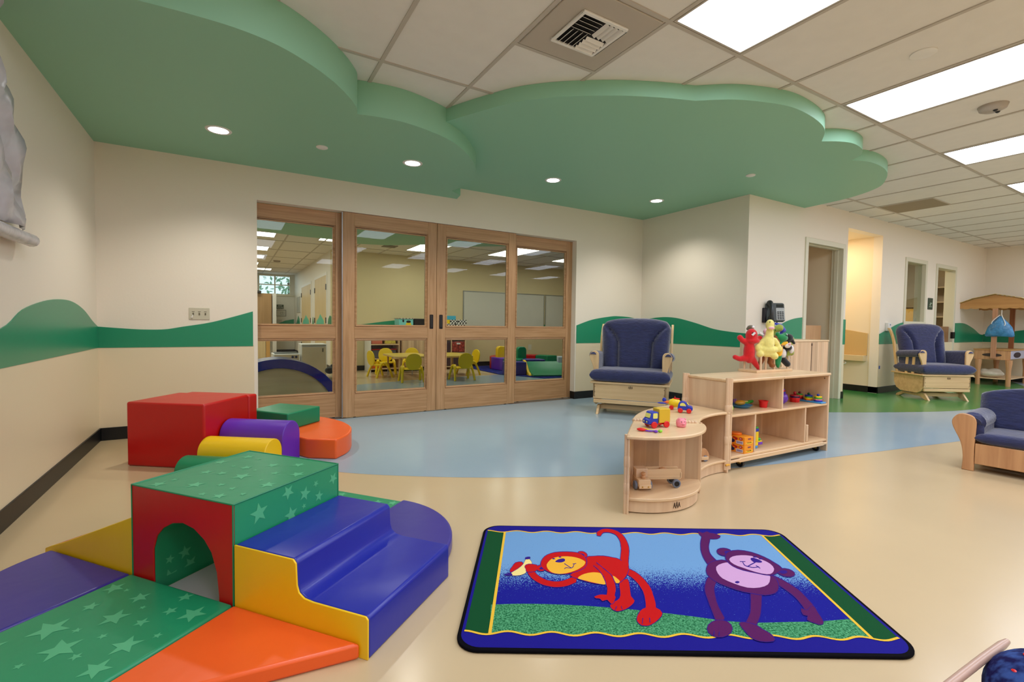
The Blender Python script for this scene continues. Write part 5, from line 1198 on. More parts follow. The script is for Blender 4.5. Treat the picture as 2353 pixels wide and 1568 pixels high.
# ================================================================== rug
ART = "P2.5:-151 314,-145 324,-140 335,-135 344,-130 350,-125 353,-119 355,-112 355,-105 354,-98 352,-91 347,-85 342,-80 335,-76 328,-74 319,-73 308,-72 298,-71 286,-71 274,-72 262,-73 249,-75 235,-78 220,-80 205,-83 191,-87 176,-91 160,-96 142,-100 127,-104 114,-107 103,-111 91,-114 78,-118 62,-122 47,-125 33,-127 21,-113 -5,-87 25,-84 37,-82 50,-79 64,-76 76,-73 86,-71 95,-67 107,-64 121,-59 137,-54 155,-48 176,-44 198,-40 218,-38 238,-37 257,-36 275,-36 293,-37 309,-39 324,-41 338,-45 350,-49 362,-54 372,-60 381,-67 388,-76 395,-84 399,-93 402,-102 403,-111 403,-120 401,-130 396,-140 387,-149 377,-156 368,-163 358,-167 319;R3:-150 319,-146 327,-141 338,-136 348,-131 355,-125 359,-118 361,-111 361,-104 360,-96 357,-89 353,-82 347,-77 340,-74 332,-71 323,-70 312,-69 301,-68 289,-69 277,-69 264,-71 250,-73 236,-75 221,-78 206,-81 191,-84 176,-89 159,-94 142,-98 126,-102 114,-105 103,-108 91,-112 77,-116 62,-119 47,-122 33,-124 24,-112 -1,-88 28,-87 37,-84 50,-81 64,-78 76,-76 86,-73 95,-70 107,-66 121,-61 137,-56 155,-51 176,-46 197,-43 217,-41 237,-39 255,-39 273,-39 290,-40 305,-42 320,-44 333,-47 345,-51 357,-56 367,-62 375,-69 383,-77 389,-86 393,-95 396,-103 397,-112 397,-121 395,-130 390,-139 382,-148 372,-156 363,-160 357,-165 323;P2.5:-323 -40,-331 -46,-340 -53,-350 -61,-359 -66,-368 -71,-376 -75,-385 -77,-393 -79,-402 -78,-411 -77,-420 -74,-428 -70,-435 -65,-443 -59,-450 -51,-456 -44,-461 -37,-466 -30,-469 -22,-472 -15,-474 -8,-475 -2,-476 5,-476 11,-476 13,-476 16,-476 20,-476 28,-489 54,-507 33,-508 26,-509 19,-509 7,-508 -5,-507 -16,-504 -27,-501 -39,-496 -50,-491 -60,-486 -70,-480 -79,-473 -87,-465 -95,-457 -103,-448 -110,-438 -115,-428 -119,-418 -122,-407 -123,-397 -124,-387 -123,-377 -121,-367 -118,-357 -114,-346 -108,-335 -100,-326 -93,-318 -87,-310 -56;R3:-324 -44,-331 -50,-340 -57,-350 -64,-359 -70,-367 -75,-376 -78,-385 -81,-393 -82,-402 -82,-411 -80,-420 -77,-429 -74,-436 -69,-444 -62,-451 -55,-457 -48,-463 -40,-467 -33,-471 -25,-474 -17,-476 -10,-477 -3,-478 4,-478 10,-478 13,-478 16,-478 20,-477 25,-489 50,-506 30,-506 26,-507 19,-507 8,-506 -4,-504 -15,-502 -25,-499 -36,-494 -47,-490 -57,-484 -67,-478 -76,-471 -84,-464 -92,-456 -99,-447 -106,-437 -111,-427 -115,-417 -118,-407 -120,-397 -120,-387 -119,-377 -118,-367 -115,-357 -111,-346 -105,-335 -97,-326 -90,-319 -85,-312 -57;P2.5:-576 2,-572 14,-566 27,-561 44,-553 60,-538 68,-525 68,-519 55,-522 36,-535 16,-551 -2,-562 -15,-571 -21,-576 -12;R3:-574 0,-570 12,-565 25,-559 42,-552 57,-538 64,-526 64,-521 54,-523 39,-536 19,-552 1,-563 -12,-571 -17,-574 -11;P3.5:-572 -24,-559 -8,-544 10,-531 28,-521 47,-515 68,-510 86,-501 94,-492 90,-484 70,-481 45,-492 34,-503 27,-504 20,-503 8,-506 -8,-511 -24,-521 -35,-534 -42,-550 -47,-565 -46,-573 -39;B4:-571 -26,-559 -11,-543 7,-530 26,-520 45,-514 67,-509 84,-501 91,-493 88,-485 68,-483 46,-493 37,-504 30,-505 20,-505 9,-507 -7,-512 -22,-521 -32,-534 -40,-550 -44,-565 -43,-571 -37;P4:-510 104,-500 109,-490 110,-488 101,-490 91,-499 86,-509 85,-512 94;P4:-596 -33,-584 -26,-571 -23,-565 -33,-565 -43,-577 -47,-591 -46,-596 -40;P4.5:-515 31,-509 43,-497 50,-480 49,-464 44,-458 31,-458 15,-464 0,-474 -12,-490 -19,-506 -19,-511 -7,-511 7,-515 18;R5:-514 30,-508 39,-497 46,-481 46,-465 40,-460 29,-460 16,-465 3,-474 -9,-490 -15,-505 -15,-509 -5,-510 8,-513 20;P3.5:-112 -18,-107 -26,-102 -35,-96 -45,-92 -55,-89 -66,-85 -77,-83 -90,-80 -102,-79 -113,-78 -124,-78 -134,-78 -144,-78 -153,-79 -163,-80 -173,-82 -184,-84 -195,-86 -205,-88 -215,-90 -223,-92 -230,-94 -237,-97 -245,-99 -253,-87 -279,-60 -254,-57 -247,-55 -238,-52 -227,-49 -215,-47 -203,-45 -191,-44 -179,-43 -167,-42 -156,-40 -144,-39 -130,-38 -116,-39 -102,-40 -89,-42 -76,-45 -63,-48 -49,-52 -35,-56 -22,-62 -9,-68 2,-76 12,-83 20,-89 25,-107 12;R4:-109 -16,-105 -23,-100 -32,-94 -42,-90 -52,-86 -63,-83 -75,-80 -87,-78 -99,-77 -111,-76 -122,-75 -133,-75 -143,-76 -152,-77 -162,-78 -172,-80 -183,-82 -194,-84 -205,-86 -215,-88 -223,-90 -230,-92 -238,-95 -245,-97 -251,-86 -276,-61 -252,-59 -247,-57 -238,-54 -227,-51 -215,-49 -203,-48 -192,-46 -180,-45 -168,-44 -157,-42 -145,-41 -131,-41 -118,-41 -104,-43 -91,-45 -78,-47 -65,-50 -52,-54 -38,-58 -25,-64 -12,-70 -1,-78 8,-85 16,-90 21,-105 10;P3.5:-92 -240,-73 -236,-55 -239,-45 -253,-43 -272,-51 -290,-64 -305,-75 -317,-87 -327,-100 -337,-113 -344,-126 -346,-137 -343,-143 -333,-146 -319,-143 -305,-137 -291,-129 -275,-118 -259,-106 -247;R4:-93 -243,-74 -239,-57 -242,-47 -255,-45 -273,-53 -289,-65 -303,-76 -315,-87 -325,-100 -335,-113 -342,-125 -343,-135 -340,-141 -331,-144 -318,-141 -306,-136 -292,-127 -277,-117 -261,-106 -250;P3.5:-151 -78,-130 -57,-112 -53,-110 -77,-116 -110,-122 -143,-126 -171,-123 -187,-121 -201,-129 -218,-141 -233,-154 -246,-169 -257,-185 -265,-200 -269,-209 -265,-215 -257,-219 -246,-218 -231,-208 -218,-195 -205,-184 -197,-175 -187,-168 -168,-163 -144,-158 -111;R4:-149 -79,-130 -60,-113 -56,-113 -78,-118 -111,-124 -144,-129 -173,-125 -189,-123 -202,-130 -216,-142 -230,-155 -243,-169 -254,-185 -262,-199 -266,-208 -262,-213 -255,-217 -244,-217 -232,-207 -220,-195 -208,-184 -200,-174 -188,-166 -169,-161 -143,-156 -110;P4.5:-255 107,-237 123,-217 125,-195 129,-173 129,-152 124,-135 116,-120 111,-108 100,-94 72,-85 42,-87 20,-94 1,-103 -20,-114 -42,-130 -64,-146 -83,-156 -89,-167 -92,-185 -97,-204 -101,-222 -100,-240 -97,-257 -91,-274 -84,-292 -74,-310 -63,-328 -51,-339 -34,-325 -15,-305 0,-288 10,-274 23,-265 64;R5:-253 105,-237 118,-218 121,-196 124,-174 124,-154 119,-136 112,-122 107,-110 96,-96 69,-87 39,-89 20,-96 2,-105 -18,-116 -39,-131 -61,-146 -79,-156 -86,-166 -88,-184 -94,-204 -97,-222 -96,-239 -93,-256 -88,-273 -80,-291 -70,-309 -59,-327 -47,-336 -34,-324 -19,-304 -4,-288 6,-273 21,-263 63;R4.6:-82 52,-89 33,-97 17,-106 9,-114 9,-120 17,-121 32,-119 51,-112 70,-104 86,-94 95,-86 96,-81 87,-79 71;Y6:-308 -56,-302 -45,-290 -33,-277 -24,-263 -17,-250 -13,-237 -11,-224 -12,-213 -16,-207 -25,-204 -36,-202 -49,-202 -64,-201 -83,-204 -97,-215 -99,-230 -95,-248 -88,-267 -80,-282 -73,-295 -67,-305 -62;Y6:-167 -35,-160 -40,-153 -55,-148 -68,-148 -79,-156 -89,-165 -88,-168 -61;R7:-216 23,-214 13,-213 -1,-211 -16,-209 -30,-208 -44,-207 -58,-206 -73,-205 -86,-205 -99,-205 -112,-206 -125,-208 -135,-210 -145,-213 -156,-216 -166,-219 -174,-212 -199,-193 -185,-190 -177,-186 -165,-181 -150,-176 -133,-173 -116,-171 -99,-170 -81,-169 -63,-170 -46,-172 -28,-174 -11,-177 5,-182 20,-188 32,-193 42,-197 49,-210 46;P6.5:-265 -179,-254 -171,-240 -165,-232 -164,-223 -165,-203 -167,-186 -171,-185 -183,-190 -195,-195 -208,-201 -220,-207 -226,-213 -225,-217 -213,-222 -202,-231 -205,-240 -210,-244 -203,-246 -195,-253 -194,-260 -194,-265 -189;R7:-264 -181,-254 -174,-241 -168,-233 -167,-223 -168,-204 -170,-188 -174,-187 -183,-192 -194,-197 -207,-202 -218,-207 -223,-212 -223,-216 -211,-221 -199,-230 -203,-239 -207,-243 -201,-245 -193,-252 -191,-259 -191,-264 -187;P8:-215 65,-210 54,-203 39,-196 23,-190 9,-185 -1,-180 -11,-176 -20,-173 -31,-171 -44,-170 -59,-170 -74,-170 -86,-170 -98,-172 -108,-173 -117,-174 -123,-172 -125,-171 -123,-170 -116,-169 -107,-168 -96,-167 -85,-167 -72,-167 -57,-168 -42,-170 -28,-174 -16,-178 -7,-182 3,-187 14,-194 28,-201 44,-208 59,-212 69,-214 68;P8:-231 39,-227 31,-222 18,-216 5,-212 -9,-210 -21,-207 -34,-206 -47,-205 -60,-205 -73,-206 -87,-207 -100,-207 -109,-206 -110,-205 -108,-204 -99,-203 -86,-202 -72,-203 -58,-203 -45,-205 -32,-207 -18,-210 -5,-214 8,-219 22,-225 34,-228 43,-230 42;P8:-122 -305,-124 -311,-127 -319,-130 -328,-132 -334,-132 -335,-130 -334,-128 -328,-125 -320,-122 -311,-119 -305,-120 -303;P8:-99 -302,-100 -307,-101 -314,-103 -321,-104 -325,-103 -327,-101 -325,-100 -320,-99 -314,-97 -307,-96 -302,-97 -301;P8:-197 -238,-199 -243,-202 -251,-205 -258,-208 -263,-207 -265,-206 -264,-204 -259,-200 -252,-197 -244,-195 -239,-195 -237;P8:-180 -239,-180 -243,-180 -248,-180 -253,-180 -257,-179 -258,-178 -256,-178 -252,-178 -247,-178 -241,-178 -237,-179 -237;P4.5:-241 123,-247 111,-256 105,-266 104,-275 109,-282 119,-285 132,-284 147,-278 160,-269 166,-259 167,-250 162,-243 151,-240 138;R5:-243 124,-248 114,-256 109,-265 108,-273 113,-280 122,-283 134,-282 146,-277 156,-269 162,-260 163,-251 158,-245 148,-242 136;P6:-254 128,-256 125,-259 124,-263 124,-267 126,-271 130,-272 134,-272 138,-271 141,-267 142,-263 142,-259 140,-256 136,-254 132;P4.5:-427 17,-430 4,-436 -5,-445 -11,-454 -11,-461 -6,-467 3,-468 16,-466 29,-459 39,-450 44,-441 44,-433 39,-428 30;R5:-428 17,-431 6,-437 -2,-445 -7,-453 -7,-460 -3,-465 5,-467 16,-464 26,-458 35,-450 40,-442 41,-434 36,-430 27;P5.5:-450 48,-446 71,-438 95,-428 115,-415 131,-398 144,-379 154,-355 159,-330 161,-307 160,-286 156,-271 148,-261 136,-254 119,-250 100,-250 80,-253 59,-261 37,-272 18,-287 4,-304 -8,-323 -18,-341 -27,-359 -31,-376 -32,-392 -30,-407 -25,-420 -16,-431 -5,-440 7,-446 20,-449 32;R6:-447 47,-444 69,-436 93,-427 111,-414 127,-398 140,-379 149,-355 154,-331 156,-307 155,-287 152,-273 143,-263 132,-256 116,-253 98,-253 79,-256 59,-262 39,-273 21,-287 8,-304 -4,-323 -14,-341 -23,-359 -27,-376 -28,-392 -26,-406 -21,-419 -12,-430 -1,-438 10,-444 22,-447 34;P7:-439 13,-440 10,-443 7,-446 5,-449 5,-452 6,-454 9,-455 13,-454 17,-452 20,-448 22,-445 22,-442 20,-440 17;Y7:-424 29,-423 45,-417 61,-408 78,-397 94,-384 104,-369 111,-349 115,-328 116,-310 113,-293 107,-279 98,-269 88,-262 79,-259 69,-264 53,-273 37,-286 22,-300 8,-315 -3,-331 -13,-347 -21,-363 -26,-379 -28,-394 -25,-406 -18,-414 -7,-421 10;P8:-383 93,-384 91,-386 89,-389 88,-392 88,-394 89,-396 90,-396 93,-395 95,-393 97,-391 98,-388 98,-385 97,-384 95;P8:-356 108,-357 106,-358 105,-361 104,-364 104,-366 105,-367 106,-368 108,-367 110,-365 112,-363 113,-360 113,-358 112,-356 111;P8:-386 70,-380 79,-371 88,-360 94,-350 97,-345 94,-342 89,-343 81,-346 73,-353 67,-360 63,-369 62,-377 63,-383 65;P8:-350 51,-345 44,-338 34,-331 24,-326 17,-324 19,-324 22,-329 29,-336 39,-343 49,-347 56,-349 55;P8:-352 10,-351 12,-349 15,-347 17,-344 19,-341 19,-338 18,-334 16,-330 16,-327 16,-324 17,-321 19,-317 23,-314 30,-311 39,-308 48,-306 54,-306 56,-308 56,-310 50,-313 41,-316 33,-319 27,-321 24,-324 22,-327 21,-330 21,-333 21,-337 22,-340 24,-344 24,-347 22,-350 19,-352 16,-354 14,-354 10;P8:-315 49,-312 50,-308 51,-303 53,-300 54,-299 56,-300 59,-303 58,-308 56,-312 55,-315 54,-316 51;P2.5:305 88,305 105,303 123,302 143,303 160,306 176,311 193,317 211,324 229,333 248,345 271,357 295,368 317,369 364,333 335,322 314,309 288,295 257,283 226,273 199,266 174,260 149,255 123,252 97,250 71,249 49,249 32,277 36;M3:302 88,301 101,299 119,298 139,299 157,302 174,308 192,314 210,322 229,331 249,343 273,355 296,364 314,366 357,333 330,324 313,312 287,298 256,286 227,277 200,269 175,263 151,259 126,255 99,253 74,252 52,251 37,277 39;P2.5:335 385,343 379,352 370,365 378,379 387,384 380,388 371,396 369,406 366,418 353,424 337,412 317,394 304,374 301,354 303,342 306,334 313,329 325,327 341,328 364;M3:335 383,341 376,351 366,365 375,378 384,382 377,386 367,394 366,404 362,416 350,422 335,412 320,395 308,375 305,356 306,344 310,336 316,331 328,329 343,330 365;P2.5:209 -34,200 -47,190 -63,178 -85,166 -109,158 -131,153 -151,149 -170,146 -186,143 -203,139 -219,137 -235,134 -251,130 -269,127 -288,123 -305,122 -319,139 -325,162 -295,164 -282,165 -266,167 -248,170 -231,173 -216,176 -201,180 -186,185 -170,190 -153,195 -136,201 -122,205 -111,211 -101,218 -89,227 -75,235 -61,240 -20;M3:209 -38,202 -49,192 -65,180 -86,169 -109,161 -131,156 -150,152 -168,149 -185,145 -201,142 -217,139 -233,136 -250,133 -268,129 -287,126 -304,124 -316,139 -322,160 -295,161 -284,163 -268,165 -250,167 -233,170 -217,173 -202,177 -187,182 -171,187 -154,193 -137,198 -122,203 -111,209 -100,217 -87,226 -73,232 -63,237 -25;P3.5:163 -351,149 -372,130 -387,110 -396,91 -397,78 -389,72 -373,76 -353,89 -332,109 -315,130 -305,150 -305,164 -313,168 -330;M4:161 -351,148 -370,130 -385,111 -393,93 -394,80 -386,75 -372,78 -353,90 -334,109 -318,129 -308,148 -308,161 -316,166 -332;P2.5:330 -131,321 -149,310 -170,300 -193,290 -212,282 -228,275 -242,268 -254,261 -265,252 -278,240 -293,228 -307,219 -320,213 -353,240 -345,250 -334,262 -319,276 -301,290 -282,302 -264,312 -246,321 -230,331 -213,342 -192,355 -169,366 -147,375 -129,368 -99;M3:330 -134,323 -149,313 -170,302 -193,292 -212,284 -228,277 -242,270 -255,263 -266,253 -279,241 -295,230 -309,221 -319,215 -350,240 -342,248 -332,260 -318,274 -300,288 -281,300 -263,310 -246,319 -230,329 -213,340 -192,353 -169,364 -147,372 -132,366 -103;P3.5:196 -323,209 -314,222 -314,237 -319,251 -327,257 -337,261 -349,269 -360,275 -372,278 -387,275 -402,264 -412,251 -415,235 -416,219 -413,208 -407,200 -396,197 -382,195 -365,194 -344;M4:198 -323,207 -317,220 -317,235 -322,248 -330,254 -340,258 -351,266 -362,273 -374,275 -389,273 -402,265 -409,252 -412,236 -413,220 -410,210 -404,203 -394,199 -380,198 -363,196 -342;P2.5:447 -48,450 -58,455 -69,460 -82,464 -96,468 -109,471 -124,474 -138,476 -151,477 -163,477 -175,476 -187,474 -201,472 -217,468 -235,465 -252,463 -265,486 -264,515 -227,517 -214,519 -198,521 -180,522 -163,523 -149,524 -135,524 -121,523 -106,520 -91,516 -77,510 -63,505 -49,499 -37,493 -25,486 -14,481 -6,460 -19;M3:450 -46,454 -54,458 -66,463 -79,468 -92,471 -106,475 -120,478 -135,480 -148,480 -160,480 -172,479 -185,477 -198,475 -215,471 -233,468 -250,465 -262,486 -261,513 -227,514 -216,516 -201,517 -182,519 -166,520 -151,521 -138,521 -124,519 -110,516 -95,512 -80,507 -66,502 -53,496 -41,489 -29,483 -18,479 -11,461 -22;P3.5:460 -231,468 -236,475 -242,494 -225,514 -210,514 -228,506 -254,499 -282,491 -307,480 -321,470 -325,461 -323,453 -317,444 -310,439 -300,447 -285,455 -277,449 -276,442 -271,448 -251;M4:459 -233,465 -239,474 -245,494 -227,512 -213,511 -230,503 -256,497 -284,489 -308,480 -319,471 -322,463 -320,455 -314,446 -307,441 -298,449 -286,457 -275,451 -273,445 -269,450 -250;P4.5:267 83,283 95,302 103,328 109,352 104,360 67,373 28,425 11,474 -5,483 -30,476 -57,467 -81,454 -103,439 -124,420 -142,396 -152,372 -157,347 -153,324 -145,303 -137,282 -125,259 -106,238 -84,224 -62,216 -39,215 -14,221 11,231 34,243 55,254 71;M5:266 79,281 90,300 97,325 104,349 99,356 63,370 24,422 6,471 -9,479 -33,472 -59,464 -81,452 -102,438 -122,420 -138,398 -148,374 -153,350 -149,326 -140,305 -133,285 -121,262 -102,240 -80,226 -58,219 -36,218 -12,223 11,233 34,245 53,255 67;K6:278 46,296 64,317 76,336 84,354 82,368 59,383 32,404 14,426 1,450 -4,467 -9,463 -25,452 -44,439 -64,423 -82,403 -95,380 -104,355 -108,332 -106,311 -94,293 -78,277 -61,265 -42,262 -23,263 -3,268 22;P7:320 -69,317 -72,313 -75,309 -77,305 -77,302 -75,301 -73,302 -69,304 -66,308 -63,313 -61,317 -61,319 -62,321 -65;P5.5:402 167,389 150,373 140,358 137,345 141,336 151,334 166,339 186,352 204,368 214,384 217,397 213,406 203,408 187;M6:399 168,389 155,375 146,361 143,348 147,340 156,337 170,342 185,352 199,366 208,381 211,394 207,402 197,404 183;P7:398 175,394 168,387 163,380 160,374 160,369 163,367 168,368 174,373 180,379 185,386 188,393 188,398 186,399 181;P5.5:574 -5,560 -19,545 -26,530 -26,517 -20,510 -9,509 5,516 23,530 38,546 45,562 45,575 39,582 27,582 12;M6:573 -4,561 -15,547 -21,533 -22,521 -16,513 -5,512 8,518 22,529 33,544 40,559 40,571 34,578 23,579 9;P6.5:358 145,372 166,390 182,414 194,441 199,467 194,492 181,511 162,526 140,537 116,544 92,551 69,551 47,535 25,515 8,491 -8,466 -18,445 -14,423 -3,399 7,376 19,359 34,348 52,343 73,343 96,348 120;M7:361 144,373 162,389 177,412 188,438 193,464 188,489 176,508 157,522 135,533 111,540 87,547 65,547 45,535 27,516 12,493 -4,469 -13,448 -9,426 1,402 12,379 24,362 39,351 56,347 77,347 99,352 122;P8:553 13,548 7,541 2,533 -1,526 -1,521 1,519 6,521 12,526 18,533 23,541 26,549 26,554 24,555 19;K8:360 108,371 123,388 136,408 144,430 148,452 148,472 143,488 129,501 112,512 96,518 78,518 57,512 36,500 18,486 3,473 -5,459 -7,441 -2,422 9,404 24,387 41,372 54,362 69,357 88;P9:454 115,462 125,473 127,486 115,494 99,491 90,483 85,474 85,466 87,459 86,454 89,452 101;P8:493 134,490 131,487 129,482 128,478 128,475 129,474 131,474 134,477 136,480 139,485 140,489 140,492 139,493 137;P8:510 119,508 117,504 114,499 113,495 113,492 114,490 116,491 119,493 122,497 124,501 125,506 125,509 124,511 122;P9:464 93,453 85,438 75,423 64,413 57,410 52,412 50,422 57,437 68,452 78,462 86,465 91;P9:397 88,401 89,408 89,415 89,419 89,422 92,422 95,418 95,411 95,404 95,400 95,397 92;P9:406 88,405 82,403 74,401 66,401 59,403 55,405 52,408 50,411 48,415 46,419 43,424 42,430 41,436 42,444 44,451 46,456 48,459 51,458 54,454 53,447 50,439 48,433 48,428 48,423 50,419 52,416 55,412 57,409 59,407 61,406 64,406 70,408 78,409 86,411 91,409 92;P9:448 58,450 54,451 47,453 40,454 36,456 37,458 41,457 45,455 52,454 59,453 63,450 62;P9:93 -368,91 -372,88 -377,85 -382,83 -386,84 -388,86 -387,88 -383,91 -378,93 -372,95 -369,95 -366;P9:109 -370,107 -374,104 -379,101 -385,99 -388,99 -390,102 -389,104 -385,107 -380,109 -374,111 -371,111 -369"
RM = {'R': mat('rug_red', (196, 18, 20), .9), 'P': mat('rug_outline_purple', (50, 24, 130), .9), 'Y': mat('rug_golden', (240, 178, 54), .9), 'B': mat('rug_banana', (244, 222, 140), .9),
      'M': mat('rug_plum', (88, 24, 88), .9), 'K': mat('rug_pale_pink', (206, 160, 206), .9)}
def pile(m):
    nt = m.node_tree; bs = nt.nodes['Principled BSDF']
    tc = nt.nodes.new('ShaderNodeTexCoord'); n = nt.nodes.new('ShaderNodeTexNoise'); n.inputs['Scale'].default_value = 900
    bp = nt.nodes.new('ShaderNodeBump'); bp.inputs['Strength'].default_value = .6; bp.inputs['Distance'].default_value = .002
    nt.links.new(tc.outputs['Object'], n.inputs['Vector']); nt.links.new(n.outputs['Fac'], bp.inputs['Height']); nt.links.new(bp.outputs[0], bs.inputs['Normal'])
    bs.inputs['Specular IOR Level'].default_value = 0.15
    return m
for m_ in RM.values(): pile(m_)
def two_tone(name, c1, c2, scale, grad=None, thr=(0.45, 0.55)):
    m = pile(mat(name, c1, .92)); nt = m.node_tree; bs = nt.nodes['Principled BSDF']
    tc = nt.nodes.new('ShaderNodeTexCoord'); n = nt.nodes.new('ShaderNodeTexNoise'); n.inputs['Scale'].default_value = scale; n.inputs['Detail'].default_value = 2
    nt.links.new(tc.outputs['Object'], n.inputs['Vector'])
    fac = n.outputs['Fac']
    if grad:
        sp = nt.nodes.new('ShaderNodeSeparateXYZ'); nt.links.new(tc.outputs['Object'], sp.inputs[0])
        mr = nt.nodes.new('ShaderNodeMapRange'); mr.inputs['From Min'].default_value = grad[0]; mr.inputs['From Max'].default_value = grad[1]; mr.inputs['To Min'].default_value = -0.24; mr.inputs['To Max'].default_value = 0.24
        nt.links.new(sp.outputs[1], mr.inputs['Value'])
        ad = nt.nodes.new('ShaderNodeMath'); ad.operation = 'ADD'; nt.links.new(fac, ad.inputs[0]); nt.links.new(mr.outputs[0], ad.inputs[1]); fac = ad.outputs[0]
    r = nt.nodes.new('ShaderNodeValToRGB'); r.color_ramp.elements[0].position = thr[0]; r.color_ramp.elements[1].position = thr[1]
    r.color_ramp.elements[0].color = (*lin(c1), 1); r.color_ramp.elements[1].color = (*lin(c2), 1)
    nt.links.new(fac, r.inputs[0]); nt.links.new(r.outputs[0], bs.inputs['Base Color'])
    return m
SKYR = two_tone('rug_sky_fading_to_night_blue', (22, 24, 140), (112, 158, 206), 260, (-0.16, 0.075), (0.47, 0.53))
GRS = two_tone('rug_speckled_grass', (18, 96, 56), (96, 176, 126), 170, None, (0.35, 0.7))
DKG = pile(mat('rug_dark_green_band', (12, 76, 40), .92))
NVB = pile(mat('rug_navy_band', (26, 20, 134), .9)); YLN = pile(mat('rug_yellow_line', (238, 190, 60), .9)); BRD = mat('rug_black_binding', (8, 6, 12), .95, spec=0.1)
rug = bpy.data.objects.new('play_rug', None); COL.objects.link(rug)
rug.location = (1.455, 1.3125, 0.0015); rug.rotation_euler = (0, 0, math.atan2(-0.514, 0.858))
tag(rug, 'blue and green play rug with a red and a purple monkey', 'rug')
def sh(p): return (p[0] + 0.047 * p[1], p[1])
XA, XB, YA, YB_ = -0.722, 0.722, -0.470, 0.425
out = [sh(p) for p in rrect(XA, XB, YA, YB_, 0.075, 8)]
b = MB(); b.prism(out, 0, 0.0095); b.build('backing', BRD, rug, bevel=0.003)
ins = [sh(p) for p in rrect(XA + 0.012, XB - 0.012, YA + 0.014, YB_ - 0.008, 0.068, 8)]
b = MB()
Z0 = 0.0098
b.flat(ins, Z0, 0)
yb, yt, xl, xr = -0.388, 0.355, -0.618, 0.612
def wv(y, x): return y + 0.0085 * math.sin(x * 2 * PI / 0.142 + 1.2)
N = 120
xs = [-0.70 + 1.40 * i / N for i in range(N + 1)]
lo = [sh((x, wv(yb, x))) for x in xs]; hi = [sh((x, wv(yt, x))) for x in xs]
b.flat(lo + hi[::-1], Z0 + 0.0003, 1)
xs2 = [xl + (xr - xl) * i / N for i in range(N + 1)]
lo = [sh((x, wv(yb, x))) for x in xs2]; hi = [sh((x, wv(yt, x))) for x in xs2]
b.flat(lo + hi[::-1], Z0 + 0.0006, 2)
hill = [(-0.64, -0.236), (-0.524, -0.228), (-0.379, -0.23), (-0.236, -0.241), (-0.132, -0.254), (-0.05, -0.267), (0.068, -0.289), (0.164, -0.309), (0.264, -0.315), (0.37, -0.309), (0.477, -0.303), (0.592, -0.287)]
hs = [(p.x, p.y) for p in spline([(x, y, 0) for x, y in hill], 4)]
b.flat([hs[-1]] + hs[::-1][1:] + lo, Z0 + 0.0009, 3)
def strip(P, w_, z, mi):
    for i in range(len(P) - 1):
        a, c = Vector(P[i]), Vector(P[i + 1]); d = (c - a).normalized(); n = Vector((-d.y, d.x)) * w_ / 2; e_ = d * w_ * 0.2
        b.flat([tuple(a - n - e_), tuple(c - n + e_), tuple(c + n + e_), tuple(a + n - e_)], z + (i % 2) * 0.00002, mi)
strip([sh((x, wv(yb, x))) for x in xs], 0.0085, Z0 + 0.0012, 4); strip([sh((x, wv(yt, x))) for x in xs], 0.0085, Z0 + 0.0012, 4)
strip([sh((xl, wv(yb, xl))), sh((xl, wv(yt, xl)))], 0.0105, Z0 + 0.0013, 4); strip([sh((xr, wv(yb, xr))), sh((xr, wv(yt, xr)))], 0.0105, Z0 + 0.0013, 4)
keys = list(RM)
for k_, it in enumerate(ART.split(';')):
    h_, pts = it.split(':')
    poly = [tuple(float(v) / 1000 for v in q.split()) for q in pts.split(',')]
    b.flat(poly, Z0 + 0.0016 + float(h_[1:]) * 0.00022 + k_ * 0.000003, 5 + keys.index(h_[0]))
b.build('pile', [NVB, DKG, SKYR, GRS, YLN] + list(RM.values()), rug, smooth=0)

# patterned seat cut by the lower right corner
g = thing('infant_seat', 'infant seat with a pale frame and dark blue flowered cushion in the lower right corner', 'seat', (1.64, 0.40, 0.0), -0.18)
SEATM = two_tone('flower_print_blue', (20, 16, 74), (58, 84, 150), 40, None, (0.4, 0.65))
FRM = mat('pinkish_frame', (192, 158, 142), 0.3)
g.location = (0, 0, 0); g.rotation_euler = (0, 0, 0)
b = MB(); b.tube(spline([(0.96, 0.352, 0.27), (1.1, 0.345, 0.292), (1.35, 0.331, 0.30), (1.516, 0.321, 0.30)], 4), [0.0085] * 12 + [0.006], n=12); b.tube([(0.96, 0.36, 0.27), (0.95, 0.34, 0.0)], 0.010, n=10); b.tube([(1.10, 0.345, 0.29), (1.10, 0.32, 0.0)], 0.010, n=10); b.build('side_rail', FRM, g)
b = MB(); b.tube([(0.96, -0.02, 0.27), (1.51, -0.04, 0.30)], 0.011, n=12); b.tube([(0.96, -0.02, 0.27), (0.95, -0.01, 0.0)], 0.010, n=10); b.tube([(1.45, -0.04, 0.295), (1.47, -0.03, 0.0)], 0.010, n=10); b.build('side_rail', FRM, g)
b = MB(); b.tube([(1.15, 0.345, 0.285), (1.15, -0.03, 0.285)], 0.008, n=10); b.tube([(0.98, 0.352, 0.265), (0.98, -0.02, 0.265)], 0.008, n=10); b.build('cross_bar', FRM, g)
b = MB(); b.prism(rrect(1.0, 1.50, -0.02, 0.325, 0.05), 0.168, 0.182); b.build('seat_sling', mat('tan_sling_fabric', (206, 182, 142), .8), g, bevel=0.004)
b = MB(); b.ell((1.415, 0.228, 0.262), (0.128, 0.104, 0.084), n=32, m=16); b.build('cushion', SEATM, g, smooth=80)
b = MB()
for x, y, z, r_ in ((1.355, 0.268, 0.322, .009), (1.375, 0.228, 0.340, .012), (1.41, 0.262, 0.338, .010)): b.ell((x, y, z), (r_, r_ * 1.3, 0.004))
b.build('red_flower', P_RED, g)

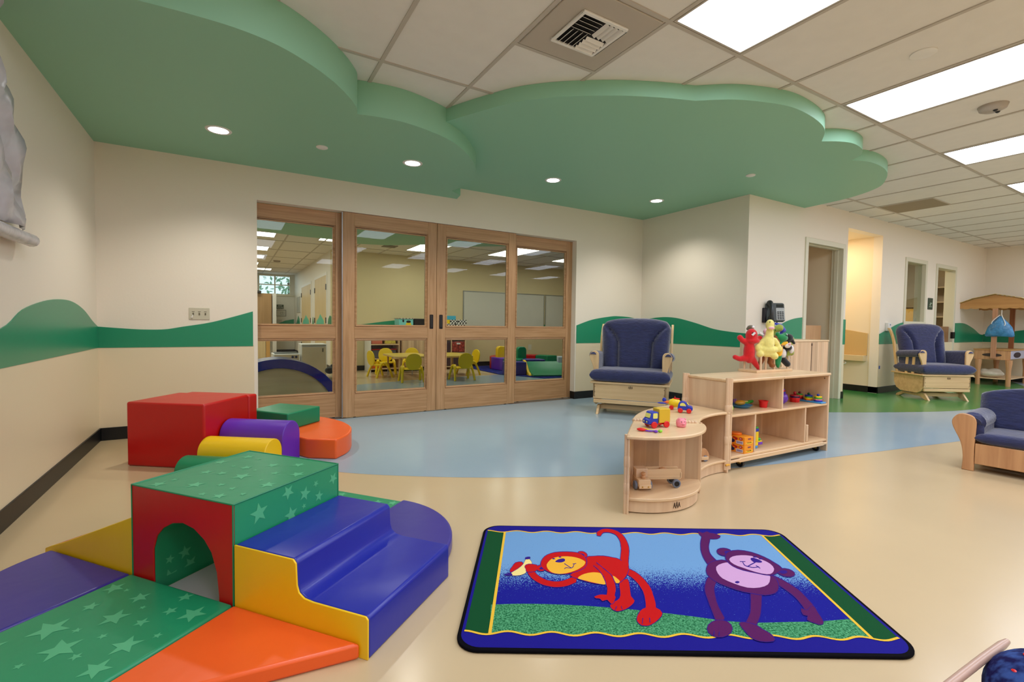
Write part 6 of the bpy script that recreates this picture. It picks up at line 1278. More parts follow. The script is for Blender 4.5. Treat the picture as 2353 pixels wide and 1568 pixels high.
# ================================================================== market stand at the end wall
ST = thing('market_stand', 'wooden play market stand with a scalloped roof by the end wall', 'play stand', (11.93, 2.69, 0), 0)
KR = wood('stand_wood', (206, 156, 96), (186, 134, 78), 'y', 0.6, .4)
def leg(x, y):
    b = MB(); b.tube([(x, y, 0), (x, y, 0.3), (x, y, 0.42), (x, y, 0.47)], [0.035, 0.035, 0.048, 0.048], n=10); b.cyl((x, y, 0.47), (x, y, 0.47), 0.01) if False else None
    b.build('leg', HONEY, ST, smooth=30)
# the stand's end faces the viewer: width along y (0.95) and length along x
SY = 1.0
for x, y in ((0, 0.0), (0.0, 0.40), (1.0, 0.0), (1.0, 0.40)): leg(x, y)
b = MB(); b.box(-0.03, 1.06, -0.03, 0.47, 0.64, 0.66); b.build('table_top', KR, ST, bevel=0.004)
b = MB(); b.box(-0.02, 0.0, -0.02, 0.46, 0.47, 0.64); e_ = b.build('end_board', HONEY, ST, bevel=0.003)
b = MB(); b.prism([(0.22 + 0.13 * math.cos(a), 0.555 + 0.03 * math.sin(a)) for a in [2 * PI * k / 20 for k in range(20)]], -0.004, 0.0, T=YZ((-0.021, 0, 0))); b.build('hand_slot', mat('slot_dark', (60, 46, 36), .7), ST, smooth=0)
b = MB(); b.box(0.0, 1.05, -0.022, -0.002, 0.49, 0.635); b.build('front_board', mat('stand_front_grey', (170, 170, 196), .3), ST, bevel=0.003)
b = MB(); b.prism([(0.35 + 0.2 * math.cos(a), 0.56 + 0.05 * math.sin(a)) for a in [2 * PI * k / 20 for k in range(20)]], -0.004, 0, T=XZ((0, -0.022, 0))); b.build('hand_slot', mat('slot_wine', (40, 14, 30), .7), ST, smooth=0)
b = MB(); b.box(-0.02, 1.04, -0.01, 0.45, 0.115, 0.135); b.build('low_shelf', MAPLEH, ST, bevel=0.004)
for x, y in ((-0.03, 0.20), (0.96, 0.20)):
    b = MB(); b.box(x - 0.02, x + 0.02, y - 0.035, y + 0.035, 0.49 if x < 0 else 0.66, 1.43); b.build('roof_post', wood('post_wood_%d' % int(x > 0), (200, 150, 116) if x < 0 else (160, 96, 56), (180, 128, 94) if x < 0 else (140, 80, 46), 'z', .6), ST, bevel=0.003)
# scalloped gable with shingle roof
gab = [(-0.38, 1.40), (-0.36, 1.44), (-0.28, 1.50), (-0.08, 1.58), (0.20, 1.65), (0.48, 1.58), (0.68, 1.50), (0.76, 1.44), (0.78, 1.40)]
sc = []
for k in range(9):
    c = 0.72 - k * 0.128
    sc += [(c + 0.05 * math.cos(a), 1.405 - 0.012 * math.sin(a) ) for a in [PI * q / 5 for q in range(6)]]
for x in (-0.04, 0.98):
    b = MB(); b.prism([(y_ , z_) for y_, z_ in gab[::-1]] + sc[::-1], x - 0.012, x + 0.012, T=YZ()); b.build('gable', KR, ST, bevel=0.002)
RFM = mat('canopy_fabric', (206, 176, 104), .7, var=(30, .35))
b = MB()
for s in (-1, 1):
    for k in range(9):
        x0 = -0.10 + k * 0.135
        pts = [(0.20, 1.66), (0.20 + s * 0.30, 1.59), (0.20 + s * 0.50, 1.50), (0.20 + s * 0.60, 1.42)]
        for q in range(3):
            (ya, za), (yb2, zb2) = pts[q], pts[q + 1]
            b.add([(x0, ya, za + .004), (x0 + .128, ya, za + .004), (x0 + .128, yb2, zb2 + .004), (x0, yb2, zb2 + .004)], [(0, 1, 2, 3)], k % 2)
        b.add([(x0, pts[3][0], pts[3][1] + .004), (x0 + .128, pts[3][0], pts[3][1] + .004), (x0 + .064, pts[3][0] + s * .02, pts[3][1] - .06)], [(0, 1, 2)], k % 2)
o = b.build('canopy', [RFM, mat('canopy_white', (220, 222, 214), .7)], ST, smooth=0); q_ = o.modifiers.new('thick', 'SOLIDIFY'); q_.thickness = 0.006
g = thing('plastic_bag', 'blue drawstring plastic bag hanging on the market stand post', 'bag', (11.87, 2.80, 0.90))
b = MB(); SEC = [(0.0, 0.17, 0.045), (0.02, 0.195, 0.06), (0.08, 0.185, 0.075), (0.16, 0.16, 0.07), (0.24, 0.11, 0.055), (0.30, 0.06, 0.04), (0.345, 0.025, 0.02), (0.36, 0.012, 0.012)]
vs = []; n_ = 20
for z, ry, rx in SEC:
    for k in range(n_):
        a = 2 * PI * k / n_; vs.append((0.02 + rx * math.cos(a) * (1 + .12 * math.sin(5 * a + z * 20)), 0.02 + ry * math.sin(a), z - 0.015 * abs(math.sin(a)) * (z < .1)))
fs = [(i * n_ + k, i * n_ + (k + 1) % n_, (i + 1) * n_ + (k + 1) % n_, (i + 1) * n_ + k) for i in range(len(SEC) - 1) for k in range(n_)] + [tuple(range(n_))[::-1], tuple(range((len(SEC) - 1) * n_, len(SEC) * n_))]
b.add(vs, fs); b.build('sack', mat('blue_film', (70, 136, 186), .3, bump=(14, .7, .03), var=(8, .35)), g, smooth=70)
b = MB(); b.tube(spline([(0.0, 0.0, 0.38), (-0.03, -0.06, 0.22), (-0.03, -0.02, 0.17)], 4), 0.006); b.tube(spline([(0.0, 0.02, 0.38), (-0.03, 0.10, 0.28), (-0.03, 0.12, 0.22)], 4), 0.006); b.tube([(0, 0.0, 0.37), (0, 0.0, 0.47)], 0.005); b.build('drawstring', WHITE, g)
g = thing('plastic_bag', 'white plastic bag lying on the low shelf of the market stand', 'bag', (12.05, 2.95, 0.136))
b = MB(); b.ell((0, 0, 0.07), (0.12, 0.19, 0.075)); b.ell((0.02, -0.05, 0.12), (0.08, 0.09, 0.05)); b.ell((-.02, 0.08, 0.11), (0.06, .06, .05)); b.build('bag', mat('white_film', (206, 196, 176), .35, bump=(16, .7, .02)), g, vox=0.014)
# things in the rooms behind the long wall
g = thing('wall_cabinet', 'yellow lit cabinet in the room seen through the interior window', 'cabinet', (12.3, 4.22, 0.62))
b = MB(); b.box(0, 0.5, 0, 1.2, 0.0, 0.82); b.build('carcass', mat('amber_cabinet', (222, 178, 90), .5), g, bevel=0.004)
b = MB(); b.box(-0.02, 0.5, 0, 1.21, 0.82, 0.84); b.build('edge', BLACK, g)
g = thing('storage_shelf', 'grey shelving seen in the right half of the interior window', 'shelf', (12.4, 3.55, 0.0))
b = MB()
for z in (0.3, 0.62, 0.95, 1.25, 1.55, 1.85): b.box(0.0, 0.4, 0, 0.62, z, z + 0.025)
b.box(0.38, 0.4, 0, 0.62, 0, 2.1); b.box(0, 0.4, 0.60, 0.62, 0, 2.1); b.box(0, 0.4, 0.0, 0.02, 0, 2.1); b.build('shelving', mat('shelf_taupe', (176, 164, 146), .6), g, smooth=0)
g = thing('tap', 'chrome tap seen at the left edge of the interior window', 'tap', (9.78, 3.70, 1.14))
b = MB(); b.tube(spline([(-0.09, 0, 0.28), (-0.10, 0, 0.20), (-0.03, 0, 0.10)], 5), 0.014); b.ell((-0.09, 0, 0.29), 0.02); b.box(-0.005, 0.13, 0, 0.1, -0.06, 0.0); b.build('spout', mat('bright_chrome', (220, 224, 230), .15, .6), g)
# ================================================================== room behind the sliding doors
# low table with four yellow chairs
YCH = mat('yellow_chair_shell', (236, 200, 10), .3); TBL = mat('table_laminate', (226, 196, 90), .3); TBE = mat('table_edge', (206, 170, 112), .4)
def ptable(lab, loc, rz):
    g = thing('play_table', lab, 'table', loc, rz)
    b = MB(); b.prism(rrect(-0.32, 0.34, -0.5, 0.5, 0.12), 0.405, 0.411); b.build('top', TBL, g, smooth=0)
    b = MB(); b.prism(rrect(-0.324, 0.344, -0.504, 0.504, 0.12), 0.382, 0.405); b.build('edge', TBE, g, bevel=0.003)
    for x, y in ((-0.23, -0.40), (0.24, -0.40), (-0.23, 0.4), (0.24, 0.4)):
        b = MB(); b.cyl((x, y, 0.12), (x, y, 0.382), 0.018, n=12); l_ = b.build('leg', TBE, g); b = MB(); b.cyl((x, y, 0.0), (x, y, 0.12), 0.009, n=10); b.build('steel_foot', STEEL, l_)
ptable('yellow topped low table seen through the second door', (2.76, 8.42, 0), -0.02)
ptable('yellow topped low table seen through the third door', (3.52, 8.28, 0), -0.05)
def ychair():
    g = thing('child_chair', 'x', 'chair', (0, 0, 0), 0, 'yellow child chairs at the low table')
    bk = rrect(-0.165, 0.165, 0.26, 0.60, 0.15, 7)
    b = MB(); b.prism(bk, -0.014, 0.014, T=Matrix.Translation((0, -0.165, 0.0)) @ Matrix.Rotation(0.12, 4, 'X') @ XZ()); b.build('backrest', YCH, g, bevel=0.010, seg=3)
    b = MB(); b.prism(rrect(-0.165, 0.165, -0.16, 0.17, 0.05), 0.255, 0.28); b.build('seat', YCH, g, bevel=0.008)
    for s in (-1, 1):
        for f_ in (-1, 1):
            b = MB(); b.tube(spline([(s * 0.17, f_ * 0.02, 0.315), (s * 0.19, f_ * 0.07, 0.29), (s * 0.21, f_ * 0.14, 0.15), (s * 0.225, f_ * 0.19, 0.0)], 4), [0.030] * 6 + [0.024] * 7, n=12); b.build('leg', YCH, g)
    return g
c0 = ychair()
spots = [((2.62, 7.72, 0), -0.12, 'yellow chair seen from behind in the second door, nearest the glass'), ((2.33, 8.62, 0), -1.35, 'yellow chair at the left end of the low table, seen from its side'), ((2.58, 9.12, 0), 2.9, 'yellow chair on the far side of the table, in front of the bin shelf'), ((3.10, 9.12, 0), 2.8, 'yellow chair on the far side whose back shows above the nearer chair'), ((3.50, 7.60, 0), -0.05, 'yellow chair seen from behind in the third door'), ((3.98, 8.35, 0), 1.7, 'yellow chair at the right end of the far table, half hidden')]
for i, (p, a, l) in enumerate(spots):
    o = c0 if i == 0 else copy_thing(c0, p)
    o.location = p; o.rotation_euler = (0, 0, a); o.scale = (0.82,) * 3; o['label'] = l
# shelf with bins
BIN = glass('clear_bin_plastic', (200, 205, 210)); DARKW = wood('shelf_dark_interior', (128, 84, 58), (104, 66, 44), 'z', .6)
g = thing('bin_shelf', 'open shelf of storage bins against the far wall behind the table', 'shelf', (2.36, 9.45, 0))
b = MB()
b.box(0, 0.02, 0, 0.45, 0, 0.92); b.build('white_side', WHITE, g, bevel=0.003)
b = MB(); b.box(0.02, 0.58, 0.43, 0.45, 0.05, 0.92); b.build('back_panel', DARKW, g)
b = MB(); b.box(0.58, 0.60, 0, 0.45, 0, 0.93); b.box(0.02, 0.58, 0.0, 0.43, 0.05, 0.07); b.box(0.02, 0.58, 0.0, 0.43, 0.25, 0.27); b.box(0.02, 0.58, 0, 0.43, 0.54, 0.56); b.box(-0.01, 0.61, -0.005, 0.45, 0.92, 0.94); b.build('shelf_board', MAPLEH, g, bevel=0.002)
def bin_(x, y, z, m_, lid, lab, w_=0.30, h_=0.17, d_=0.30):
    g = thing('storage_bin', lab, 'bin', (x, y, z), 0, 'storage bins in the far room')
    b = MB(); b.box(0, w_, 0, d_, 0, h_); b.build('tub', m_, g, bevel=0.012)
    b = MB(); b.box(-0.008, w_ + .008, -0.008, d_ + .008, h_, h_ + 0.014); b.build('rim', lid, g, bevel=0.003)
SAL = mat('salmon_bin', (206, 110, 84), .4); YBN = mat('bin_of_yellow_toys', (206, 186, 70), .4, var=(40, .5)); GBN = mat('smoky_bin', (96, 96, 104), .3)
bin_(2.40, 9.50, 0.562, SAL, GBN, 'salmon storage bin on the upper shelf behind the table', .22); bin_(2.67, 9.50, 0.562, YBN, GBN, 'bin of yellow toys on the upper shelf behind the table', .22)
bin_(2.41, 9.50, 0.272, GBN, P_RED, 'smoky bin with a red rim on the lower shelf, left', .22); bin_(2.68, 9.50, 0.272, GBN, P_RED, 'smoky bin with a red rim on the lower shelf, right', .22)
bin_(2.40, 9.50, 0.072, P_ORA, P_RED, 'orange red bin near the floor behind the yellow chairs', .22, .12)
g = thing('cabinet', 'pale wooden cabinet back standing right of the bin shelf in the far room', 'cabinet', (3.0, 9.40, 0))
b = MB(); b.box(0, 0.70, 0, 0.45, 0.08, 0.94); b.build('body', MAPLEB, g, bevel=0.003); b = MB(); b.box(0.02, 0.68, 0.03, 0.42, 0, 0.08); b.build('plinth', BLACK, g)
# cubby with drawers
g = thing('cubby_unit', 'cubby unit with dark drawers seen at the left of the third door', 'cabinet', (3.75, 9.42, 0))
b = MB()
for x in (0, 0.33, 0.66): b.box(x, x + 0.018, 0, 0.45, 0.0, 0.93)
for z in (0.05, 0.34, 0.64, 0.915): b.box(0, 0.678, 0, 0.45, z, z + 0.018)
b.build('frame', MAPLEH, g, bevel=0.002)
b = MB(); b.box(0.01, 0.67, 0.40, 0.44, 0.05, 0.91); b.build('back_panel', DARKW, g)
DRW = mat('dark_drawer', (70, 50, 56), .35); DR2 = mat('drawer_of_mixed_toys', (150, 60, 50), .35, var=(30, .7))
for i, x in enumerate((0.022, 0.352)):
    for j, z in enumerate((0.08, 0.37, 0.67)):
        b = MB(); b.box(x, x + 0.30, 0.01, 0.38, z, z + 0.23); d_ = b.build('drawer', DR2 if (i == 1 and j == 1) else DRW, g, bevel=0.008)
        b = MB(); b.box(x + 0.11, x + 0.20, 0.003, 0.010, z + 0.17, z + 0.20); b.build('name_tag', WHITE, d_, smooth=0)
# things standing on top of the cabinets
CHK = two_tone('black_white_check', (16, 14, 18), (226, 224, 216), 60, None, (0.49, 0.51))
def checker(name, s):
    m = mat(name, (255, 255, 255), .5); nt = m.node_tree; tc = nt.nodes.new('ShaderNodeTexCoord'); c = nt.nodes.new('ShaderNodeTexChecker'); c.inputs['Scale'].default_value = s
    c.inputs['Color1'].default_value = (*lin((20, 18, 22)), 1); c.inputs['Color2'].default_value = (*lin((226, 224, 216)), 1)
    nt.links.new(tc.outputs['Object'], c.inputs['Vector']); nt.links.new(c.outputs[0], nt.nodes['Principled BSDF'].inputs['Base Color']); return m
CHK = checker('black_white_check_print', 30)
def boxy(name, lab, x, y, z, w_, d_, h_, m_, cat='box', grp=None):
    g = thing(name, lab, cat, (x, y, z), 0, grp); b = MB(); b.box(0, w_, 0, d_, 0, h_); b.build('body', m_, g, bevel=0.004); return g
g = boxy('toy_box', 'pale turquoise printed box on the cabinet seen in the second door', 2.93, 9.42, 0.942, 0.30, 0.3, 0.13, mat('turquoise_box', (120, 206, 206), .5), grp=None)
b = MB(); b.prism([(0.20 + 0.06 * math.cos(a), 0.0 + 0.07 * math.sin(a)) for a in [PI * k / 14 for k in range(15)]], -0.002, 0, T=XZ()); b.build('yellow_print', P_YEL, g, smooth=0)
b = MB(); b.prism([(0.20 + 0.05 * math.cos(a), 0.075 + 0.025 * math.sin(a)) for a in [PI * 2 * k / 14 for k in range(14)]], -0.003, -0.001, T=XZ()); b.ell((0.09, 0, 0.09), (0.02, 0.003, 0.03)); b.build('black_print', BLACK, g, smooth=0)
b = MB(); b.box(-0.01, 0.31, -0.01, 0.31, 0.13, 0.145); b.build('checked_lid', CHK, g, smooth=0)
boxy('radio', 'black box on the cabinet beside the turquoise box', 3.26, 9.42, 0.942, 0.26, 0.3, 0.14, BLACK, 'radio')
for k, (x, z, w_, h_, m_, l) in enumerate([(3.84, 0.935, 0.36, 0.05, CHK, 'lowest checked box on the cubby unit, left'), (4.24, 0.935, 0.20, 0.05, CHK, 'checked box on the cubby unit, right end'), (3.97, 0.986, 0.11, 0.085, P_YEL, 'yellow box on top of the left checked box'),
        (4.09, 0.986, 0.17, 0.085, CHK, 'checked box beside the yellow box'), (4.28, 0.986, 0.20, 0.085, CHK, 'upper checked box at the right end of the cubby unit'), (3.92, 1.072, 0.30, 0.085, mat('sky_blue_box', (60, 170, 200), .5), 'sky blue box topping the stack on the cubby unit')]):
    boxy('toy_box', l, x, 9.5, z, w_, 0.25, h_, m_, grp='boxes stacked on the cubby unit')
# whiteboards
def board(x0, x1, lab):
    g = thing('whiteboard', lab, 'whiteboard', (x0, 9.93, 0.80)); W_ = x1 - x0
    b = MB(); b.box(0.02, W_ - .02, -0.012, 0, 0.0, 0.93); b.build('surface', mat('whiteboard_surface', (206, 204, 190), .12) if 'whiteboard_surface' not in bpy.data.materials else bpy.data.materials['whiteboard_surface'], g, smooth=0)
    b = MB(); b.box(0, 0.02, -0.02, 0, -0.02, 0.95); b.box(W_ - .02, W_, -0.02, 0, -0.02, 0.95); b.box(0.02, W_ - .02, -0.02, 0, 0.93, 0.95); b.box(0.02, W_ - .02, -0.05, 0, -0.03, 0.0); b.build('frame', mat('aluminium_rail', (180, 184, 180), .3, .7) if 'aluminium_rail' not in bpy.data.materials else bpy.data.materials['aluminium_rail'], g, smooth=0)
board(4.58, 6.84, 'wide whiteboard on the far wall seen through the third and fourth doors'); board(6.87, 8.3, 'second whiteboard at the right of the far wall')
g = thing('power_outlet', 'beige outlet plate low on the far wall', 'outlet', (6.43, 9.93, 0.42)); b = MB(); b.prism(rrect(-0.05, 0.05, -0.07, 0.07, 0.01), -0.006, 0, T=XZ()); b.build('plate', TRIMW, g, bevel=0.001)
# carpet, soft ring
NVC = two_tone('far_carpet_blue', (18, 26, 96), (40, 52, 140), 12, None, (0.4, 0.6))
b = MB(); b.prism([(4.52, 8.1), (4.58, 9.82), (8.0, 9.6), (7.4, 7.0), (4.97, 7.17)], 0.002, 0.012)
tag(b.build('carpet', NVC, None, smooth=0), 'dark blue carpet under the soft ring behind the doors', 'carpet')
bpy.data.objects['carpet'].location = (0, 0, 0)
def ringseg(lab, a0, a1, m_, h=0.26, r0=0.56, r1=0.86):
    b = MB(); b.prism(arc(0, 0, r1, a0, a1, 8) + arc(0, 0, r0, a1, a0, 8), 0, h); o = b.build('foam_wall', m_, None, bevel=0.012); o.location = (5.72, 8.9, 0.0125)
    tag(o, lab, 'play block', 'foam wall sections of the soft ring')
ringseg('green foam wall section at the left front of the soft ring', 200, 228, V_DGR); ringseg('indigo foam wall section beside the green one', 229, 262, V_IND); ringseg('purple foam wall section at the left end of the soft ring', 168, 199, V_PUR)
ringseg('red foam wall section at the back left of the soft ring', 120, 167, V_RED); ringseg('long red foam wall section at the back of the soft ring', 40, 119, V_RED); ringseg('green foam wall section at the back right of the soft ring', 5, 39, V_DGR)
for x, m_, l in ((5.05, V_YEL, 'yellow rounded foam backrest in the soft ring'), (5.36, V_DGR, 'green rounded foam backrest in the soft ring')):
    b = MB(); b.prism(rrect(-0.11, 0.11, 0, 0.50, 0.08), -0.05, 0.05, T=XZ()); o = b.build('foam_bolster', m_, None, bevel=0.012); o.location = (x, 8.62 if x > 5.2 else 8.95, 0.0125); tag(o, l, 'play block')
g = thing('foam_ramp', 'green foam ramp with a curved yellow side in front of the soft ring', 'play block', (5.03, 8.02, 0.0125), -0.3)
pr = [(0, 0), (0, 0.27), (0.10, 0.25), (0.22, 0.16), (0.34, 0.07), (0.46, 0.04), (0.5, 0.0)]
b = MB(); b.prism([(q[0], q[1]) for q in pr], 0, 0.05, T=axes((0, 0, 0), (0, -1, 0), (0, 0, 1), (1, 0, 0))); b.build('side_panel', V_YEL, g, bevel=0.006)
b = MB(); b.prism([(0, 0), (0, 0.24), (0.22, 0.13), (0.46, 0.05), (0.62, 0.03), (0.62, 0.0)], 0.05, 0.85, T=axes((0, 0, 0), (0, -1, 0), (0, 0, 1), (1, 0, 0))); b.build('ramp', V_DGR, g, bevel=0.008)
b = MB(); b.box(-0.42, -0.005, -0.32, 0.0, 0, 0.25); o = b.build('foam_block', V_IND, None, bevel=0.012); o.location = (5.03, 8.02, 0.0125); o.rotation_euler = (0, 0, -0.3); tag(o, 'indigo foam block left of the green ramp', 'play block')
# easel
g = thing('easel', 'folding easel with a white tray bucket seen in the fourth door', 'easel', (5.15, 6.72, 0), -0.55)
ALU = mat('easel_white', (206, 204, 200), .35)
for dx in (0.0,):
    b = MB(); b.prism([(0, 0.0), (0.03, 0.0), (0.235, 1.11), (0.205, 1.11)], 0.0, 0.03, T=XZ()); b.build('leg', ALU, g, bevel=0.002)
    b = MB(); b.prism([(0.40, 0.0), (0.43, 0.0), (0.245, 1.11), (0.215, 1.11)], 0.0, 0.03, T=XZ()); b.build('leg', ALU, g, bevel=0.002)
b = MB(); b.prism([(0.075, 0.36), (0.222, 1.06), (0.36, 0.36)], 0.031, 0.5, T=XZ()); b.build('board', mat('easel_board_grey', (120, 128, 140), .5), g, smooth=0)
b = MB(); b.ell((0.225, 0.015, 1.115), (0.02, 0.02, 0.025)); b.build('yellow_cap', P_YEL, g)
b = MB(); b.box(0.03, 0.42, -0.02, 0.5, 0.0, 0.33); b.build('bucket', mat('easel_bucket', (196, 198, 206), .4), g, bevel=0.01)
b = MB(); b.box(0.05, 0.40, 0.0, 0.45, 0.33, 0.38); b.box(0.1, 0.38, 0.02, 0.4, 0.38, 0.43); b.build('books', mat('book_brown', (140, 104, 70), .6), g, bevel=0.004)
b = MB(); b.box(-0.16, 0.02, 0.0, 0.3, 0.32, 0.42); b.build('paint_tray', mat('paint_tray_white', (190, 206, 220), .4), g, bevel=0.008)

# play kitchen and arch
KW = mat('kitchen_front_tan', (182, 164, 132), .45)
g = thing('play_fridge', 'tan play kitchen fridge behind the blue topped arch', 'play kitchen', (1.04, 8.9, 0), 0)
b = MB(); b.box(0, 0.42, 0, 0.42, 0.02, 0.60); b.build('body', WHITE, g, bevel=0.008); b = MB(); b.box(0.015, 0.405, -0.015, 0.0, 0.03, 0.55); b.build('door', KW, g, bevel=0.006)
b = MB(); b.box(0.015, 0.405, -0.0145, 0.0, 0.56, 0.592); b.build('top_band', mat('band_grey', (140, 134, 116), .5), g, bevel=0.003)
b = MB(); b.prism(rrect(0.345, 0.362, 0.46, 0.525, 0.008), -0.022, -0.015, T=XZ()); b.build('handle', mat('handle_olive', (50, 48, 34), .5), g)
g = thing('play_stove', 'play kitchen stove with two dark knobs beside the fridge', 'play kitchen', (0.60, 8.85, 0), 0)
b = MB(); b.box(0, 0.42, 0, 0.42, 0.02, 0.44); b.build('body', WHITE, g, bevel=0.006); b = MB(); b.box(0.02, 0.40, -0.012, 0, 0.05, 0.425); b.build('front', KW, g, bevel=0.003)
for x in (0.30, 0.355):
    b = MB(); b.cyl((x, -0.03, 0.385), (x, -0.012, 0.385), 0.020, n=16); b.build('knob', mat('knob_dark_blue', (30, 40, 70), .3), g, bevel=0.003)
b = MB(); b.box(0.03, 0.40, 0.05, 0.40, 0.44, 0.452); b.build('cooktop', mat('cooktop_dark', (54, 64, 62), .3), g, bevel=0.003)
g = thing('climbing_arch', 'tan wooden arch with a blue padded rim right behind the first door', 'play arch', (0.46, 6.0, 0), 0)
ra = 0.74; cz = 0.565 - ra
def arcp(r, n=40, a0=-3, a1=183): return [(r * math.cos(math.radians(a0 + (a1 - a0) * k / n)), cz + r * math.sin(math.radians(a0 + (a1 - a0) * k / n))) for k in range(n + 1)]
def clip(P): return [(x, z) for x, z in P if z >= 0.002]
o_ = clip(arcp(ra, 60, -10, 190)); i_ = clip(arcp(ra - 0.105, 60, -10, 190))
BR = mat('arch_blue_vinyl', (26, 34, 130), .25)
b = MB(); b.prism(o_ + i_[::-1], -0.03, 0.42, T=XZ()); b.build('padded_rim', BR, g, bevel=0.008)
b = MB(); b.prism(i_, 0.0, 0.40, T=XZ()); b.build('side_board', wood('arch_wood', (196, 172, 130), (182, 156, 114), 'x', .4), g, smooth=0)
g = thing('toy_cow', 'black and white toy cow standing at the right foot of the blue arch', 'toy', (1.29, 6.80, 0), 0.1)
b = MB(); b.box(-0.2, 0.2, 0.0, 0.25, 0.04, 0.235); b.build('wooden_cart', wood('cart_wood', (188, 158, 112), (170, 140, 96), 'x', .5), g, bevel=0.008)
b = MB(); b.cyl((0.03, -0.03, 0.055), (0.03, -0.005, 0.055), 0.055, n=20); b.build('wheel', BLACK, g, bevel=0.004); b = MB(); b.cyl((0.03, -0.036, 0.055), (0.03, -0.03, 0.055), 0.03, n=16); b.build('hub', mat('hub_grey', (140, 150, 166), .4), g)
b = MB(); b.ell((0.02, 0.1, 0.36), (0.14, 0.09, 0.08)); b.ell((-0.12, 0.06, 0.33), (0.07, 0.06, 0.05)); b.tube([(0.1, 0.1, 0.32), (0.14, 0.1, 0.26)], 0.03); b.build('black_body', F_BLK, g, vox=0.012)
b = MB(); b.ell((-0.02, 0.03, 0.29), (0.08, 0.05, 0.05)); b.tube([(-0.03, 0.0, 0.33), (-0.06, -0.01, 0.25)], 0.025); b.build('white_patch', F_WHT, g, vox=0.01)
# doors in the corridor wall, signs
def cdoor(name, y0, y1, z1, lab):
    g = struct(bpy.data.objects.new(name, None), lab); COL.objects.link(g); g.location = (1.72, y0, 0)
    W_ = y1 - y0
    b = MB(); b.box(-0.012, 0.0, -0.06, 0, 0, z1 + 0.06); b.box(-0.012, 0, W_, W_ + .06, 0, z1 + .06); b.box(-0.0125, 0, 0, W_, z1, z1 + .06); b.build('frame', WHITE, g, smooth=0)
    b = MB(); b.box(-0.008, 0.0, 0, W_, 0.01, z1); b.build('leaf', OAK, g, smooth=0)
    b = MB(); b.prism([(W_ * .15, 0.0), (W_ * .2, .22), (W_ * .38, 0.3), (W_ * .5, 0.36), (W_ * .62, 0.28), (W_ * .82, 0.2), (W_ * .9, 0)], -0.011, -0.008, T=Matrix.Translation((0, 0, 0.8)) @ YZ()); b.build('green_wave', mat('pale_green_wave', (88, 190, 160), .4) if 'pale_green_wave' not in bpy.data.materials else bpy.data.materials['pale_green_wave'], g, smooth=0)
    for y in (0.0, W_ - 0.02):
        for z in (1.72, 1.02, 0.35):
            b = MB(); b.box(-0.022, -0.008, y - .02, y + .04, z - 0.06, z + 0.06); b.build('hinge', BLACK, g, smooth=0)
    b = MB(); b.box(-0.06, -0.008, W_ * .5 - .08, W_ * .5 + .04, 0.87, 0.90); b.build('lever_handle', BLACK, g, bevel=0.004)
    return g
cdoor('door_7', 10.48, 12.05, 1.97, 'nearer veneer door in the corridor wall'); cdoor('door_8', 12.7, 14.5, 1.93, 'farther veneer door in the corridor wall')
g = thing('notice_panel', 'grey narrow panel on the corridor wall before the far doors', 'panel', (1.72, 15.2, 1.25)); b = MB(); b.box(-0.02, 0, -0.35, 0.35, 0, 0.45); b.build('panel', mat('notice_grey', (170, 172, 164), .5), g, smooth=0)
g = thing('exit_sign', 'dark green EXIT ROUTE sign on the far window wall', 'sign', (1.31, 16.3, 1.43))
b = MB(); b.box(-0.10, 0.10, -0.012, 0, -0.065, 0.065); b.build('plate', mat('exit_green', (56, 76, 56), .5), g, smooth=0)
for s_, z in (('EXIT', 0.027), ('ROUTE', -0.027)): text(s_, 0.052, WHITE, g, (0, -0.014, z), (PI / 2, 0, 0), 'printed_word')
g = thing('picture_frame', 'framed evacuation plan below the EXIT ROUTE sign', 'frame', (1.34, 16.3, 1.235))
b = MB(); b.box(-0.14, 0.14, -0.01, 0, -0.1, 0.1); b.build('frame', mat('frame_grey', (120, 120, 112), .5), g, smooth=0); b = MB(); b.box(-0.125, 0.125, -0.014, -0.009, -0.085, 0.085); b.build('sheet', mat('plan_paper', (196, 196, 184), .6), g, smooth=0)
b = MB()
for q in ((-0.02, 0.06, 0.02, 0.025), (-0.02, -0.015, -0.04, 0.03), (0.04, 0.045, -0.03, 0.05), (-0.01, 0.08, -0.04, -0.036), (0.08, 0.084, -0.04, 0.04)): b.box(q[0], q[1], -0.0155, -0.0138, q[2], q[3])
b.build('plan_lines', mat('plan_ink', (110, 112, 104), .6), g, smooth=0)
g = thing('vent_plate', 'pale grille low on the window wall below the plan', 'vent', (1.28, 16.3, 0.98)); b = MB(); b.box(-0.08, 0.08, -0.008, 0, -0.05, 0.05); b.build('plate', mat('grille_pale', (186, 186, 176), .6), g, smooth=0)
g = thing('tall_cabinet', 'tall brown cabinet block left of the window wall seen in the first door', 'cabinet', (-0.6, 15.4, 0.86))
b = MB(); b.box(0, 1.62, 0, 0.4, 0.0, 0.92); b.build('upper_cabinet', wood('cabinet_brown', (176, 140, 96), (158, 122, 80), 'z', .4), g, bevel=0.005); b = MB(); b.box(0, 1.62, -0.005, 0.4, -0.03, -0.002); b.build('dark_strip', BLACK, g)
b = MB(); b.box(0.0, 1.35, -0.1, 0.3, 0.93, 0.99); b.build('dark_top', mat('dark_tray', (50, 44, 42), .5), g)
b = MB(); b.box(1.64, 1.74, 0.0, 0.4, -0.86, 0.93); b.build('white_post', WHITE, g)
g = thing('low_cabinet', 'low pale cabinet below the brown cabinet in the first door pane', 'cabinet', (-0.6, 13.5, 0))
b = MB(); b.box(0, 1.35, 0, 0.5, 0, 0.70); b.build('body', OAK, g, bevel=0.004); b = MB(); b.box(1.36, 1.45, 0, 0.1, 0, 0.85); b.build('end_post', mat('amber_post', (206, 160, 90), .5), g)
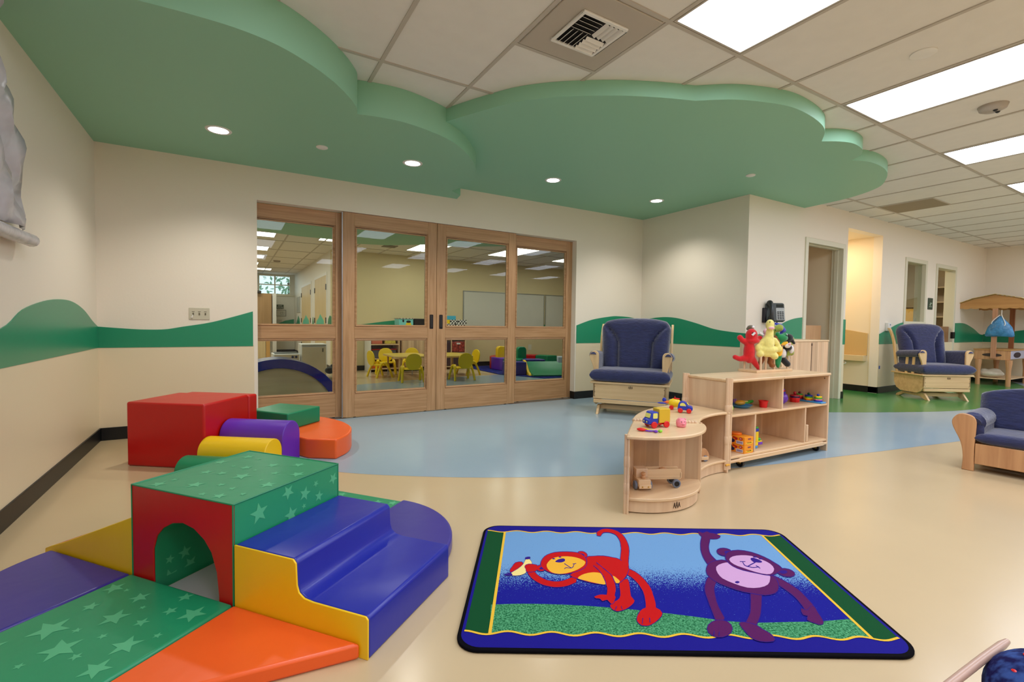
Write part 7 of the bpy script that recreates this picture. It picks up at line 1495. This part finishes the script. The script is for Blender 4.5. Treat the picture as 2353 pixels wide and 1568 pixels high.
# tree outside the window
g = thing('tree', 'leafy tree outside the four light window', 'tree', (2.2, 22.0, -1.0))
b = MB(); b.tube([(0, 0, 0), (0.1, 0, 2.0), (-0.1, 0.1, 3.6)], [0.16, 0.12, 0.05]); b.build('trunk', mat('bark', (90, 74, 60), .8), g)
b = MB(); rnd = random.Random(3)
for k in range(420):
    a = rnd.uniform(0, 2 * PI); r_ = rnd.uniform(0.2, 1.5); z = rnd.uniform(2.0, 4.4)
    c = Vector((r_ * math.cos(a), r_ * math.sin(a), z)); M_ = Matrix.Translation(c) @ Matrix.Rotation(rnd.uniform(0, 6), 4, 'X') @ Matrix.Rotation(rnd.uniform(0, 6), 4, 'Z')
    b.add([(-0.10, 0, 0), (0, 0.05, 0), (0.12, 0, 0.01), (0, -0.05, 0)], [(0, 1, 2, 3)], 0, M_)
b.build('foliage', mat('leaf_grey_green', (120, 150, 120), .7), g, smooth=0)

# ================================================================== person standing to the right of the camera (seen only as a faint reflection in the fourth door)
PX = thing('person', 'person in a tan jacket and dark trousers mirrored in the rightmost door glass', 'person', (7.25, -1.3, 0), math.radians(-105))
SKIN = mat('skin', (196, 148, 118), .55); HAIR = mat('dark_hair', (34, 26, 22), .8); JKT = mat('tan_jacket', (150, 134, 104), .8); TRS = mat('dark_trousers', (40, 42, 52), .8); SHO = mat('black_shoe', (20, 18, 18), .4)
def skin(name, V, E, rad, m, par, sub=2, root=0):
    me = bpy.data.meshes.new(name); me.from_pydata([Vector(v) for v in V], E, []); o = bpy.data.objects.new(name, me); COL.objects.link(o); o.parent = par
    sk = o.modifiers.new('skin', 'SKIN'); sk.use_smooth_shade = True
    me.skin_vertices.new() if not me.skin_vertices else None
    for i, r_ in enumerate(rad):
        rr = r_ if isinstance(r_, tuple) else (r_, r_)
        me.skin_vertices[0].data[i].radius = rr; me.skin_vertices[0].data[i].use_root = (i == root)
    sb = o.modifiers.new('sub', 'SUBSURF'); sb.levels = sub; sb.render_levels = sub
    me.materials.append(m); return o
# one continuous body from pelvis to fingers, feet and skull; local -y is the front
V = [(0, 0, .95), (0, 0, 1.12), (0, 0, 1.30), (0, 0.01, 1.43), (0, 0.0, 1.50), (0, -0.01, 1.56)]
E = [(0, 1), (1, 2), (2, 3), (3, 4), (4, 5)]; rad = [(.15, .10), (.13, .095), (.165, .11), (.10, .08), .055, .055]
for s in (-1, 1):
    k = len(V); V += [(s * .17, 0.01, 1.42), (s * .23, 0.02, 1.16), (s * .24, -0.03, .94), (s * .24, -0.05, .87)]; E += [(3, k), (k, k + 1), (k + 1, k + 2), (k + 2, k + 3)]; rad += [.058, .044, .030, (.034, .018)]
    k2 = len(V); V += [(s * .09, 0, .86), (s * .10, 0, .50), (s * .10, 0.02, .10), (s * .105, -.04, .05), (s * .11, -.15, .035)]; E += [(0, k2), (k2, k2 + 1), (k2 + 1, k2 + 2), (k2 + 2, k2 + 3), (k2 + 3, k2 + 4)]; rad += [.088, .058, .040, .040, .034]
skin('body', V, E, rad, SKIN, PX)
b = MB(); b.ell((0, -.01, 1.63), (.076, .096, .115), n=24, m=16); b.ell((0, -.035, 1.575), (.052, .06, .055)); b.ell((0, -.108, 1.615), (.013, .018, .02)); b.ell((0, -.10, 1.64), (.009, .012, .02))
for s in (-1, 1): b.ell((s * .077, 0.0, 1.625), (.012, .02, .032))
b.build('head', SKIN, PX, vox=0.006)
for s in (-1, 1):
    b = MB(); b.ell((s * .03, -.098, 1.645), (.012, .006, .007)); e_ = b.build('eye', WHITE, PX); b = MB(); b.ell((s * .03, -.104, 1.645), (.005, .003, .005)); b.build('iris', BLACK, e_)
b = MB(); b.ell((0, -.098, 1.580), (.022, .008, .006)); b.build('mouth', mat('lips', (160, 90, 84), .5), PX)
b = MB(); b.ell((0, .015, 1.665), (.084, .098, .10)); b.build('hair', HAIR, PX)
for s in (-1, 1):
    for i_, (dy, ln, bend) in enumerate(((-.028, .062, .3), (-.010, .072, .28), (.008, .068, .3), (.024, .054, .35))):
        x = s * .24; y = -0.055 + dy; z = .86
        skin('finger', [(x, y, z + .01), (x, y - ln * .12, z - ln * .4), (x - s * .004, y - ln * .3, z - ln * .75), (x - s * .010, y - ln * .5, z - ln)], [(0, 1), (1, 2), (2, 3)], [.0095, .009, .008, .0065], SKIN, PX, 1)
    skin('thumb', [(s * .24, -.075, .91), (s * .232, -.10, .885), (s * .226, -.112, .855)], [(0, 1), (1, 2)], [.012, .010, .008], SKIN, PX, 1)
V = [(0, 0, .90), (0, 0, 1.10), (0, 0, 1.30), (0, .01, 1.435)]; E = [(0, 1), (1, 2), (2, 3)]; rad = [(.175, .125), (.155, .12), (.185, .13), (.11, .09)]
for s in (-1, 1):
    k = len(V); V += [(s * .18, 0.01, 1.42), (s * .235, 0.02, 1.16), (s * .242, -0.028, .955)]; E += [(3, k), (k, k + 1), (k + 1, k + 2)]; rad += [.072, .058, .046]
skin('jacket', V, E, rad, JKT, PX)
V = [(0, 0, .95)]; E = []; rad = [(.165, .115)]
for s in (-1, 1):
    k = len(V); V += [(s * .09, 0, .85), (s * .10, 0, .50), (s * .10, 0.015, .09)]; E += [(0, k), (k, k + 1), (k + 1, k + 2)]; rad += [.098, .074, .062]
skin('trousers', V, E, rad, TRS, PX)
for s in (-1, 1):
    b = MB(); b.ell((s * .108, -.07, .04), (.05, .13, .042)); b.build('shoe', SHO, PX)
